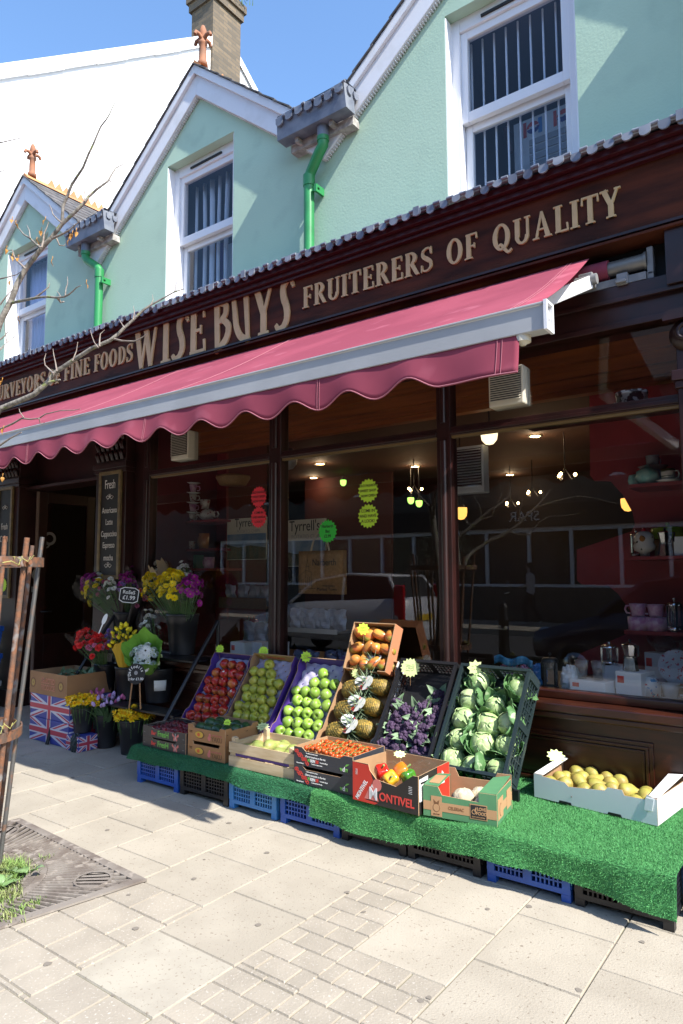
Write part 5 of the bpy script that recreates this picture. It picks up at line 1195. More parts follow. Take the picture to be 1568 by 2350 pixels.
K['celery'] = mat('celeriac_skin', (.62, .55, .40), .85, col2=(.48, .40, .26), nscale=25, bump=(45, .8, .01)); random.seed(8)
for k, (x, y, z, lab) in enumerate([(.155, .10, .075, 'pale knobbly celeriac root at the left of the green carton'), (.25, .09, .06, 'small celeriac root at the right of the green carton'), (.20, .19, .07, 'celeriac root at the back of the green carton')]):
    m = MB(); ph = random.uniform(0, 6); s = (1, .75, .9)[k]
    m.sheet(lambda u, v: V((math.sin(PI*v)*math.cos(2*PI*u), math.sin(PI*v)*math.sin(2*PI*u), -.8*math.cos(PI*v)))*(.056*s*(1+.07*math.sin(5*2*PI*u+ph)*math.sin(4*PI*v)+.05*math.sin(11*2*PI*u+9*v))), 22, 14)
    tag(m.build('celeriac_root', K['celery'], None, V((-1.716, 2.985, ZT+.012))+V((x*.99, y+x*.15, z))), lab, 'celeriac', 'celeriac roots')
# --- price stars
NEON = mat('neon_lime_card', (.52, .82, .05), .6); PALE = mat('pale_lime_card', (.72, .85, .38), .6); RED_ST = mat('neon_red_card', (.80, .035, .06), .6); GRN_ST = mat('neon_green_card', (.03, .52, .05), .6)
GOLDG = NEON
def scribble(par, n, w_, h_, y, seed):
    random.seed(seed); m = MB()
    for k in range(n):
        z = h_*(.5-(k+.5)/n)*1.0; x = -w_/2*(.8+.2*random.random()); pts = []
        while x < w_/2*.9:
            pts.append((x, y, z+random.uniform(-.35, .35)*h_/n*.8)); x += w_*.045
            if random.random() < .14 and len(pts) > 2: m.tube(pts, .0007, 4, smooth=False); pts = []; x += w_*.04
        if len(pts) > 1: m.tube(pts, .0007, 4, smooth=False)
    return m.build('handwriting', INK['black'], par)
def star(label, x, y, Y, r, pts=10, mt=None, tilt=(0, 0), spin=0, pick=.05, body=None, inner=.72, scr=3, lines=None, name='price_star', cat='price tag', group='neon price stars', loc=None):
    p = loc or at(x, y, 'Y', Y)
    t = thing(name, label, cat, p, (tilt[0], 0, tilt[1]), group)
    poly = [((r if k % 2 == 0 else r*inner)*math.cos(PI*k/pts+spin), (r if k % 2 == 0 else r*inner)*math.sin(PI*k/pts+spin)) for k in range(2*pts)]
    m = MB(); m.prism(poly, -.0005, .0005); m.build('card', mt or NEON, t)
    if lines:
        for k, s_ in enumerate(lines): text('handwriting', s_, r*.36 if len(lines) < 3 or max(map(len, lines)) < 9 else r*.29, INK['black'], t, (0, -.0012, r*(.36*(len(lines)-1)/2-.36*k)*1.15), sx=.9, depth=.0003, bold=.0004)
    elif scr: scribble(t, scr, r*1.0, r*.75, -.0014, int(x+y))
    if pick:
        m = MB(); m.tube([(0, .002, -r*.5), (0, .002, -r-pick)], .0012, 5); m.build('pick', K['cardbrown'], t)
    return t
TW = R(36)
star('lime star price tag above the red apples', 505, 1489, 3.78, .036, 10, spin=.1, tilt=(-.2, TW)); star('lime star price tag above the yellow green apples', 605, 1494, 3.79, .040, 10, spin=.3, tilt=(-.2, TW)); star('lime star price tag above the bright green apples', 703, 1507, 3.77, .042, 10, spin=.2, tilt=(-.2, TW))
star('lime star price tag on the corner of the mango carton', 834, 1443, 3.72, .042, 9, spin=.15, tilt=(-.1, TW), scr=2); star('large pale many pointed price star on the rim of the black broccoli crate', 942, 1532, 3.70, .062, 16, PALE, (.15, TW), scr=4, inner=.8); star('pale price star above the pineapples', 818, 1545, 3.70, .034, 10, PALE, (.2, TW), scr=0)
star('pale eight pointed price star on the top edge of the cabbage crate', 1091, 1532, 3.70, .048, 8, PALE, (.1, TW), inner=.7, scr=2); star('lime star price tag in the avocado carton', 522, 1658, 3.16, .026, 9, tilt=(-.5, TW), scr=1); star('pale star price tag lying on the post of the slatted pear crate', 604, 1667, 3.36, .044, 10, PALE, (-1.1, TW), scr=2)
star('pale star price tag at the back of the pepper carton', 1268, 1711, 3.25, .035, 9, PALE, (-1.2, TW), scr=1, loc=V((-1.98, 3.20, .44))) ; star('pale star price tag on the back left corner of the white pear carton', 1285, 1748, 3.88, .052, 10, PALE, (-1.0, TW), scr=0, loc=V((-1.345, 3.80, .40)))
# ================================================================ flower stand
Z5 = lambda x, y: (x/3.0, 1182.2+y/3.0)
fsd = thing('flower_stand', 'black stepped metal stand carrying buckets of cut flowers beside the doorway', 'stand', (-4.7, 3.5, 0))
for x in (-5.42, -4.06):
    m = MB(); m.tube([(x, 3.22, .0), (x, 3.30, .30), (x, 3.62, .74), (x, 3.84, 1.03)], .016, 6); m.build('side_rail', K['blackmetal'], fsd, world=True)
    m = MB(); m.tube([(x, 3.84, 0), (x, 3.84, 1.03)], .014, 6); m.build('rear_leg', K['blackmetal'], fsd, world=True)
for y0, y1, z in ((3.42, 3.60, .36), (3.60, 3.86, .74)):
    m = MB(); m.box((-5.40, y0, z-.018), (-4.08, y1, z-.004)); m.build('step_shelf', K['blackmetal'], fsd, world=True)
def bucket(label, x, y, z, r, h, group='black flower buckets'):
    p = at(*Z5(x, y), 'Z', z); t = thing('flower_bucket', label, 'bucket', p, (0, 0, random.uniform(0, 6)), group)
    m = MB(); q = .76; m.lathe([(.001, 0), (r*q, 0), (r*q, .004), (r*.92, h*.72), (r*.95, h*.73), (r*.985, h*.93)], 28)
    m.lathe([(r*.93, h*.95), (r*.72, .012), (.001, .012)], 28); m.build('pail', K['bucket'], t)
    m = MB(); m.lathe([(r*.985, h*.93), (r*1.02, h*.935), (r*1.03, h*.99), (r*.99, h), (r*.93, h*.99), (r*.93, h*.95)], 28); m.build('rim', K['bucket'], t); return t
random.seed(31)
bA = bucket('short black bucket of yellow daffodils against the flag boxes', 570, 1490, .125, .088, .20); bB = bucket('black bucket of mauve tulips on the paving, middle of the front three', 728, 1592, 0, .098, .265); bC = bucket('black bucket of open daffodils on the paving, rightmost of the front three', 908, 1637, 0, .108, .265)
m1 = bucket('black bucket of wrapped red carnations, left on the lower step', 722, 1235, .36, .095, .27); m2 = bucket('black bucket of freesias in yellow paper, middle of the lower step', 872, 1262, .36, .10, .27); m3 = bucket('wide black bucket with a white label, right end of the lower step', 1090, 1280, .36, .125, .275)
t1 = bucket('black bucket of mixed bouquets, left on the top step', 868, 905, .74, .115, .32); t2 = bucket('tall black bucket of yellow chrysanthemums, right on the top step', 1255, 955, .74, .135, .335)
for o in (bA, bB, bC, m1, m2, m3, t1, t2): print(o['label'][:40], tuple(round(c, 2) for c in o.location))
q = V((0, -1, 0)); lb = MB()
a0 = math.atan2(-m3.location.y, -m3.location.x)-m3.rotation_euler.z+.12
lb.sheet(lambda u, v: V(((.1275*(.80+.19*(.35+.45*v))+.0)*math.cos(a0+(u-.5)*.85), (.1275*(.80+.19*(.35+.45*v)))*math.sin(a0+(u-.5)*.85), .10+.085*v)), 8, 2); lb.build('white_label', K['paper'], m3, solid=.001)
# blossoms
def petals(m, rings, R_, cup):
    for (n, r0, r1, z0, z1, wd, off) in rings:
        for i in range(n):
            a = 2*PI*i/n+off+random.uniform(-.08, .08); c, s = math.cos(a), math.sin(a); k = random.uniform(.88, 1.1)
            p = lambda r, z, w_: [(r*c-w_*s, r*s+w_*c, z), (r*c+w_*s, r*s-w_*c, z)]
            A, Bq, Cq = p(r0, z0, wd*.45), p((r0+r1*k)/2, (z0+z1)/2+cup*.25*r1, wd), p(r1*k, z1, wd*.55)
            m.add(A+Bq+Cq, [(0, 1, 3, 2), (2, 3, 5, 4)], True)
def chrys(col, name, r=.026, eye=(.5, .45, .05)):
    random.seed(len(name)); m = MB(); petals(m, [(16, .004, r, 0, .004, .0042, 0), (14, .004, r*.85, .002, .010, .004, .2), (11, .003, r*.66, .004, .014, .0038, .1), (8, .002, r*.42, .006, .016, .0034, .3)], r, .3)
    m.mi = 1; m.ball((0, 0, .010), r*.2, 8, (1, 1, .6)); o = m.build('blossom', [mat(name, col, .6, rnd=.15), mat(name+'_eye', eye, .8)]); COL.objects.unlink(o); return o
def carnation(col, name, r=.026):
    random.seed(5); m = MB(); petals(m, [(12, .003, r, .002, .008, .009, 0), (10, .003, r*.9, .006, .018, .008, .2), (8, .002, r*.65, .01, .026, .008, .5), (6, .001, r*.4, .012, .03, .007, .1)], r, .4); o = m.build('blossom', [mat(name, col, .65, rnd=.25)]); COL.objects.unlink(o); return o
def daffodil(name='daffodil_yellow'):
    random.seed(9); m = MB(); petals(m, [(6, .004, .030, .0, .006, .0095, 0)], .03, .2); m.mi = 1; m.lathe([(.005, .0), (.008, .012), (.011, .022), (.0135, .026), (.011, .024)], 10); o = m.build('blossom', [mat(name, (.92, .66, .015), .55, rnd=.12), mat('daffodil_trumpet', (.88, .50, .01), .55)]); COL.objects.unlink(o); return o
def tulip(col, name):
    m = MB(); m.lathe([(.001, 0), (.010, .004), (.014, .014), (.0135, .028), (.008, .040), (.002, .046)], 9); o = m.build('blossom', [mat(name, col, .5, rnd=.2)]); COL.objects.unlink(o); return o
FL = dict(yel=chrys((.92, .72, .01), 'yellow_chrysanthemum', .030), wht=chrys((.88, .89, .86), 'white_chrysanthemum', .026, (.5, .5, .1)), mag=chrys((.42, .018, .32), 'magenta_chrysanthemum', .030, (.4, .3, .05)), ger=chrys((.78, .78, .76), 'white_gerbera', .040, (.05, .03, .015)), pur=chrys((.22, .12, .42), 'violet_statice', .018, (.3, .25, .4)), red=carnation((.88, .04, .035), 'red_carnation'), pnk=carnation((.62, .18, .30), 'pink_rose', .024), org=carnation((.75, .17, .05), 'orange_rose', .024), daf=daffodil(), tul=tulip((.55, .38, .68), 'mauve_tulip'), tup=tulip((.55, .12, .28), 'pink_tulip'), fre=tulip((.9, .72, .02), 'yellow_freesia'), lil=chrys((.55, .62, .35), 'lime_bloom', .018, (.3, .4, .1)))
K['stemgreen'] = mat('cut_stem', (.07, .15, .04), .6, col2=(.10, .2, .05), nscale=20); K['foliage'] = mat('bouquet_foliage', (.045, .10, .035), .6, col2=(.08, .15, .06), nscale=15)
K['kraft'] = mat('kraft_wrap', (.38, .29, .17), .8); K['ypaper'] = mat('yellow_wrapping_paper', (.66, .42, .03), .6, col2=(.6, .33, .02), nscale=6); K['gpaper'] = mat('lime_wrapping_paper', (.22, .48, .06), .55, col2=(.18, .40, .05), nscale=6); K['bpaper'] = K['cardblack']
def bouquet(label, base, tip, R_, heads, wrap=None, wr=1.0, leaves=16, seed=1, group='wrapped flower bouquets', spread=.9, depth=.36, name='flower_bouquet', cat='flowers', wtop=.80, halfwrap=0):
    random.seed(seed); base = V(base); tip = V(tip); ax = tip-base; L_ = ax.length; rot = ax.to_track_quat('Z', 'Y').to_euler()
    t = thing(name, label, cat, base, rot, group); pts = []; n = sum(c for _, c in heads); k = 0
    seq = [h for h, c in heads for _ in range(c)]; 
    if len(heads) > 1 and spread < 1: random.shuffle(seq)
    m = MB()
    for k, h in enumerate(seq):
        a = k*2.39996; r = R_*math.sqrt((k+.5)/n); z = L_*(1-depth*(r/R_)**2*random.uniform(.6, 1.2)-random.uniform(0, .05)); x, y = r*math.cos(a)+random.uniform(-.008, .008), r*math.sin(a)+random.uniform(-.008, .008)
        o = FL[h].copy(); COL.objects.link(o); o.parent = t; o.location = (x, y, z); o.name = 'blossom'
        d = V((x*1.1, y*1.1, R_*.75)) + V((random.gauss(0, .25*R_), random.gauss(0, .25*R_), 0)); o.rotation_euler = d.to_track_quat('Z', 'Y').to_euler(); o.scale = (random.uniform(.85, 1.15),)*3
        m.tube([(x*.22, y*.22, 0), (x*.6, y*.6, z*.55), (x, y, z)], .0022, 4, caps=False)
    m.build('stems', K['stemgreen'], t); m = MB()
    for i in range(leaves):
        a = random.uniform(0, 6.28); r = R_*random.uniform(.25, .8); z = L_*random.uniform(.45, .85); leaf_sheet(m, V((r*math.cos(a)*.8, r*math.sin(a)*.8, z)), V((math.cos(a), math.sin(a), random.uniform(.2, 1.2))), V((0, 0, 1)), random.uniform(.04, .08), random.uniform(.008, .018), random.uniform(-.5, .1), nu=2, nv=4)
    m.build('leaves', K['foliage'], t)
    if wrap:
        m = MB(); ph = random.uniform(0, 6)
        def fn(u, v):
            a = 2*PI*u*(1-halfwrap)+ph if not halfwrap else ph0+PI+2*PI*(1-halfwrap)*(u-.5)
            rr = (.026+(R_*1.12*wr-.026)*v**.85)*(1+.05*math.sin(5*a+v*6)+.035*math.sin(11*a-3*v)*v); zt = L_*(.06+(1.02*wtop+.07*math.sin(4*a+ph)+.05*math.sin(9*a))*v)
            return V((rr*math.cos(a), rr*math.sin(a), zt))
        ph0 = 0
        m.sheet(fn, 30, 8, smooth=False); m.build('wrapper', K[wrap], t, solid=.0008)
    return t
def bp(b, dx=0, dy=0, z=.08): return V(b.location)+V((dx, dy, z))
def tp(x, y, Y): return at(*Z5(x, y), 'Y', Y)
YT1, YT2 = t1.location.y, t2.location.y
bouquet('bouquet of yellow chrysanthemums in clear film, centre of the right top bucket', bp(t2, 0, -.02, .22), tp(1165, 375, YT2-.14), .14, [('yel', 62)], 'film', 1.05, 14, 1, spread=2)
bouquet('smaller yellow chrysanthemum bouquet leaning left from the right top bucket', bp(t2, -.05, -.02, .22), tp(1005, 395, YT2-.12), .10, [('yel', 32)], 'film', 1.15, 12, 2, spread=2)
bouquet('magenta chrysanthemum bouquet at the right of the right top bucket', bp(t2, .06, -.02, .22), tp(1335, 410, YT2-.10), .10, [('mag', 32)], 'film', 1.1, 20, 3, spread=2)
bouquet('white chrysanthemum bouquet behind the yellow ones in the right top bucket', bp(t2, .03, .05, .22), tp(1260, 320, YT2+.08), .085, [('wht', 26)], 'film', 1.15, 14, 4, spread=2)
bouquet('bouquet in brown printed paper at the back of the right top bucket', bp(t2, -.04, .06, .22), tp(1075, 310, YT2+.10), .075, [('wht', 9)], 'kraft', 1.0, 6, 5)
bouquet('yellow and magenta bouquet leaning far left out of the left top bucket', bp(t1, -.03, 0, .2), tp(590, 410, YT1-.16), .14, [('mag', 40), ('yel', 22)], 'film', 1.2, 14, 6, spread=2)
bouquet('violet bouquet upright in the left top bucket', bp(t1, 0, .03, .2), tp(780, 350, YT1-.02), .095, [('pur', 34)], 'film', 1.15, 10, 7)
bouquet('dark magenta bouquet at the back right of the left top bucket', bp(t1, .05, .05, .2), tp(905, 340, YT1+.03), .11, [('mag', 26)], 'film', 1.1, 10, 8)
bouquet('bouquet of white blooms with a white collar at the front of the left top bucket', bp(t1, 0, -.04, .2), tp(755, 430, YT1-.14), .07, [('wht', 12)], 'film', 1.2, 8, 9)
bouquet('orange and pink rose bouquet behind the roses price board', bp(t1, .07, -.03, .2), tp(990, 520, YT1-.08), .055, [('org', 5), ('pnk', 4)], 'bpaper', 1.0, 8, 10)
bouquet('pink and white bouquet in film leaning left behind the white collar', bp(t1, -.01, -.02, .2), tp(680, 400, YT1-.10), .10, [('wht', 16), ('pnk', 12)], 'film', 1.1, 8, 31, spread=2)
bouquet('yellow chrysanthemums at the back of the left top bucket', bp(t1, -.02, .03, .2), tp(690, 345, YT1-.02), .10, [('yel', 26)], 'film', 1.1, 8, 32, spread=2)
bouquet('violet and magenta bouquet beside the roses price board', bp(t1, .05, .0, .2), tp(870, 390, YT1-.06), .10, [('mag', 20), ('pur', 18)], 'film', 1.1, 8, 33, spread=2)
Y1, Y2_, Y3 = m1.location.y, m2.location.y, m3.location.y
bouquet('bunch of red carnations in clear film leaning left on the lower step', bp(m1, -.01, -.01, .2), tp(560, 800, Y1-.12), .105, [('red', 36)], 'film', 1.15, 8, 11, wtop=.95)
bouquet('second bunch of red carnations in film, nearer the middle', bp(m1, .02, -.03, .2), tp(680, 835, Y1-.14), .09, [('red', 24), ('pnk', 6)], 'film', 1.15, 8, 12, wtop=.9)
bouquet('small violet and pink bouquet between the carnations and the freesias', bp(m2, -.04, 0, .2), tp(750, 790, Y2_-.08), .06, [('pur', 10), ('pnk', 4)], 'film', 1.2, 10, 13)
bouquet('bunch of yellow freesias in yellow patterned paper', bp(m2, .01, -.03, .2), tp(845, 760, Y2_-.10), .09, [('fre', 26)], 'ypaper', 1.0, 10, 14, wtop=.62)
bouquet('white gerbera bouquet opened out in lime green paper', bp(m3, -.04, -.05, .22), tp(985, 930, Y3-.30), .115, [('ger', 4), ('wht', 20), ('lil', 6)], 'gpaper', 1.2, 8, 15, wtop=1.0, spread=2)
bouquet('tall white chrysanthemums in film standing behind the lime green paper', bp(m3, -.04, .03, .22), tp(1010, 640, Y3+.02), .08, [('wht', 11)], 'film', 1.1, 14, 16)
def bunch(label, b, n, kind, R_, H_, seed, cat='flowers', blades=0, tilt=.35, group='loose bunches in the front buckets', extra=None):
    random.seed(seed); t = thing('flower_bunch', label, cat, bp(b, 0, 0, .03), (0, 0, 0), group); m = MB(); g = MB()
    for i in range(n):
        a = i*2.4; r = R_*math.sqrt((i+.5)/n); z = H_-.25*r+random.uniform(-.03, .03); x, y = r*math.cos(a), r*math.sin(a); kk = kind if not extra or i % extra[1] else extra[0]
        o = FL[kk].copy(); COL.objects.link(o); o.parent = t; o.name = 'blossom'; o.location = (x, y, z); o.scale = (random.uniform(.85, 1.15),)*3
        d = V((x*tilt*6, y*tilt*6, .25))+V((random.gauss(0, .35), random.gauss(0, .35), 0))*(tilt*1.4); o.rotation_euler = d.to_track_quat('Z', 'Y').to_euler(); m.tube([(x*.5, y*.5, 0), (x*.85, y*.85, z*.7), (x, y, z)], .0026, 4, caps=False)
    for i in range(blades):
        a = random.uniform(0, 6.28); r = R_*random.uniform(.2, .9); leaf_sheet(g, V((r*math.cos(a)*.7, r*math.sin(a)*.7, H_*.45)), V((math.cos(a)*.5, math.sin(a)*.5, 1)), V((math.cos(a), math.sin(a), .1)), random.uniform(.14, .24), random.uniform(.010, .018), random.uniform(.1, .5), nu=2, nv=5)
    m.build('stems', K['stemgreen'], t)
    if blades: g.build('leaves', mat('tulip_leaf', (.10, .20, .085), .5, col2=(.15, .26, .13), nscale=14), t)
    return t
bunch('dense bunch of yellow daffodils in the short bucket by the flag boxes', bA, 60, 'daf', .125, .245, 21); bunch('mauve tulips with long green leaves spilling from the middle front bucket', bB, 26, 'tul', .14, .35, 22, blades=80, tilt=.15, extra=('tup', 4)); bunch('bunch of open yellow daffodils in the rightmost front bucket', bC, 78, 'daf', .135, .295, 23)
o = bunch('few daffodils leaning out over the right rim of the front bucket', bC, 5, 'daf', .03, .27, 24); o.rotation_euler = (0, R(24), 0); o.location += V((.05, .04, .04))
bunch('pink tulips with green leaves leaning left behind the mauve tulips', bB, 9, 'tup', .06, .40, 25, blades=26, tilt=.1).rotation_euler = (0, R(-22), 0)
# price boards
def plaque(label, x, y, Y, w_, h_, lines, rim=True, sticks=None, rot=0, name='price_board', round_=False):
    p = tp(x, y, Y); t = thing(name, label, 'price board', p, (R(-4), 0, R(36)), None)
    poly = ell(0, 0, w_/2, h_/2, 24) if round_ else [(-w_/2, -h_*.36), (-w_*.28, -h_*.5), (w_*.28, -h_*.5), (w_/2, -h_*.36), (w_/2, h_*.36), (w_*.28, h_*.5), (-w_*.28, h_*.5), (-w_/2, h_*.36)]
    T = M.Rotation(rot, 4, 'Y'); m = MB(); m.T = T; m.prism(poly, -.002, .002); m.build('board', INK['black'] if not rim else INK['white'], t)
    if rim: m = MB(); m.T = T; m.prism([(a*.93, b*.91) for a, b in poly], -.0032, -.002); m.build('slate_face', INK['black'], t)
    for s_, sz, dx, dz in lines: text('handwriting', s_, sz, K['chalk'], t, (dx, -.004, dz), rot=(PI/2, rot, 0), bold=.0006)
    for (dx, z1, z2) in sticks or []: m = MB(); m.tube([(dx, .004, z1), (dx*1.5, .004, z2)], .006, 6); m.build('wooden_stick', K['cardbrown'], t)
    return t
plaque('black plaque reading ROSES £1.99 in white handwriting', 890, 550, 3.47, .155, .125, [('RoSeS', .040, 0, .022), ('£1.99', .046, 0, -.022)], rot=R(6))
t = plaque('round black plaque reading Daffodils 2 for £1.00 above the daffodil bucket', 938, 1092, 3.30, .14, .155, [('2 for £1.00', .026, 0, -.038)], rim=False, sticks=[(-.028, -.07, -.25), (.03, -.07, -.26)], round_=True)
for i, ch in enumerate('Daffodils'):
    a = R(205-22*i-9); text('handwriting', ch, .030, K['chalk'], t, (.050*math.cos(a), -.004, .048*math.sin(a)+.006), rot=(PI/2, -(a-PI/2), 0), bold=.0006)
decal(t, ell(0, .008, .014, .016, 10), INK['grey'], 'chalk_flower', -.0035)
def plant_label(label, x, y, Y, ang, L_=.10):
    t = thing('plant_label', label, 'label', tp(x, y, Y), (R(-10), ang, R(36)), 'blank white plant labels'); m = MB(); m.prism(ell(0, 0, .017, .045, 18), -.001, .001); m.build('blade', K['paper'], t); m = MB(); m.prism([(-.005, -.043), (.005, -.043), (.004, -.12), (-.004, -.12)], -.0008, .0008); m.build('spike', K['paper'], t)
plant_label('white leaf shaped plant label standing beside the freesias', 722, 715, 3.30, R(18)); plant_label('white plant label lying flat over the mauve tulips', 575, 1292, 3.30, R(84))
# ================================================================ union flag cartons and produce carton
K['flagblue'] = flat('flag_blue_print', (.045, .06, .30), .45)
FR, FW_ = flat('flag_red_print', (.50, .04, .075), .45), flat('flag_white_print', (.62, .60, .66), .45)
def flag(par, w_, h_, T=None, name='printed_flag'):
    def P(poly, mt, y): decal(par, poly, mt, name, y, T)
    def clip_diag(x0, z0, x1, z1, hw):
        L_ = math.hypot(x1-x0, z1-z0); nx, nz = -(z1-z0)/L_*hw, (x1-x0)/L_*hw
        poly = [(x0+nx, z0+nz), (x0-nx, z0-nz), (x1-nx, z1-nz), (x1+nx, z1+nz)]
        for ax, lim, sg in ((0, .001, 1), (0, w_-.001, -1), (1, .001, 1), (1, h_-.001, -1)):
            out = []
            for i in range(len(poly)):
                a, b = poly[i], poly[(i+1) % len(poly)]; fa, fb = (a[ax]-lim)*sg, (b[ax]-lim)*sg
                if fa >= 0: out.append(a)
                if fa*fb < 0: q = fa/(fa-fb); out.append((a[0]+(b[0]-a[0])*q, a[1]+(b[1]-a[1])*q))
            poly = out
        return poly
    u = h_/30; e = .002
    P(clip_diag(-e, -e, w_+e, h_+e, 3*u), FW_, -.0008); P(clip_diag(-e, h_+e, w_+e, -e, 3*u), FW_, -.0011)
    P(clip_diag(-e, -e-u, w_/2, h_/2-u, 1*u), FR, -.0018); P(clip_diag(w_/2, h_/2+u, w_+e, h_+e+u, 1*u), FR, -.0018); P(clip_diag(-e, h_+e-u, w_/2, h_/2-u, 1*u), FR, -.0021); P(clip_diag(w_/2, h_/2+u, w_+e, u, 1*u), FR, -.0021)
    P([(w_/2-5*u, .001), (w_/2+5*u, .001), (w_/2+5*u, h_-.001), (w_/2-5*u, h_-.001)], FW_, -.0027); P([(.001, h_/2-5*u), (w_-.001, h_/2-5*u), (w_-.001, h_/2+5*u), (.001, h_/2+5*u)], FW_, -.0032)
    P([(w_/2-3*u, .001), (w_/2+3*u, .001), (w_/2+3*u, h_-.001), (w_/2-3*u, h_-.001)], FR, -.0038); P([(.001, h_/2-3*u), (w_-.001, h_/2-3*u), (w_-.001, h_/2+3*u), (.001, h_/2+3*u)], FR, -.0043)
for k, lab in enumerate(('lower of two carton boxes printed with the Union Jack beside the door', 'upper of two carton boxes printed with the Union Jack, under the produce box')):
    t = thing('flag_carton', lab, 'carton', (-5.745, 3.25, .002+.194*k), (0, 0, R(-1+.6*k)), 'cartons printed with the Union Jack'); m = MB(); m.box((0, 0, 0), (.60, .40, .192)); m.build('carton', K['flagblue'], t, bevel=.004)
    flag(t, .60, .192); flag(t, .40, .192, M.Translation((.60, 0, 0)) @ M.Rotation(PI/2, 4, 'Z'))
w_, d, h = .575, .42, .185
t = thing('flag_carton', 'small low carton printed with the Union Jack under the short daffodil bucket', 'carton', (-5.13, 3.215, .002), (0, 0, 0), 'cartons printed with the Union Jack'); m = MB(); m.box((0, 0, 0), (.17, .17, .118)); m.build('carton', K['flagblue'], t, bevel=.003); flag(t, .17, .118); flag(t, .17, .118, M.Translation((.17, 0, 0)) @ M.Rotation(PI/2, 4, 'Z'))
b = boxthing('produce_carton', 'open brown carton marked SELECTED PRODUCE on top of the flag boxes, leafy greens inside', 'carton', -5.77, 3.252, .389, R(-1), card_box(w_, d, h), K['cardbrown'])
for s_, z in (('SELECTED', .115), ('PRODUCE', .06)): text('printed_name', s_, .060, INK['salmon'], b, (.29, -.001, z), bold=.0018, sx=.78); text('printed_name', s_, .060, mat('pale_print', (.45, .26, .13), .8), b, (.29, -.0022, z), bold=-.0006, sx=.78)
for x in (.055, .49): m = MB(); annulus(m, x, .09, .040, .034, -.0014, -.0006, 24); m.build('printed_ring', INK['brown'], b); m = MB(); annulus(m, x, .09, .026, .010, -.0014, -.0006, 18); m.build('printed_ring', INK['gold'], b)
random.seed(6); m = MB()
for i in range(70): leaf_sheet(m, V((random.uniform(.22, .54), random.uniform(.05, .36), .12+random.uniform(0, .05))), V((random.gauss(0, 1), random.gauss(0, 1), random.uniform(0, .8))), V((0, 0, 1)), random.uniform(.06, .11), random.uniform(.015, .03), random.uniform(-.5, .1), nu=2, nv=4)
tag(m.build('leafy_greens', K['brocleaf'], None, (-5.77, 3.252, .389)), 'heap of dark leafy greens inside the SELECTED PRODUCE carton', 'greens')
film_bag('crumpled_bag', 'small crumpled dark plastic bag on the paving in front of the flag boxes', V((-5.02, 3.23, .06)), (.05, .04, .075), 12, mt='cdeep')
# blue stacking boxes at the far left
for k, (mt_, lab) in enumerate((('alu', 'grey stacking box at the bottom of the pile left of the door'), ('cblue', 'blue stacking box in the middle of the pile left of the door'), ('cblue', 'blue stacking box on top of the pile left of the door'))):
    m = MB(); z0 = .01+.285*k; m.lathe([(.001, z0), (.27, z0), (.30, z0+.22), (.315, z0+.225), (.315, z0+.275), (.29, z0+.28), (.26, z0+.04), (.001, z0+.03)], 4); m.T = M.Identity(4)
    rot = M.Rotation(PI/4, 4, 'Z'); m.v = [rot @ p for p in m.v]
    for i in range(len(m.sm)): m.sm[i] = False
    t = thing('stacking_box', lab, 'box', (-7.50, 3.56, 0), (0, 0, R(2*k)), 'stacking boxes left of the door'); m.build('tub', K[mt_], t); q = MB(); q.box((-.05, -.228, z0+.12), (.05, -.216, z0+.19)); q.build('paper_tag', INK['grey'], t)
# ================================================================ menu boards on the pilasters
K['boardframe'] = mat('olive_gilt_frame', (.20, .14, .055), .5, col2=(.14, .10, .045), nscale=15)
def menu(label, x0, x1, z0, z1, rows, fr=.035):
    t = thing('menu_board', label, 'sign', ((x0+x1)/2, 3.84, z0)); w_ = x1-x0; h_ = z1-z0; m = MB(); m.box((-w_/2+fr, 0.004, fr), (w_/2-fr, .018, h_-fr)); m.build('slate_panel', INK['black'], t)
    m = MB(); m.box((-w_/2, -.006, 0), (-w_/2+fr, .0185, h_)); m.box((w_/2-fr, -.006, 0), (w_/2, .0185, h_)); m.box((-w_/2+fr, -.005, 0), (w_/2-fr, .0185, fr)); m.box((-w_/2+fr, -.005, h_-fr), (w_/2-fr, .0185, h_)); m.build('frame', K['boardframe'], t, bevel=.003)
    for s_, z, sz, sx in rows:
        if s_ == '~':
            m = MB()
            for sg in (-1, 1): m.tube([(0, .002, z-z0), (sg*.03, .002, z-z0+.018), (sg*.055, .002, z-z0+.004), (sg*.03, .002, z-z0-.016), (0, .002, z-z0)], .003, 5); m.tube([(0, .002, z-z0), (sg*.012, .002, z-z0+.03), (sg*.004, .002, z-z0+.03)], .0025, 5)
            m.build('scroll_ornament', K['chalk'], t)
        else: text('menu_line', s_, sz, K['chalk'], t, (0, .003, z-z0), sx=sx)
    return t
zy = lambda y: at(256, y, 'Y', 3.85).z
menu('tall narrow blackboard listing Fresh, Americano, Latte, Cappuccino, Espresso, mocha', -5.715, -5.375, 1.36, 2.375, [('Fresh', zy(1112), .12, .62), ('~', zy(1141), 0, 0), ('Americano', zy(1171), .078, .66), ('Latte', zy(1198), .078, .7), ('Cappuccino', zy(1225), .078, .66), ('Espresso', zy(1251), .078, .66), ('mocha', zy(1280), .078, .7), ('~', zy(1298), 0, 0)])
zy2 = lambda y: at(10, y, 'Y', 3.85).z
t = menu('pale weathered board reading Fresh Coffee on the pilaster left of the door', -7.62, -7.31, 1.15, 2.375, [('~', zy2(1166), 0, 0), ('Fresh', zy2(1209), .10, .62), ('Coffee', zy2(1237), .10, .62)])
star('lime star sticker at the foot of the Fresh Coffee board', 8, 1342, 3.83, .075, 16, spin=.1, pick=0, scr=0, inner=.82, name='starburst_sticker', cat='sticker', group='starburst stickers')
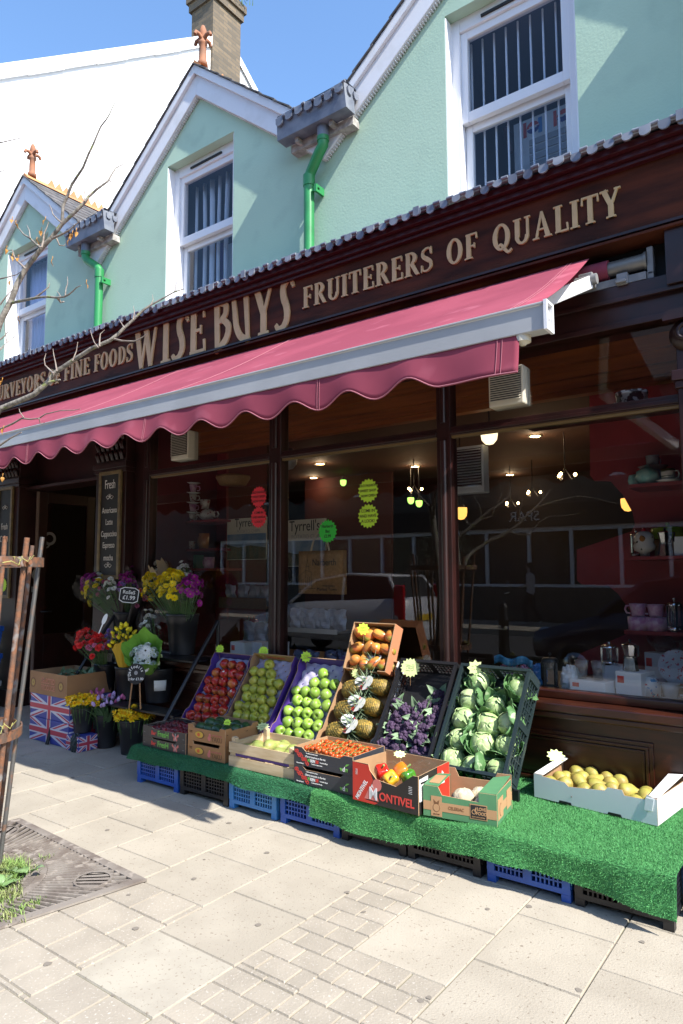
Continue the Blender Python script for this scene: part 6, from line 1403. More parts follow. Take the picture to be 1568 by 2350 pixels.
# ================================================================ shop interior
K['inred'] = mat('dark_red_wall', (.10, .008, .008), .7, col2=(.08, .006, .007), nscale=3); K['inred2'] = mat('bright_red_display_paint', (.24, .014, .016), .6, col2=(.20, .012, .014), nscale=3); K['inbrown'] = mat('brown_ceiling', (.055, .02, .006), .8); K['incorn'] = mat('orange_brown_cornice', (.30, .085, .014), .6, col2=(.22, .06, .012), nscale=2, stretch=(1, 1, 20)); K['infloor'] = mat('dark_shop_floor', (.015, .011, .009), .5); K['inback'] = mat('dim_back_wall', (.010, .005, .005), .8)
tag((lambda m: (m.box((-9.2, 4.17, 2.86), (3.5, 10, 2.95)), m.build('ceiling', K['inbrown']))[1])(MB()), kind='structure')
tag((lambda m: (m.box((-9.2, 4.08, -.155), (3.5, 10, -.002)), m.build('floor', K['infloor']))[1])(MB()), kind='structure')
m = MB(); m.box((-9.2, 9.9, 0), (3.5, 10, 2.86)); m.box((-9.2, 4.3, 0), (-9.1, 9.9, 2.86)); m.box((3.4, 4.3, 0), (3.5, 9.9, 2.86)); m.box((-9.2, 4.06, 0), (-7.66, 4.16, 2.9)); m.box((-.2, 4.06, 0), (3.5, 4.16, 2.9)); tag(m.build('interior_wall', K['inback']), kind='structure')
m = MB()
for k, (y, z0, z1) in enumerate(((4.30, 2.74, 2.859), (4.36, 2.66, 2.74), (4.40, 2.60, 2.66), (4.44, 2.565, 2.60))): m.box((-5.1, y, z0), (-.3, y+.08, z1))
m.box((-5.1, 4.05, 2.83), (-.3, 4.30, 2.858)); tag(m.build('interior_cornice_wall', K['incorn']), kind='structure')
m = MB(); m.box((-5.14, 4.021, .655), (-.2, 4.95, .70)); tag(m.build('display_shelf_floor', K['wood3']), kind='structure')
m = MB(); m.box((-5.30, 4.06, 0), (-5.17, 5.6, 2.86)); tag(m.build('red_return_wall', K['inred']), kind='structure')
Zw = zoomed(1640, 1600, 1.7818)
def part_panel(name, label, pts, Y, mt, t=.03):
    P = [at(x, y, 'Y', Y) for x, y in pts]; m = MB(); m.prism([(p.x, p.z) for p in P], Y, Y+t); o = m.build(name, mt); return tag(o, label, 'partition')
part_panel('display_partition', 'dark red display partition with a curved cut out at the right end of the window', [(1352, 850), (1354, 1090), (1364, 1103), (1401, 1104), (1429, 1135), (1452, 1177), (1457, 1201), (1450, 1219), (1324, 1261), (1324, 1331), (1335, 1341), (1397, 1345), (1418, 1362), (1445, 1400), (1450, 1450), (1330, 1500), (1300, 1560), (1600, 1600), (1600, 790)], 4.93, K['inred2'])
part_panel('display_partition', 'dark red display partition behind the teapots at the left end of the window', [(368, 1060), (520, 1040), (520, 1420), (368, 1440)], 4.85, K['inred2'])
part_panel('display_partition', 'dark red panel further back behind the starburst stickers', [(700, 1050), (900, 1030), (900, 1420), (700, 1420)], 8.2, mat('deep_red_panel', (.04, .004, .004), .8))
def shelf(label, xa, xb, y, Y, d=.32, mt='inred2'):
    a, b = at(xa, y, 'Y', Y), at(xb, y, 'Y', Y); m = MB(); m.box((a.x, Y, a.z-.022), (b.x, Y+d, a.z)); o = m.build('wall_shelf', K[mt]); tag(o, label, 'shelf', 'red display shelves'); return a.z
ITEMS = []
def spot(x, y, Y): return at(x, y, 'Y', Y)
def ceramic(name, c): return mat(name, c, .18, coat=.3)
CW = ceramic('white_china', (.62, .62, .60)); CT = mat('teal_glaze', (.16, .42, .42), .2, col2=(.3, .5, .48), nscale=25); CP = mat('pink_printed_china', (.48, .20, .36), .3, col2=(.62, .42, .5), nscale=30); CFL = mat('floral_china', (.55, .52, .48), .25, col2=(.30, .10, .12), nscale=38, nmix=(.55, .62)); CO = ceramic('amber_glaze', (.36, .14, .03)); CB = mat('patterned_china', (.6, .6, .58), .3, col2=(.03, .03, .03), nscale=28, nmix=(.48, .52)); CG = ceramic('olive_enamel', (.18, .26, .02)); CGREY = ceramic('grey_china', (.26, .25, .24)); CLK = mat('clear_vessel', (.5, .5, .5), .1, spec=.8); CLK = clear('clear_vessel_glass', (.88, .9, .9), 1.6, body=.06); STEEL = mat('polished_steel', (.62, .62, .62), .18, 1); REDE = ceramic('red_enamel', (.45, .01, .02)); MINT = ceramic('mint_enamel', (.30, .45, .38)); CSP = mat('spotted_china', (.68, .66, .64), .3, col2=(.5, .02, .03), nscale=55, nmix=(.60, .62)); CMULTI = mat('painted_china', (.66, .65, .62), .3, col2=(.06, .25, .45), nscale=32, nmix=(.58, .60), col3=(.5, .03, .05), n3=24, m3=(.62, .64))
def handle(m, r, z, h, s=1, a=0):
    pts = [(r*.95*s, 0, z+h*.82), (r*1.45*s, 0, z+h*.8), (r*1.6*s, 0, z+h*.5), (r*1.4*s, 0, z+h*.22), (r*.95*s, 0, z+h*.2)]; m.tube(pts, r*.11, 6)
def mug(label, p, r, h, mt, rz=0, taper=.88, group=None, cat='mug'):
    t = thing('mug', label, cat, p, (0, 0, rz), group); m = MB(); m.lathe([(.001, .002), (r*taper, 0), (r*(.5+taper/2), h*.5), (r, h), (r*.93, h), (r*taper*.9, .01), (.001, .008)], 18); m.build('cup', mt, t); m = MB(); handle(m, r, 0, h); m.build('handle', mt, t); return t
def teapot(label, p, r, mt, rz=0):
    t = thing('teapot', label, 'teapot', p, (0, 0, rz), 'teapots'); m = MB(); m.lathe([(.001, 0), (r*.6, .0), (r, r*.6), (r*.95, r*1.0), (r*.5, r*1.45), (.001, r*1.5)], 20); m.build('pot', mt, t); m = MB(); m.ball((0, 0, r*1.6), r*.16, 8); m.build('lid', mt, t); m = MB(); m.tube([(r*.8, 0, r*.5), (r*1.35, 0, r*.8), (r*1.7, 0, r*1.35)], [r*.26, r*.16, r*.11], 8); m.build('spout', mt, t); m = MB(); handle(m, r, r*.2, r*1.1, -1); m.build('handle', mt, t); return t
def moka(label, p, h, rz=0):
    t = thing('coffee_maker', label, 'coffee maker', p, (0, 0, rz), 'moka pots'); m = MB(); r = h*.24; m.lathe([(.001, 0), (r*1.1, 0), (r*.85, h*.42)], 8, smooth=False); m.lathe([(r*.72, h*.46), (r*1.1, h*.85), (r*.95, h*.87), (.001, h*.95)], 8, smooth=False); m.build('body', STEEL, t); m = MB(); m.lathe([(r*.9, h*.42), (r*.9, h*.47)], 16); m.build('collar', STEEL, t); m = MB(); m.tube([(-r*.9, 0, h*.84), (-r*1.9, 0, h*.82), (-r*1.8, 0, h*.5)], r*.16, 6); m.build('handle', K['black'], t); m = MB(); m.ball((0, 0, h*.99), r*.2, 8); m.build('knob', K['black'], t); return t
def press(label, p, r, h, mt, rz=0):
    t = thing('coffee_press', label, 'coffee press', p, (0, 0, rz), 'coffee presses'); m = MB(); m.lathe([(.001, .004), (r*.9, .004), (r*.9, h*.86)], 16); m.build('glass_jug', CLK, t); m = MB(); m.lathe([(.001, 0), (r, 0), (r, h*.16), (r*.92, h*.16)], 16); m.lathe([(r, h*.80), (r, h*.87), (r*.8, h*.92), (.001, h*.93)], 16)
    for a in range(4): m.box((r*.93*math.cos(a*PI/2)-.006, r*.93*math.sin(a*PI/2)-.006, h*.16), (r*.93*math.cos(a*PI/2)+.006, r*.93*math.sin(a*PI/2)+.006, h*.8))
    m.build('frame', mt, t); m = MB(); m.tube([(0, 0, h*.93), (0, 0, h*1.0)], r*.08, 6); m.ball((0, 0, h*1.02), r*.22, 8); m.build('plunger', mt, t); m = MB(); m.tube([(r, 0, h*.8), (r*1.6, 0, h*.75), (r*1.6, 0, h*.3), (r, 0, h*.2)], r*.12, 6); m.build('handle', mt, t); return t
def giftbox(label, p, w_, d, h, rz, logo=True, mt='paper', group='white product boxes'):
    t = thing('product_box', label, 'box', p, (0, 0, rz), group); m = MB(); m.box((-w_/2, 0, 0), (w_/2, d, h)); m.build('carton', K[mt], t, bevel=.002)
    if logo: decal(t, [(-w_*.42, h*.55), (-w_*.42+.04, h*.55), (-w_*.42+.04, h*.82), (-w_*.42, h*.82)], INK['red'], 'printed_label')
    return t
def dish(label, p, r, mt, tilt, rz=0):
    o = MB(); o.lathe([(.001, 0), (r*.7, .002), (r, r*.1), (r*.98, r*.12), (r*.68, .008), (.001, .006)], 28); q = o.build('plate', mt, None, p, (tilt, 0, rz)); return tag(q, label, 'plate')
RZ = R(-30)
# right hand window, on the display floor
zf = .70
def fl(x, y): return at(x, y, 'Z', zf)
def scale_at(p): return (V(p)-V((0, 0, EYE))).dot(FW)/FOC          # metres per unit of the photograph at that depth
p = fl(1348, 1597); s = scale_at(p); giftbox('wide white box with a red label under the drinking glasses', p, 84*s, .14, 34*s, R(-8))
p2 = p+V((0, .06, 34*s+.001))
for dx, lab in ((-.045, 'left'), (.05, 'right')):
    m = MB(); r = 17*s; m.lathe([(.001, .002), (r*.6, .002), (r, 44*s), (r*.94, 44*s), (r*.52, .012), (.001, .012)], 18); m.ball((0, 0, .035), r*.5, 8); tag(m.build('drinking_glass', CLK, None, p2+V((dx, 0, 0))), f'{lab} of two glass tumblers on the wide white box', 'glass', 'glass tumblers')
p = fl(1443, 1601); s = scale_at(p); giftbox('tall white box under the steel moka pot', p, 62*s, .16, 58*s, R(-14)); moka('polished steel moka pot on the tall white box', p+V((0, .07, 58*s+.001)), 70*s, 2.4)
p = fl(1395, 1585)+V((0, .12, 0)); giftbox('white box behind the glass tumblers', p, 55*s, .12, 55*s, R(-10), False); press('round glass coffee jug with a steel band on the white box', p+V((-.03, .05, 55*s+.001)), 20*s, 52*s, STEEL, 2)
p = fl(1264, 1586); s = scale_at(p); press('black framed coffee press beside the cabbage crate', p, 19*s, 82*s, K['black'], 2.6); p = fl(1305, 1590)+V((0, .05, 0)); film_bag('gift_bag', 'white tissue bag behind the coffee press', p+V((0, 0, .07)), (.06, .04, .08), 22, mt='paper')
p = fl(1497, 1602); s = scale_at(p); m = MB(); m.lathe([(.001, 0), (18*s, 0), (20*s, 30*s), (14*s, 44*s), (10*s, 48*s), (.001, 48*s)], 18); tag(m.build('painted_jar', CMULTI, None, p), 'small white jar painted with bright butterflies', 'jar')
dish('round white plate with red cherry spots leaning at the back', fl(1535, 1590)+V((.02, .16, .13)), 44*s, CSP, R(72), R(12))
p = fl(1540, 1603); s = scale_at(p); o = MB(); o.lathe([(.001, 0), (20*s, .003), (32*s, 6*s), (31*s, 7*s), (18*s, .007), (.001, .007)], 24); tag(o.build('saucer', CW, None, p), 'white saucer under the espresso cup', 'saucer'); mug('white espresso cup on a saucer at the right end', p+V((0, 0, .009)), 21*s, 30*s, CW, 0, .7)
p = fl(1485, 1580)+V((.0, .22, 0)); s = scale_at(p); giftbox('white box standing behind the painted jar', p, 48*s, .1, 70*s, R(-20)); teapot('clear glass teapot on the white box', p+V((.05, .06, 70*s)), 26*s, CLK, 2.8)
p = fl(1190, 1575)+V((0, .10, 0)); film_bag('sweet_bag', 'clear bag of pink sweets with a blue top', p+V((-.05, .0, .085)), (.12, .06, .07), 31); random.seed(4); m = MB()
for i in range(90): m.ball((random.uniform(-.1, .1), random.uniform(-.04, .04), random.uniform(-.04, .03)), .013, 6)
tag(m.build('sweets', mat('pink_sweets', (.55, .18, .32), .4, col2=(.3, .35, .6), nscale=50, nmix=(.5, .55)), None, p+V((-.05, 0, .085))), 'heap of pink sweets inside the clear bag', 'sweets', kind='stuff'); m = MB(); m.sheet(lambda u, v: V((-.13+.26*u, -.05+.012*math.sin(u*18), .035+.05*v+.012*math.sin(u*11))), 14, 3); tag(m.build('bag_header', mat('blue_film', (.05, .26, .42), .25), None, p+V((-.05, 0, .085)), solid=.002), 'crinkled blue header of the sweet bag', 'bag')
film_bag('blue_pouch', 'light blue pouch beside the sweets', p+V((.09, .02, .06)), (.05, .04, .07), 33, mt='clight')
# right shelves
Ys = 4.58
z1 = shelf('top red shelf at the right, below the teal pots', 1440, 1600, 1112, Ys); z2 = shelf('middle red shelf at the right, below the white owl jar', 1432, 1600, 1277, Ys); z3 = shelf('bottom red shelf at the right, below the pink mugs', 1432, 1600, 1446, Ys)
def on(x, z, dy=.08): 
    p = at(x, 1200, 'Y', Ys+dy); d = (at(x, 1000, 'Y', Ys+dy)-p); k = (z-p.z)/d.z; return V((p.x+d.x*k, Ys+dy, z+.001))
p = on(1487, z1); s = scale_at(p); m = MB(); m.lathe([(.001, 0), (18*s, 0), (27*s, 16*s), (24*s, 30*s), (10*s, 39*s), (5*s, 41*s), (5*s, 45*s), (.001, 46*s)], 22); tag(m.build('sugar_pot', CT, None, p), 'round teal pot with a white knobbed lid on the top shelf', 'pot')
p = on(1462, z1, .16); m = MB(); m.lathe([(.001, 0), (16*s, 0), (20*s, 14*s), (17*s, 27*s), (.001, 30*s)], 18); tag(m.build('sugar_pot', CT, None, p), 'second teal pot half hidden at the left of the top shelf', 'pot')
p = on(1500, z1, .22); m = MB(); m.lathe([(.001, 0), (26*s, 0), (30*s, 36*s), (.001, 37*s)], 20); tag(m.build('cake_tin', mat('blue_tin', (.12, .28, .36), .4), None, p), 'blue round tin behind the teal pots', 'tin'); o = MB(); o.lathe([(.001, 0), (20*s, 0), (34*s, 9*s), (33*s, 10*s), (.001, 4*s)], 20); tag(o.build('bowl', CGREY, None, p+V((0, 0, 38*s))), 'grey bowl on the blue tin', 'bowl'); mug('grey tumbler on top of the grey bowl', p+V((0, 0, 47*s)), 16*s, 26*s, CGREY, 1, .8)
p = on(1534, z1, .05); o = MB(); o.lathe([(.001, 0), (18*s, 0), (26*s, 5*s), (.001, 4*s)], 20); tag(o.build('saucer', CW, None, p), 'white saucer under the striped cup', 'saucer'); mug('white cup with dark green stripes on the top shelf', p+V((0, 0, .008)), 15*s, 27*s, mat('striped_china', (.62, .62, .58), .3, col2=(.03, .08, .03), nscale=4, nmix=(.5, .51), stretch=(.2, .2, 8)), R(-10))
p = on(1480, z2); s = scale_at(p); t = thing('owl_jar', 'spotted white bird shaped jar with a beak on the middle shelf', 'jar', p, (0, 0, R(-25))); m = MB(); m.lathe([(.001, 0), (10*s, 0), (10*s, 8*s), (22*s, 14*s), (24*s, 24*s), (20*s, 32*s), (22*s, 36*s), (20*s, 48*s), (12*s, 56*s), (.001, 58*s)], 20); m.build('body', mat('cream_spotted_glaze', (.50, .47, .42), .25, col2=(.03, .03, .03), nscale=22, nmix=(.66, .67)), t); m = MB(); m.tube([(8*s, -16*s, 40*s), (14*s, -28*s, 46*s)], [8*s, 1*s], 8); m.build('beak', CO, t); m = MB(); m.ball((0, 0, 59*s), 6*s, 8); m.build('knob', REDE, t)
moka('dull aluminium moka pot on the middle shelf', on(1528, z2), 62*s, 2.5); p = on(1535, z2, .2); t = thing('casserole', 'olive green enamel casserole behind the moka pot', 'casserole', p+V((0, 0, 40*s)), (0, 0, 0)); m = MB(); m.lathe([(.001, 0), (34*s, 0), (37*s, 24*s), (34*s, 26*s), (8*s, 31*s), (.001, 31*s)], 24); m.build('pot', CG, t); m = MB(); m.ball((0, 0, 34*s), 5*s, 8); m.build('lid_knob', CG, t); giftbox('plain box under the olive casserole', p, 60*s, .1, 39*s, R(0), False, 'cardbrown'); giftbox('teal and white box at the right end of the middle shelf', on(1562, z2, .03), 26*s, .08, 42*s, R(0), False); press('steel coffee press behind the owl jar', on(1462, z2, .22), 14*s, 60*s, STEEL, 1)
for k, (x, lab) in enumerate(((1466, 'left'), (1507, 'right'))):
    p = on(x, z3, .06); s = scale_at(p); m = MB(); m.lathe([(.001, 0), (22*s, 0), (23*s, 30*s), (.001, 31*s)], 24); tag(m.build('gift_tin', CP, None, p), f'{lab} of two pink round gift tins under the mugs', 'tin', 'pink gift tins'); mug(f'{lab} of two pink printed mugs with white handles on the gift tins', p+V((0, 0, 32*s)), 19*s, 28*s, CP, PI-.2, .7, 'pink printed mugs')
press('steel coffee press at the right end of the bottom shelf', on(1550, z3, .04), 16*s, 72*s, STEEL, 2)
# patterned tins above the transom
m = MB(); m.box((-1.6, 4.03, 2.32), (-.62, 4.28, 2.345)); tag(m.build('wall_shelf', K['wood2']), 'narrow shelf behind the right fanlight carrying patterned tins', 'shelf')
for x, r, lab in ((1450, 34, 'large black and white flowered tin on the fanlight shelf'), (1425, 16, 'small black and white flowered tin on the fanlight shelf')):
    p = at(x, 915, 'Y', 4.15); p.z = 2.346; s = scale_at(p); m = MB(); m.lathe([(.001, 0), (r*s, 0), (r*s, r*s*.95), (r*s*1.03, r*s*.96), (r*s*1.03, r*s*1.2), (.001, r*s*1.25)], 22); tag(m.build('flowered_tin', CB, None, p), lab, 'tin', 'flowered tins')
# left window: teapots and mugs on red shelves
Ys = 4.45
za = shelf('upper red shelf at the left, below the white teapots', 376, 500, 1199, Ys); zb = shelf('middle red shelf at the left, below the tall amber mugs', 376, 500, 1262, Ys); zc = shelf('lower red shelf at the left, below the pink mugs', 376, 500, 1305, Ys)
p = on(400, za, .10); s = scale_at(p); teapot('white flowered teapot facing right on the upper left shelf', p, 17*s, CFL, R(-20)); teapot('white flowered teapot facing left on the upper left shelf', on(476, za, .10), 17*s, CFL, R(200))
p = on(440, za, .08)
for k in range(4):
    mug(f'{ORD[k]} cup up in the tower of flowered teacups', p+V((0, 0, k*22*s)), 11*s, 16*s, CP if k % 2 else CFL, .3*k, .7, 'tower of flowered teacups'); o = MB(); o.lathe([(.001, 0), (10*s, 0), (19*s, 3*s), (.001, 2*s)], 18); tag(o.build('saucer', CW, None, p+V((0, 0, k*22*s+17*s))), f'{ORD[k]} saucer up in the tower of flowered teacups', 'saucer', 'tower of flowered teacups')
mug('pink cup standing on the left white teapot', on(405, za, .13)+V((0, 0, 27*s)), 11*s, 18*s, CP, 2.8, .7); mug('white cup standing on the right white teapot', on(470, za, .13)+V((0, 0, 27*s)), 12*s, 20*s, CFL, 2.8, .7)
for k, (x, z, mt_, lab) in enumerate(((402, zb, CO, 'tall amber mug at the left of the middle shelf'), (468, zb, CO, 'tall amber mug at the right of the middle shelf'), (436, zb, CFL, 'white flowered cup between the tall amber mugs'), (396, zc, CP, 'pink mug at the left of the lower shelf'), (480, zc, CP, 'pink mug at the right of the lower shelf'))): p = on(x, z); mug(lab, p, 12*s, (34 if k < 2 else 18 if k == 2 else 24)*s, mt_, PI)
giftbox('pale green tin box in the middle of the lower left shelf', on(437, zc, .10), 38*s, .1, 30*s, 0, False, 'cardgreen')
m = MB(); m.lathe([(.001, 0), (.13, 0), (.17, .07), (.165, .09), (.12, .02), (.001, .02)], 20); tag(m.build('wicker_basket', mat('wicker', (.30, .19, .08), .7, col2=(.20, .12, .05), nscale=60, stretch=(1, 1, 6)), None, at(535, 1113, 'Y', 4.7)), 'shallow wicker basket hanging above the left window display', 'basket')
# crisp display: header cards, landscape posters, shelves and packets
def header(label, xa, xb, ya, yb, Y, s1, ycut):
    a, b = at(xa, yb, 'Y', Y), at(xb, ya, 'Y', Y); a.z, b.z = at(xa, yb, 'Y', Y).z, at(xa, ya, 'Y', Y).z; w_ = b.x-a.x; h_ = b.z-a.z
    t = thing('display_header', label, 'poster', (a.x, Y, a.z), group='crisp display headers'); m = MB(); m.box((0, 0, 0), (w_, .012, h_)); m.build('panel', flat('cream_card', (.55, .50, .38)), t)
    hc = h_*ycut; decal(t, [(.004, .004), (w_-.004, .004), (w_-.004, hc), (.004, hc)], mat('dusky_sky_print', (.12, .20, .30), .6, col2=(.24, .30, .36), nscale=6), 'landscape_print'); decal(t, [(.004, .004), (w_-.004, .004), (w_-.004, hc*.45), (w_*.6, hc*.55), (w_*.3, hc*.48), (.004, hc*.6)], mat('field_print', (.05, .06, .03), .7, col2=(.09, .07, .03), nscale=9, stretch=(3, 1, 1)), 'landscape_print', -.0016)
    text('printed_name', "Tyrrell's", s1, INK['black'], t, (w_*.5, -.001, h_*(.5+ycut/2)+s1*.25), sx=.8); text('printed_line', 'POTATO CHIPS', s1*.38, INK['grey'], t, (w_*.55, -.001, h_*(.5+ycut/2)-s1*.45)); return t
header("cream crisp poster reading Tyrrell's Potato Chips, in the left window", 521, 612, 1192, 1285, 4.62, .115, .62); header("cream crisp poster reading Tyrrell's Potato Chips, partly behind the brown bag", 652, 748, 1195, 1300, 4.72, .135, .55)
SIL = mat('silver_packet', (.42, .46, .52), .35, .3, col2=(.30, .33, .4), nscale=12); 
def packet(label, p, w_, h_, rz, seed, mt=None, group='crisp packets'):
    random.seed(seed); ph = random.uniform(0, 6); m = MB()
    def fn(u, v):
        sgn = 1 if u < .5 else -1; k = (u*2 if u < .5 else 2-u*2); x = (k-.5)*w_; th = .035*math.sin(PI*k)**.6*math.sin(PI*(.02+.96*v))**.5; wob = .006*math.sin(9*x/w_+ph+7*v)+.005*math.sin(14*v+ph)
        return V((x, -sgn*th+wob, v*h_+.008*math.sin(x*40+ph)*v))
    m.sheet(fn, 16, 10, smooth=False); o = m.build('crisp_packet', mt or SIL, None, p, (R(random.uniform(-8, 4)), 0, rz)); return tag(o, label, 'packet', group)
def rack(label, xa, xb, y, Y, mt, d=.24, lip=.05):
    a, b = at(xa, y, 'Y', Y), at(xb, y, 'Y', Y); t = thing('crisp_rack', label, 'rack', (a.x, Y, a.z)); m = MB(); m.box((0, 0, -.02), (b.x-a.x, d, 0)); m.build('tray', mt, t); m = MB(); m.box((0, -.006, -.025), (b.x-a.x, 0, lip)); m.build('front_lip', mt, t); return a, b
WK = mat('wicker_tray', (.16, .09, .04), .7, col2=(.10, .055, .025), nscale=50, stretch=(1, 1, 6))
a, b = rack('wicker tray of crisp packets below the left crisp poster', 503, 612, 1388, 4.55, WK, lip=.075)
for i in range(4): packet(f'silver crisp packet in the wicker tray, {ORD[i]} from the left', V((a.x+.08+i*(b.x-a.x-.1)/3.4, 4.63, a.z)), .14, .19, R(-6+4*i), 40+i)
press('mint green coffee press below the wicker tray', fl(512, 1487)+V((0, .35, .03)), .045, .235, MINT, 2.4); press('red coffee press beside the mint green one', fl(532, 1487)+V((0.0, .30, .03)), .05, .245, REDE, 2.4)
a, b = rack('dark tray of crisp packets under the wicker tray', 542, 612, 1478, 4.5, K['wood2'], lip=.03)
for i in range(3): packet(f'blue grey crisp packet in the lower dark tray, {ORD[i]} from the left', V((a.x+.08+i*.13, 4.6, a.z)), .16, .2, R(8-8*i), 50+i)
for k, x in enumerate((520, 560, 600)): p = fl(x, 1520)+V((0, .12, 0)); giftbox(f'white box {ORD[k]} from the left along the foot of the left window', p, .17, .12, .15, R(-3), True)
a, b = rack('wire rack of crisp packets behind the silver car reflection', 652, 775, 1442, 4.50, K['metal'], d=.2, lip=.012)
for i in range(7): packet(f'silver crisp packet in the wire rack, {ORD[i]} from the left', V((a.x+.06+i*(b.x-a.x-.1)/6, 4.58+.02*(i % 2), a.z)), .13, .17, R(-10+5*(i % 4)), 60+i)
for k, x in enumerate((668, 700, 740, 770)): packet(f'blue packet along the foot of the middle window, {ORD[k]} from the left', fl(x, 1522)+V((0, .1, 0)), .13, .09, R(-5), 80+k, mat('blue_packet', (.14, .18, .28), .4), 'low packets')
# cloth bag
p0, p1 = at(686, 1362, 'Y', 4.35), at(787, 1262, 'Y', 4.35); t = thing('tote_bag', 'brown jute bag printed Narberth Market Town with a church drawing', 'bag', (p0.x, 4.35, p0.z)); bw, bh = p1.x-p0.x, p1.z-p0.z
m = MB(); m.sheet(lambda u, v: V((bw*u, -.03*math.sin(PI*u)*math.sin(PI*v*.9+.1)+.0, bh*v)), 10, 8); m.sheet(lambda u, v: V((bw*u, .05+.02*math.sin(PI*u), bh*v)), 10, 8); m.add([(0, 0, 0), (0, .05, 0), (0, .05, bh), (0, 0, bh), (bw, 0, 0), (bw, .05, 0), (bw, .05, bh), (bw, 0, bh)], [(0, 3, 2, 1), (4, 5, 6, 7)], False); m.build('bag_body', mat('jute', (.34, .19, .075), .85, col2=(.29, .16, .06), nscale=40), t, solid=.002)
for x in (bw*.35, bw*.80): pass
m = MB(); m.tube([(bw*.30, -.01, bh), (bw*.38, -.012, bh+.10), (bw*.52, 0, bh+.20), (bw*.64, -.01, bh+.13), (bw*.72, -.012, bh)], .008, 6); m.build('handle', mat('cotton_webbing', (.45, .38, .28), .8), t)
text('printed_name', 'Narberth', .075, INK['black'], t, (bw*.64, -.034, bh*.72), sx=.85); text('printed_name', 'Market Town', .036, INK['black'], t, (bw*.70, -.034, bh*.11)); text('printed_line', 'Pembrokeshire', .020, INK['black'], t, (bw*.74, -.034, bh*.19))
L_ = []
for pl in ([(.08, .12), (.08, .42), (.22, .55), (.22, .15)], [(.22, .55), (.26, .80), (.30, .55)], [(.26, .80), (.26, .90)], [(.22, .55), (.36, .5), (.36, .14)], [(.12, .2), (.12, .32), (.16, .34), (.16, .2)], [(.26, .2), (.26, .4), (.31, .38), (.31, .18)], [(.22, .64), (.30, .64)], [(.04, .10), (.45, .13)]): L_.append(pl)
m = MB()
for pl in L_: m.tube([(bw*x, -.033, bh*z) for x, z in pl], .0016, 4, smooth=False)
m.build('church_drawing', INK['black'], t)
# stickers on the glass
def burst(lab, x, y, mt, lines, r=.088): star(lab, x, y, GY-.003, r, 18, mt, (0, 0), .1, 0, None, .84, 0, lines, 'starburst_sticker', 'sticker', 'starburst stickers')
burst('upper red starburst sticker at left reading OLD FASHION SWEET SHOP NOW OPEN', 594, 1140, RED_ST, ['OLD FASHION', 'SWEET SHOP', 'NOW OPEN']); burst('lower red starburst sticker in the left window reading COME IN AND HAVE A LOOK', 594, 1187, RED_ST, ['COME IN', 'AND HAVE A', 'LOOK !!'])
burst('upper lime starburst sticker in the middle window reading OLD FASHION SWEET SHOP NOW OPEN', 845, 1126, NEON, ['OLD FASHION', 'SWEET SHOP', 'NOW OPEN']); burst('lower lime starburst sticker in the middle window reading COME IN AND HAVE A LOOK', 845, 1184, NEON, ['COME IN', 'AND HAVE', 'A LOOK!']); burst('green starburst sticker reading Narberth Bag £2.99 above the jute bag', 752, 1219, GRN_ST, ['Narberth', 'Bag', '£2.99'])
# ventilators in the fanlights
def vent(label, x, y, Y, w_, h_, d, mt, name='window_ventilator'):
    p = at(x, y, 'Y', Y); t = thing(name, label, 'ventilator', p, group='louvred ventilators'); m = MB(); m.box((-w_/2, 0, -h_/2), (w_/2, d, h_/2)); m.build('casing', mt, t, bevel=.008); m = MB(); m.box((-w_*.44, -.003, -h_*.36), (w_*.44, 0, h_*.44)); m.build('recess', K['dark'], t); m = MB()
    for i in range(14): z = -h_*.34+h_*.76*i/13; m.add([(-w_*.44, -.004, z), (w_*.44, -.004, z), (w_*.44, -.016, z-.009), (-w_*.44, -.016, z-.009)], [(0, 1, 2, 3)], False)
    m.build('louvres', mt, t, solid=.002)
vent('cream louvred ventilator in the right fanlight below the end of the awning', 1160, 886, 3.90, .225, .24, .12, K['cream']); vent('cream louvred ventilator in the left fanlight under the valance', 412, 1022, 3.90, .225, .25, .12, K['cream']); vent('dim grey louvred unit hanging inside the right window', 1068, 1078, 4.7, .30, .36, .1, K['alu'])
# lamps
WARM = glow('warm_lamp', (1, .62, .25), 22); GLOBE = glow('cream_globe', (1, .80, .48), 1.1); AMB = glow('amber_shade', (1, .48, .10), 1.0); LIME = glow('lime_shade', (.45, 1, .15), 1.2); DIMG = mat('unlit_globe', (.25, .25, .25), .3)
def pendant(label, x, y, Y, r, mt, h=1.5):
    p = at(x, y, 'Y', Y); t = thing('pendant_lamp', label, 'lamp', p, group='pendant lamps'); m = MB(); m.lathe([(.001, -r*.9), (r*.5, -r*.78), (r*.9, -r*.3), (r, r*.3), (r, r*h*.7), (.001, r*h*.7)], 18); m.build('shade', mt, t); m = MB(); zt = 2.86-p.z; m.tube([(0, 0, r*h*.7), (0, 0, r*h*.7+.04)], r*.55, 10); m.tube([(0, 0, r*h*.7), (0, 0, max(zt, r*h+.05))], .006, 6); m.build('cord', K['black'], t)
pendant('large cream globe pendant lamp in the right window', 1123, 1004, 4.7, .062, GLOBE); pendant('amber pendant lamp above the bare branches reflected in the right window', 1058, 1180, 6.5, .065, AMB); pendant('amber pendant lamp half behind the red partition', 1441, 1160, 6.5, .06, AMB); pendant('unlit grey globe lamp at the top of the middle window', 663, 1060, 4.7, .08, DIMG)
for k, (x, y) in enumerate(((788, 1109), (943, 1150), (962, 1157))): pendant(f'small lime lit pendant, {ORD[k]} from the left over the shop counter', x, y, 8.0, .045, LIME)
def lamp_light(p, e):
    l = bpy.data.lights.new('bulb_light', 'POINT'); l.energy = e; l.color = (1, .70, .42); l.shadow_soft_size = .05; o = bpy.data.objects.new('bulb_light', l); COL.objects.link(o); o.location = p
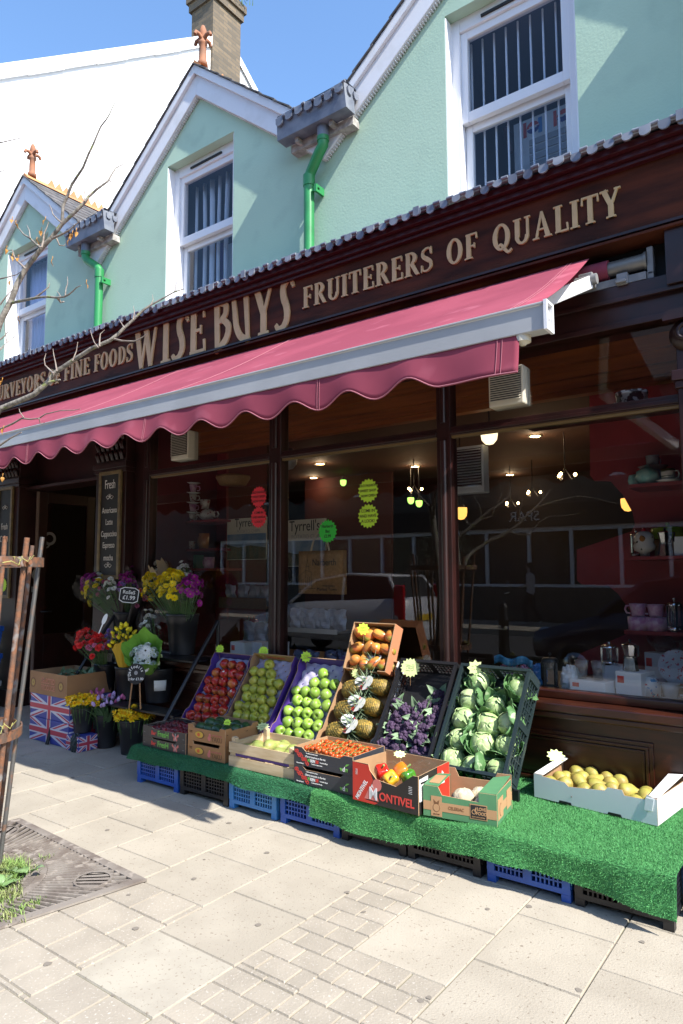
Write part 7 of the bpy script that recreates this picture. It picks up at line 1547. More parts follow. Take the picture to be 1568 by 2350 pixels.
def downlight(label, x, y):
    d = at(x, y, 'Z', 2.858); t = thing('ceiling_light', label, 'lamp', d, group='recessed ceiling lights'); m = MB(); m.lathe([(.001, -.012), (.052, -.012), (.055, 0)], 16); m.build('lens', WARM, t); lamp_light(d-V((0, 0, .06)), 2.2); m = MB(); m.lathe([(.055, -.013), (.075, -.013), (.078, 0)], 16); m.build('trim_ring', K['metal'], t)
for x, y, lab in ((735, 1063, 'recessed ceiling light at the top of the middle window, left of centre'), (720, 1095, 'second recessed ceiling light below it in the middle window'), (953, 1069, 'recessed ceiling light at the right of the middle window'), (1170, 1088, 'recessed ceiling light deep inside the right window'), (1228, 999, 'bright recessed ceiling light at the top of the right window')): downlight(lab, x, y)
def chandelier(label, x, y, Y):
    p = at(x, y, 'Y', Y); t = thing('chandelier', label, 'lamp', p, group='small three armed chandeliers'); m = MB(); m.tube([(0, 0, .1), (0, 0, max(.2, 2.86-p.z))], .006, 6)
    for k in range(3): a = k*2.1+.4; m.tube([(0, 0, .1), (.07*math.cos(a), .07*math.sin(a), -.02), (.10*math.cos(a), .10*math.sin(a), .0)], .006, 5)
    m.build('arms', K['blackmetal'], t)
    for k in range(3): a = k*2.1+.4; m = MB(); m.ball((.10*math.cos(a), .10*math.sin(a), .03), .017, 8); m.build('bulb', WARM, t)
    lamp_light(p-V((0, 0, .06)), 1.3)
chandelier('small chandelier inside the middle window near the right mullion', 950, 1128, 7.5); chandelier('small chandelier upper right inside the right window', 1297, 1096, 7.0); chandelier('small chandelier behind the branch reflections in the right window', 1222, 1135, 8.5); chandelier('small chandelier lowest behind the branch reflections in the right window', 1172, 1160, 8.8)
# pieces seen through the upstairs windows
p0 = at(1182, 396, 'Y', 4.75); p1 = at(1300, 290, 'Y', 4.75); t = thing('drinks_cooler', 'white drinks cooler with round red white and blue badges behind the right upstairs window', 'cooler', (p0.x, 4.75, p0.z-.2)); w_ = .50; h_ = .58
m = MB(); m.box((0, 0, 0), (w_, .3, h_)); m.build('cabinet', K['paper'], t); m = MB()
for i in range(6): m.box((.12, -.008, .06+i*.06), (w_-.02, 0, .105+i*.06))
m.build('louvres', K['alu'], t)
for x in (.15, .38):
    decal(t, [(x-.06, h_-.14), (x+.06, h_-.14), (x+.06, h_-.02), (x-.06, h_-.02)], INK['white'], 'badge', -.001); decal(t, [(x+.04, h_-.14), (x+.07, h_-.14), (x+.07, h_-.02), (x+.04, h_-.02)], flat('sky_blue_ink', (.05, .25, .55)), 'badge', -.0016); decal(t, [(x-.075, h_-.14), (x-.05, h_-.14), (x-.05, h_-.02), (x-.075, h_-.02)], INK['red'], 'badge', -.0016)
    decal(t, ell(x, h_-.08, .048, .048, 16, 0, PI), INK['red'], 'badge', -.0022); decal(t, ell(x, h_-.08, .048, .048, 16, PI, 2*PI), INK['blue'], 'badge', -.0022); decal(t, [(x-.047, h_-.09), (x+.047, h_-.075), (x+.047, h_-.068), (x-.047, h_-.083)], INK['white'], 'badge', -.003); text('badge_name', 'PEPSI', .026, INK['white'], t, (x, -.0035, h_-.08), bold=.0004)
a = at(1160, 310, 'Y', 4.7); m = MB(); m.tube([a+V((0, 0, .05)), at(1172, 350, 'Y', 4.7)], .02, 8); tag(m.build('red_tube', K['maroon']), 'red tube leaning beside the drinks cooler upstairs', 'tube')
random.seed(12)
for k in range(5):
    p = at(440+22*k, 640-14*(k % 3), 'Y', 4.75); m = MB(); w_ = random.uniform(.12, .2); m.box((-w_/2, 0, -.15), (w_/2, .2, random.uniform(.1, .45))); tag(m.build('storage_carton', K[['cardwhite', 'cardred', 'cardbrown', 'cardpurple', 'cardwhite'][k]], None, p), f'stored carton behind the slatted blind upstairs, {ORD[k]} from the left', 'carton', 'cartons stored upstairs')
# ================================================================ street tree, guard and grate
GC = V((-3.40, 1.56, 0))
U_, V_ = V((-1, .059, 0)), V((-.19, -1, 0))
gr = thing('tree_grate', 'square cast iron tree grate with radial slots let into the paving', 'grate', (-2.66, 2.095, 0))
SIDE = 1.24
def gp(a, b, z=0): q = U_*(a*SIDE)+V_*(b*SIDE); return V((q.x, q.y, z))
K['iron'] = mat('weathered_cast_iron', (.25, .22, .19), .75, .1, col2=(.16, .13, .11), nscale=6, col3=(.32, .28, .24), n3=25, m3=(.55, .66), bump=(70, .4, .004)); K['soil'] = mat('dark_soil', (.012, .010, .008), 1, bump=(60, .8, .01), col2=(.025, .02, .015), nscale=30)
m = MB(); m.add([gp(0, 0, .002), gp(1, 0, .002), gp(1, 1, .002), gp(0, 1, .002), gp(0, 0, -.05), gp(1, 0, -.05), gp(1, 1, -.05), gp(0, 1, -.05)], [(0, 1, 2, 3), (7, 6, 5, 4)], False); m.build('soil_bed', K['soil'], gr)
m = MB()
def plate(pts, z1=.012, z0=.003):
    n = len(pts); m.add([(p.x, p.y, z0) for p in pts]+[(p.x, p.y, z1) for p in pts], [tuple(range(n, 2*n)), tuple(range(n-1, -1, -1))]+[(i, (i+1) % n, n+(i+1) % n, n+i) for i in range(n)], False)
e = .035
plate([gp(0, 0), gp(1, 0), gp(1, e), gp(0, e)]); plate([gp(0, 1-e), gp(1, 1-e), gp(1, 1), gp(0, 1)]); plate([gp(0, e), gp(e, e), gp(e, 1-e), gp(0, 1-e)]); plate([gp(1-e, e), gp(1, e), gp(1, 1-e), gp(1-e, 1-e)])
m.build('outer_frame', K['iron'], gr); m = MB()
cx, cy = .5, .52
def pol(r, a): return gp(cx+r*math.cos(a), cy+r*math.sin(a))
def ringp(r0, r1, n=56):
    for i in range(n):
        a, b = 2*PI*i/n, 2*PI*(i+1)/n; plate([pol(r0, a), pol(r1, a), pol(r1, b), pol(r0, b)][::-1] if 0 else [pol(r0, a), pol(r1, a), pol(r1, b), pol(r0, b)], .0115)
ringp(.20, .235); m.build('inner_ring', K['iron'], gr); m = MB(); ringp(.335, .365); m.build('outer_ring', K['iron'], gr); m = MB()
def bound(a):
    c, s = math.cos(a), math.sin(a); t = 9
    for lim, d in ((1-e-cx, c), (cx-e, -c), (1-e-cy, s), (cy-e, -s)):
        if d > 1e-6: t = min(t, lim/d)
    return t
n = 118
for i in range(n):
    a = 2*PI*i/n; h = .0125
    for r0, r1 in ((.236, .334), (.366, bound(a))):
        if r1 > r0: plate([pol(r0, a-h*.8/ max(r0, .3)*.5), pol(r1, a-h*.62), pol(r1, a+h*.62), pol(r0, a+h*.8/max(r0, .3)*.5)], .0125)
m.build('radial_bars', K['iron'], gr); m = MB()
for (a, b) in ((.13, .13), (.87, .13), (.13, .87), (.87, .87)):
    q = gp(a, b); 
    for r0, r1, z in ((.075, .085, .016), (.001, .075, .0125)):
        vs = []; k = 24
        for i in range(k): an = 2*PI*i/k; vs += [(q.x+r0*math.cos(an), q.y+r0*math.sin(an), z), (q.x+r1*math.cos(an), q.y+r1*math.sin(an), z), (q.x+r1*math.cos(an), q.y+r1*math.sin(an), .004)]
        m.add(vs, [f for i in range(k) for f in ((3*i, 3*i+1, 3*((i+1) % k)+1, 3*((i+1) % k)), (3*i+1, 3*i+2, 3*((i+1) % k)+2, 3*((i+1) % k)+1))], False)
    m.build('corner_lid', K['iron'], gr); m = MB()
# weeds
random.seed(44); m = MB()
def tuft(c, n, h, sp):
    for i in range(n):
        p = V((c[0]+random.gauss(0, sp), c[1]+random.gauss(0, sp), .004)); a = random.uniform(0, 6.28); l = h*random.uniform(.5, 1.2); d = V((math.cos(a)*random.uniform(.2, .9), math.sin(a)*random.uniform(.2, .9), 1)).normalized()*l; s_ = V((-math.sin(a), math.cos(a), 0))*random.uniform(.0015, .003); mid = p+d*.55+V((0, 0, l*.1)); tip = p+d+V((math.cos(a), math.sin(a), -.4))*l*.2
        m.add([p-s_, p+s_, mid+s_*.8, mid-s_*.8, tip], [(0, 1, 2, 3), (3, 2, 4)], False)
tuft((-3.24, 1.74), 800, .07, .045); tuft((-3.13, 1.66), 350, .055, .04); tuft((-3.0, 1.61), 220, .045, .035); tuft((-3.30, 1.62), 500, .08, .06); tuft((-2.85, 1.54), 110, .035, .04); tuft((-2.86, 1.66), 60, .03, .025); tuft((GC.x+.20, GC.y-.04), 200, .04, .035); tuft((GC.x+.13, GC.y-.28), 160, .035, .05)
for r, a, k in ((.22, .3, 60), (.22, .1, 50), (.4, -.6, 40), (.35, .9, 30), (.41, 1.2, 30), (.42, 0, 25), (.3, -.9, 50), (.36, -1.3, 60)): tuft((GC.x+r*math.cos(a), GC.y+r*math.sin(a)), k, .028, .018)
tag(m.build('grass', mat('weed_grass', (.16, .27, .06), .6, col2=(.22, .25, .09), nscale=12, island=.3)), 'bright green grass and weeds growing through the tree grate', 'grass', kind='stuff')
m = MB(); random.seed(45)
for i in range(14): leaf_sheet(m, V((random.uniform(-3.3, -3.05), random.uniform(1.6, 1.82), .035)), V((random.gauss(0, 1), random.gauss(0, 1), .5)), V((0, 0, 1)), random.uniform(.05, .09), random.uniform(.018, .03), -.3)
tag(m.build('dock_leaf', mat('dock_leaf_green', (.15, .26, .09), .5, col2=(.22, .3, .16), nscale=16), solid=.001), 'broad leaved weeds at the foot of the tree guard', 'weed', kind='stuff')
# guard
gd = thing('tree_guard', 'rusty iron tree guard of upright rods held by two flat hoops', 'guard', GC)
RB, RTP = .205, .335
rt = lambda z: RB+(RTP-RB)*z/1.5
N = 11
for i in range(N):
    a = 2*PI*i/N+.42; c, s = math.cos(a), math.sin(a); top = 1.575+.03*math.sin(i*2.7); m = MB(); m.tube([(rt(0)*c, rt(0)*s, .006), (rt(top)*c, rt(top)*s, top)], .0105 if i % 3 else .0125, 10); m.build('rod', K['steel' if i % 4 == 1 else 'rust'], gd)
for z, h in ((1.462, .046), (.66, .044)):
    m = MB(); R0 = rt(z)+.0155; vs = []; k = 40
    for i in range(k): a = 2*PI*i/k; vs += [(R0*math.cos(a), R0*math.sin(a), z-h/2), ((R0+.007)*math.cos(a), (R0+.007)*math.sin(a), z-h/2), ((R0+.007)*math.cos(a), (R0+.007)*math.sin(a), z+h/2), (R0*math.cos(a), R0*math.sin(a), z+h/2)]
    m.add(vs, [(4*i+q, 4*((i+1) % k)+q, 4*((i+1) % k)+(q+1) % 4, 4*i+(q+1) % 4) for i in range(k) for q in range(4)], False); m.build('hoop', K['rust'], gd); 
m = MB(); m.tube([(rt(1.46)*math.cos(.42)+.018, rt(1.46)*math.sin(.42), 1.46), (rt(1.46)*math.cos(.42)+.045, rt(1.46)*math.sin(.42)+.005, 1.46)], .012, 8); m.build('bolt', K['rust'], gd)
TWN = mat('yellow_green_twine', (.33, .31, .10), .8)
for z in (1.475, .72):
    m = MB(); random.seed(int(z*100)); b = V((rt(z)*math.cos(.30)+.022, rt(z)*math.sin(.30), z)); pts = [b+V((.02*math.sin(q*1.9)+.012*q/6, -.05+.010*q, .014*math.sin(q*2.6)+.006*math.cos(q*5))) for q in range(11)]; m.tube(pts, .002, 5); m.tube([b, b+V((.02, -.02, -.03)), b+V((.03, -.06, -.012)), b+V((.028, -.10, -.02))], .0025, 5); m.build('twine', TWN, gd)
# bare tree: trunk inside the guard, limbs reaching over the pavement
K['bark'] = mat('grey_bark', (.27, .245, .21), .9, col2=(.14, .125, .105), nscale=45, nmix=(.42, .6), col3=(.20, .22, .08), n3=20, m3=(.60, .68), bump=(70, .6, .005)); K['twig'] = mat('brown_twig', (.20, .155, .13), .85, col2=(.28, .24, .2), nscale=60)
tree = thing('street_tree', 'bare young street tree with lichened limbs reaching in from the left', 'tree', GC)
m = MB(); m.tube([GC+V(p) for p in ((-.03, 0, 0), (-.05, .01, .6), (-.02, 0, 1.2), (-.07, .02, 1.75), (-.10, .03, 2.1))], [.05, .045, .04, .036, .034], 12); m.build('trunk', K['bark'], tree, world=True)
fork = GC+V((-.10, .03, 2.08)); TYB = 1.72
def br(pts, r0, r1, Y0=TYB, Y1=TYB, root=None, name='branch', seed=0):
    P = [at(x, y, 'Y', Y0+(Y1-Y0)*i/max(1, len(pts)-1)) for i, (x, y) in enumerate(pts)]
    if root is not None: P = [V(root)]+P
    rs = [r0+(r1-r0)*i/(len(P)-1) for i in range(len(P))]; m = MB(); m.tube(P, rs, 8); m.build(name, K['bark'] if r0 > .006 else K['twig'], tree, world=True); return P
main = [(0, 740), (26, 690), (40, 652), (60, 616), (95, 571), (119, 545), (143, 514), (167, 492), (195, 464), (203, 452), (222, 435), (248, 416), (258, 398), (267, 385), (284, 377)]
low = [(0, 938), (19, 931), (50, 918), (79, 905), (112, 876), (124, 857), (167, 828), (210, 800), (253, 781), (270, 768), (286, 752), (307, 733), (329, 712), (346, 700), (372, 686), (400, 670), (422, 663)]
br(main, .017, .0022, 1.66, 1.95, fork+V((0, 0, -.03))); br(low, .0165, .0022, 1.70, 2.05, fork+V((.02, 0, -.12)))
Y_m = lambda i: 1.66+(.29)*(i+1)/15
subs = [([(143, 510), (145, 473), (155, 450), (164, 426), (176, 407), (191, 385), (203, 355), (215, 330), (224, 308), (232, 290), (244, 275), (252, 262), (258, 248), (265, 235)], .0085, .0018, 1.80), ([(28, 695), (60, 688), (91, 682), (110, 681), (131, 683), (148, 681), (158, 676), (167, 669), (176, 660), (186, 655)], .0075, .002, 1.68), ([(83, 682), (95, 673), (112, 659), (114, 650)], .005, .0016, 1.69),
 ([(150, 680), (152, 662), (156, 650), (155, 635)], .0028, .0012, 1.70), ([(140, 682), (136, 674), (131, 668)], .0028, .0012, 1.70), ([(133, 684), (140, 694), (148, 692)], .006, .003, 1.70), ([(60, 618), (47, 605), (36, 595), (32, 585), (29, 574), (14, 575)], .006, .0016, 1.69), ([(95, 570), (80, 557), (67, 545), (55, 538), (47, 528), (40, 518), (34, 507)], .0065, .0016, 1.70), ([(70, 547), (68, 530), (62, 516)], .0035, .0012, 1.70), ([(96, 568), (100, 553), (102, 535), (108, 522), (112, 510)], .0055, .0015, 1.71),
 ([(121, 547), (135, 541), (148, 535), (160, 528), (176, 514), (184, 506)], .006, .0018, 1.73), ([(130, 547), (137, 563), (148, 564), (152, 558)], .004, .0014, 1.73), ([(143, 512), (132, 503), (122, 492), (118, 478), (114, 470)], .0045, .0014, 1.75), ([(195, 463), (193, 450), (195, 436), (191, 430)], .004, .0014, 1.82), ([(222, 434), (219, 428)], .003, .001, 1.84), ([(252, 415), (259, 422)], .003, .0012, 1.86), ([(205, 450), (212, 440)], .003, .0012, 1.83), ([(164, 426), (161, 402)], .0024, .001, 1.82), ([(263, 778), (280, 782), (295, 783), (308, 783), (317, 780), (330, 772), (338, 766)], .0048, .0015, 1.86), ([(229, 795), (229, 780), (231, 766), (241, 757)], .0042, .0014, 1.84), ([(286, 753), (280, 743), (274, 733)], .0035, .0012, 1.87), ([(306, 734), (309, 715), (306, 702)], .003, .001, 1.89), ([(167, 828), (176, 805), (179, 785)], .0036, .0012, 1.80), ([(226, 798), (217, 786), (211, 770), (208, 758)], .003, .0012, 1.83),
 ([(124, 858), (113, 847), (104, 838), (102, 825), (106, 811)], .005, .0014, 1.77), ([(131, 852), (128, 833), (124, 815), (122, 800)], .0042, .0012, 1.78), ([(112, 877), (126, 874), (139, 871)], .007, .004, 1.76), ([(0, 985), (30, 972), (50, 960), (70, 962), (90, 960), (105, 950), (140, 942), (172, 941), (185, 938)], .0055, .0014, 1.72), ([(90, 960), (93, 972), (104, 970)], .003, .0012, 1.72), ([(55, 958), (46, 945), (44, 935)], .0032, .0012, 1.72), ([(0, 1022), (25, 1005), (50, 992)], .0055, .0028, 1.70), ([(0, 328), (25, 322), (48, 317), (76, 309)], .0035, .0014, 1.9), ([(0, 326), (6, 318)], .003, .0012, 1.9), ([(0, 394), (14, 390), (24, 375)], .003, .0012, 1.9), ([(0, 780), (12, 770), (22, 757)], .004, .0014, 1.68), ([(0, 640), (18, 636), (40, 630), (50, 622)], .004, .0014, 1.68), ([(0, 700), (15, 680), (28, 666)], .0045, .0015, 1.68), ([(346, 700), (352, 688), (350, 676)], .0025, .001, 1.93), ([(402, 669), (403, 655), (407, 646)], .0022, .001, 1.96)]
for p_, a, b, Y in subs: br(p_, a, b, Y, Y+.03, name='twig')
# more limbs out of the picture that the window mirrors
random.seed(77)
def limb(p, d, ln, r, lev):
    n = 5; pts = [V(p)]; dd = V(d).normalized()
    for i in range(n): dd = (dd+V((random.gauss(0, .16), random.gauss(0, .16), random.gauss(.06, .1)))).normalized(); pts.append(pts[-1]+dd*ln/n)
    m = MB(); m.tube(pts, [r*(1-.75*i/n) for i in range(n+1)], 6); m.build('branch' if lev < 2 else 'twig', K['bark'] if lev < 2 else K['twig'], tree, world=True)
    if lev < 2:
        for i in range(3): k = random.randint(2, n); limb(pts[k], (dd+V((random.gauss(0, .6), random.gauss(0, .6), random.gauss(.2, .3)))), ln*.5, r*.45, lev+1)
for d, ln in (((-.6, -.5, .8), 1.0), ((-.8, .2, .9), .9), ((-.1, -.5, 1.1), 1.1)): limb(fork, d, ln, .016, 0)
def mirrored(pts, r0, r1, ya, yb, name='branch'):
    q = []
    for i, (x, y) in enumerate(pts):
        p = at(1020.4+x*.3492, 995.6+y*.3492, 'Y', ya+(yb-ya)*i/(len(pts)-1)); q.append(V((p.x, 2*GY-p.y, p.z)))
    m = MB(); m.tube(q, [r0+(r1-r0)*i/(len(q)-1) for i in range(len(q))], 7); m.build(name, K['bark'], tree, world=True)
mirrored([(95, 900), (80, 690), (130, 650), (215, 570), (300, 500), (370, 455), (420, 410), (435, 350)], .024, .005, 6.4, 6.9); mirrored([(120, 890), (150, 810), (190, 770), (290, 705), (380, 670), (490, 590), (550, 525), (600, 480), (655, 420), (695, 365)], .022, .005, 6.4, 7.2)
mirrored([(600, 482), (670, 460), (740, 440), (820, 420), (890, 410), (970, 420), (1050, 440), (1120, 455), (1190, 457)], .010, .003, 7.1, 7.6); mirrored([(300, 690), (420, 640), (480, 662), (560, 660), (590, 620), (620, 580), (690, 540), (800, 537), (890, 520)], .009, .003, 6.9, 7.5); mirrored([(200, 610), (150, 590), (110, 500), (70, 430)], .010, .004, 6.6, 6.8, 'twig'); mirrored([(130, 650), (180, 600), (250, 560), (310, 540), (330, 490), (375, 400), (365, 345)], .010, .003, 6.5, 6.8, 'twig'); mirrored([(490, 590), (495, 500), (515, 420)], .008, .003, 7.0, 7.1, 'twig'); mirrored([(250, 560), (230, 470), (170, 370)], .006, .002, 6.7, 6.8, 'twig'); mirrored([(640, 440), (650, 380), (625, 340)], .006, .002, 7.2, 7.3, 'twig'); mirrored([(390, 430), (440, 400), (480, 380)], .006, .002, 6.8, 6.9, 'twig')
random.seed(46)
for k, (x, y, c) in enumerate(((28, 505, 0), (36, 514, 0), (15, 572, 1), (42, 593, 1), (28, 590, 1), (95, 530, 0), (104, 505, 0), (166, 538, 0), (175, 532, 0), (41, 734, 0), (198, 651, 1), (120, 597, 0), (5, 875, 1), (8, 985, 1), (84, 552, 1), (158, 552, 1), (6, 1095, 1), (25, 645, 1))):
    p = at(x, y, 'Y', 1.70); m = MB(); leaf_sheet(m, V((0, 0, 0)), V((random.gauss(0, 1), random.gauss(0, 1), -.6)), V((0, 0, 1)), .021, .009, random.uniform(-1.2, -.4)); m.T = M.Identity(4); m.tube([(0, 0, 0), (0, .003, .02)], .0012, 4); m.build('withered_leaf', mat('withered_leaf', (.42, .20, .04), .7) if k == 0 else bpy.data.materials['withered_leaf'], tree, V(p)-V(tree.location), solid=.001)
# ================================================================ across the street, seen only in the window reflections
opp = thing('corner_shop', 'long low dark fronted shop with white window bars across the street', 'building', (-4, -9.6, 0))
m = MB(); m.box((-60, -15, 0), (30, -9.62, 1.0)); m.box((-60, -15, 1.0), (-21, -9.63, 2.75)); m.box((18.5, -15, 1.0), (30, -9.63, 2.75)); m.box((-60, -15, 2.75), (30, -9.62, 6.6)); m.box((-22, -15, 1.0), (18, -10.6, 2.75)); m.build('wall', mat('pebbledash', (.11, .10, .085), .9, col2=(.08, .075, .065), nscale=4), opp, world=True)
m = MB(); m.add([(-60.3, -9.2, 6.5), (30.3, -9.2, 6.5), (30.3, -12.3, 8.9), (-60.3, -12.3, 8.9), (-60.3, -15.4, 6.5), (30.3, -15.4, 6.5)], [(0, 1, 2, 3), (3, 2, 5, 4)], False); m.build('roof', K['slate'], opp, world=True, solid=.06)
m = MB(); m.box((-21.5, -9.62, 2.75), (17.5, -9.5, 3.4)); fb = m.build('fascia_board', K['dark'], opp, world=True)
text('printed_name', 'SPAR', .42, K['chalk'], opp, (-3.6, .15, 3.07), rot=(PI/2, 0, PI))
for i in range(15):
    x = -20.6+2.6*i; m = MB(); f = .09
    m.box((x, -9.75, 1.0), (x+f, -9.63, 2.75)); m.box((x+1.25, -9.74, 1.0), (x+1.25+f, -9.63, 2.75)); m.box((x+f, -9.73, 2.62), (x+1.25, -9.63, 2.75)); m.box((x+f, -9.73, 1.0), (x+1.25, -9.63, 1.08)); m.box((x+1.25+f, -9.73, 2.62), (x+2.6, -9.63, 2.75)); m.box((x+1.25+f, -9.73, 1.0), (x+2.6, -9.63, 1.08)); wf = m.build('window', K['upvc'], opp, world=True)
    m = MB(); m.box((x+f, -9.705, 1.08), (x+1.25, -9.70, 2.62)); m.box((x+1.25+f, -9.705, 1.08), (x+2.6, -9.70, 2.62)); m.v = [p-V(opp.location) for p in m.v]; m.build('pane', K['upglass'], wf)
for i in range(8):
    x = -19+4.6*i; m = MB(); m.box((x, -9.64, 4.1), (x+1.1, -9.60, 5.5)); m.build('upstairs_window', K['upvc'], opp, world=True); m = MB(); m.box((x+.08, -9.598, 4.18), (x+1.02, -9.594, 5.42)); m.build('upstairs_pane', K['room'], opp, world=True)
def car(label, loc, rz, paint, plate=None):
    t = thing('parked_car', label, 'car', loc, (0, 0, rz), 'cars parked along the kerb'); pm = mat(label.split()[0]+'_car_paint', paint, .35, 0, coat=.6); L_, W_ = 3.55, 1.56
    st = [(-1.77, .42, .60, .90), (-1.72, .36, .72, .97), (-1.2, .34, .86, .99), (-.75, .34, 1.0, 1.0), (-.15, .33, 1.05, 1.0), (.6, .33, 1.08, 1.0), (1.2, .34, 1.11, .99), (1.68, .36, 1.13, .97), (1.78, .42, 1.08, .93)]
    m = MB(); vs = []
    for x, zb_, zt, wk in st:
        hw = W_/2*wk
        for y, z in ((-hw*.90, zb_), (-hw, zb_+.14), (-hw*1.0, (zb_+zt)/2+.05), (-hw*.93, zt), (0, zt+.02), (hw*.93, zt), (hw, (zb_+zt)/2+.05), (hw, zb_+.14), (hw*.90, zb_)): vs.append((x, y, z))
    k = 9; fs = [(i*k+j, i*k+j+1, (i+1)*k+j+1, (i+1)*k+j) for i in range(len(st)-1) for j in range(k-1)]+[tuple(range(k-1, -1, -1)), tuple(range((len(st)-1)*k, len(st)*k))]
    m.add(vs, fs, True); m.build('body', pm, t)
    cab = [(-.80, 1.0, .70, 0), (-.25, 1.42, .62, .0), (.55, 1.54, .60, 0), (1.42, 1.50, .60, 0), (1.68, 1.12, .68, 0)]
    m = MB(); m.add([p for x, z, hw, _ in cab for p in ((x, -hw, z), (x, hw, z))], [(0, 1, 3, 2), (2, 3, 5, 4), (4, 5, 7, 6), (6, 7, 9, 8), (0, 2, 4, 6, 8), (9, 7, 5, 3, 1)], False); m.build('cabin', K['dark'], t, bevel=.03)
    m = MB(); m.add([p for x, z, hw, _ in cab[1:4] for p in ((x, -hw-.02, z+.015), (x, hw+.02, z+.015))], [(0, 1, 3, 2), (2, 3, 5, 4)], True); m.build('roof', pm, t, solid=.04)
    for sg in (-1, 1):
        m = MB()
        for a, b in ((cab[0], cab[1]), (cab[3], cab[4])): m.tube([(a[0], sg*(a[2]+.01), a[1]), (b[0], sg*(b[2]+.01), b[1])], .035, 6)
        m.tube([(.45, sg*.69, .98), (.45, sg*.62, 1.5)], .03, 6); m.build('window_pillar', pm, t)
        m = MB(); m.box((1.60, sg*.70-.03, .72), (1.80, sg*.70+.05, 1.36)); m.build('tail_light', mat('red_lens', (.45, .01, .015), .15, coat=.6) if 'red_lens' not in bpy.data.materials else bpy.data.materials['red_lens'], t, bevel=.02); m = MB(); m.ball((-1.60, sg*.58, .70), .12, 10, (1, 1.1, .7)); m.build('headlight', STEEL, t)
        for x in (-1.12, 1.14):
            m = MB(); m.T = M.Translation((x, sg*.70, .29)) @ M.Rotation(PI/2, 4, 'X'); m.lathe([(.001, -.09), (.2, -.09), (.28, -.08), (.29, 0), (.28, .08), (.2, .09), (.001, .09)], 22); w_ = m.build('wheel', K['black'], t); m = MB(); m.T = M.Translation((x, sg*.70, .29)) @ M.Rotation(PI/2, 4, 'X'); m.lathe([(.001, -.095), (.17, -.095), (.18, -.06)], 14); m.lathe([(.001, .095), (.17, .095), (.18, .06)], 14); m.build('rim', STEEL, w_)
    m = MB(); m.box((1.765, -.26, .72), (1.80, .26, .83)); m.build('number_plate', mat('yellow_plate', (.65, .42, .03), .5) if 'yellow_plate' not in bpy.data.materials else bpy.data.materials['yellow_plate'], t)
    m = MB(); m.box((1.74, -.72, .36), (1.83, .72, .62)); m.build('bumper', pm, t, bevel=.03)
car('silver small hatchback parked at the kerb behind the photographer', (-8.0, -3.0, -.16), 0, (.55, .55, .57)); car('dark blue hatchback parked at the kerb to the right of the silver one', (-2.0, -2.55, -.16), 0, (.015, .022, .05))
def bollard(lab, x, y):
    t = thing('bollard', lab, 'bollard', (x, y, 0)); m = MB(); m.lathe([(.001, 0), (.10, 0), (.10, .08), (.08, .12), (.07, .70), (.085, .72), (.085, .76), (.06, .80), (.08, .88), (.055, .97), (.001, 1.0)], 18); m.build('post', K['black'], t); m = MB(); m.lathe([(.072, .60), (.074, .63), (.072, .66)], 18); m.build('band', STEEL, t)
bollard('black cast iron bollard at the edge of the pavement', -4.0, -1.38)
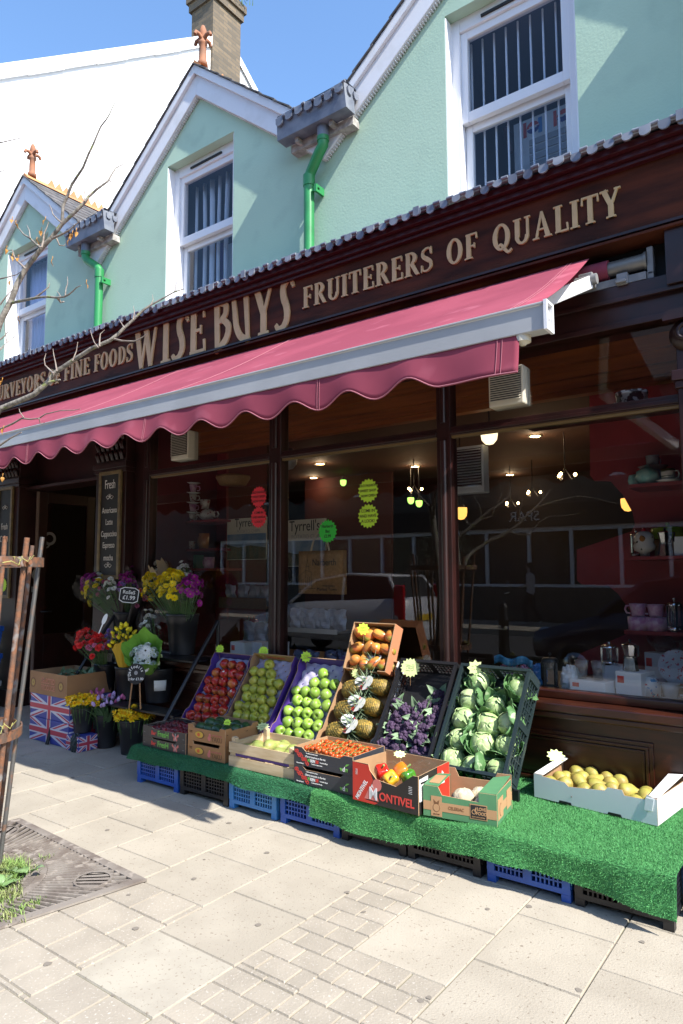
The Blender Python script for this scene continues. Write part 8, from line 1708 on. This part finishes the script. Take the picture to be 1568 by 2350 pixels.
# person walking on the far pavement
def person(loc, rz):
    t = thing('person', 'person in a pale jacket and dark trousers walking across the street holding papers', 'person', loc, (0, 0, rz))
    J = dict(hip=(0, 0, .92), belly=(0, .01, 1.08), chest=(0, 0, 1.28), neck=(0, -.005, 1.46), head=(0, -.02, 1.56), crown=(0, -.01, 1.68), rh=(-.09, 0, .88), rk=(-.10, -.16, .49), ra=(-.10, -.10, .08), rt=(-.10, -.24, .03), lh=(.09, 0, .88), lk=(.10, .02, .48), la=(.10, .26, .12), lt=(.10, .17, .03), rs=(-.17, 0, 1.38), re=(-.23, .02, 1.12), rw=(-.17, -.18, 1.05), rf=(-.14, -.25, 1.06), ls=(.17, 0, 1.38), le=(.23, .02, 1.12), lw=(.15, -.19, 1.06), lf=(.12, -.26, 1.08))
    E_ = [('hip', 'belly'), ('belly', 'chest'), ('chest', 'neck'), ('neck', 'head'), ('head', 'crown'), ('hip', 'rh'), ('rh', 'rk'), ('rk', 'ra'), ('ra', 'rt'), ('hip', 'lh'), ('lh', 'lk'), ('lk', 'la'), ('la', 'lt'), ('chest', 'rs'), ('rs', 're'), ('re', 'rw'), ('rw', 'rf'), ('chest', 'ls'), ('ls', 'le'), ('le', 'lw'), ('lw', 'lf')]
    rad = dict(hip=.14, belly=.125, chest=.14, neck=.05, head=.085, crown=.07, rh=.09, rk=.058, ra=.04, rt=.035, lh=.09, lk=.058, la=.04, lt=.035, rs=.065, re=.045, rw=.03, rf=.022, ls=.065, le=.045, lw=.03, lf=.022)
    ks = list(J); me = bpy.data.meshes.new('body'); me.from_pydata([J[k] for k in ks], [(ks.index(a), ks.index(b)) for a, b in E_], []); o = bpy.data.objects.new('body', me); COL.objects.link(o); o.parent = t
    md = o.modifiers.new('skin', 'SKIN'); 
    for i, k in enumerate(ks): me.skin_vertices[0].data[i].radius = (rad[k], rad[k]*(.75 if k in ('hip', 'belly', 'chest') else 1)); me.skin_vertices[0].data[i].use_root = (k == 'hip')
    sb = o.modifiers.new('sub', 'SUBSURF'); sb.levels = sb.render_levels = 2; me.materials.append(mat('pale_jacket', (.42, .41, .42), .8))
    for nm, mt_, pts, r in (('trousers', flat('dark_trousers', (.015, .016, .022)), [('rh', 'rk', 'ra'), ('lh', 'lk', 'la')], (.105, .075, .056)),):
        for ch in pts: m = MB(); m.tube([J[c] for c in ch], list(r), 12); m.build('trouser_leg', mt_, t)
    m = MB(); m.ball((0, -.02, 1.60), .088, 14, (.86, 1, 1.15)); m.ball((0, -.11, 1.59), .016, 6); m.build('head', mat('skin', (.45, .27, .19), .6), t); m = MB(); m.ball((0, .01, 1.63), .098, 12, (.95, 1, 1.0)); m.ball((0, .05, 1.52), .075, 10, (1.1, .8, 1.3)); m.build('hair', flat('dark_hair', (.02, .012, .008)), t); m = MB(); m.box((-.07, -.115, 1.595), (.07, -.10, 1.625)); m.build('sunglasses', K['black'], t); m = MB(); m.box((-.10, -.36, 1.06), (.10, -.24, 1.075)); tag(m.build('papers', K['paper'], t, rot=(.4, 0, 0)), None)
opp.location.y -= 2.0
person((-7.1, -10.5, -.02), R(-90))
# ================================================================ turn lettering into plain meshes
bpy.context.view_layer.update(); dg = bpy.context.evaluated_depsgraph_get()
for o in [o for o in COL.objects if o.type == 'FONT']:
    me = bpy.data.meshes.new_from_object(o.evaluated_get(dg)); n = MB; nm = o.name
    q = bpy.data.objects.new(nm.split('.')[0], me); COL.objects.link(q); q.parent = o.parent; q.location = o.location; q.rotation_euler = o.rotation_euler; q.scale = o.scale
    bpy.data.objects.remove(o)
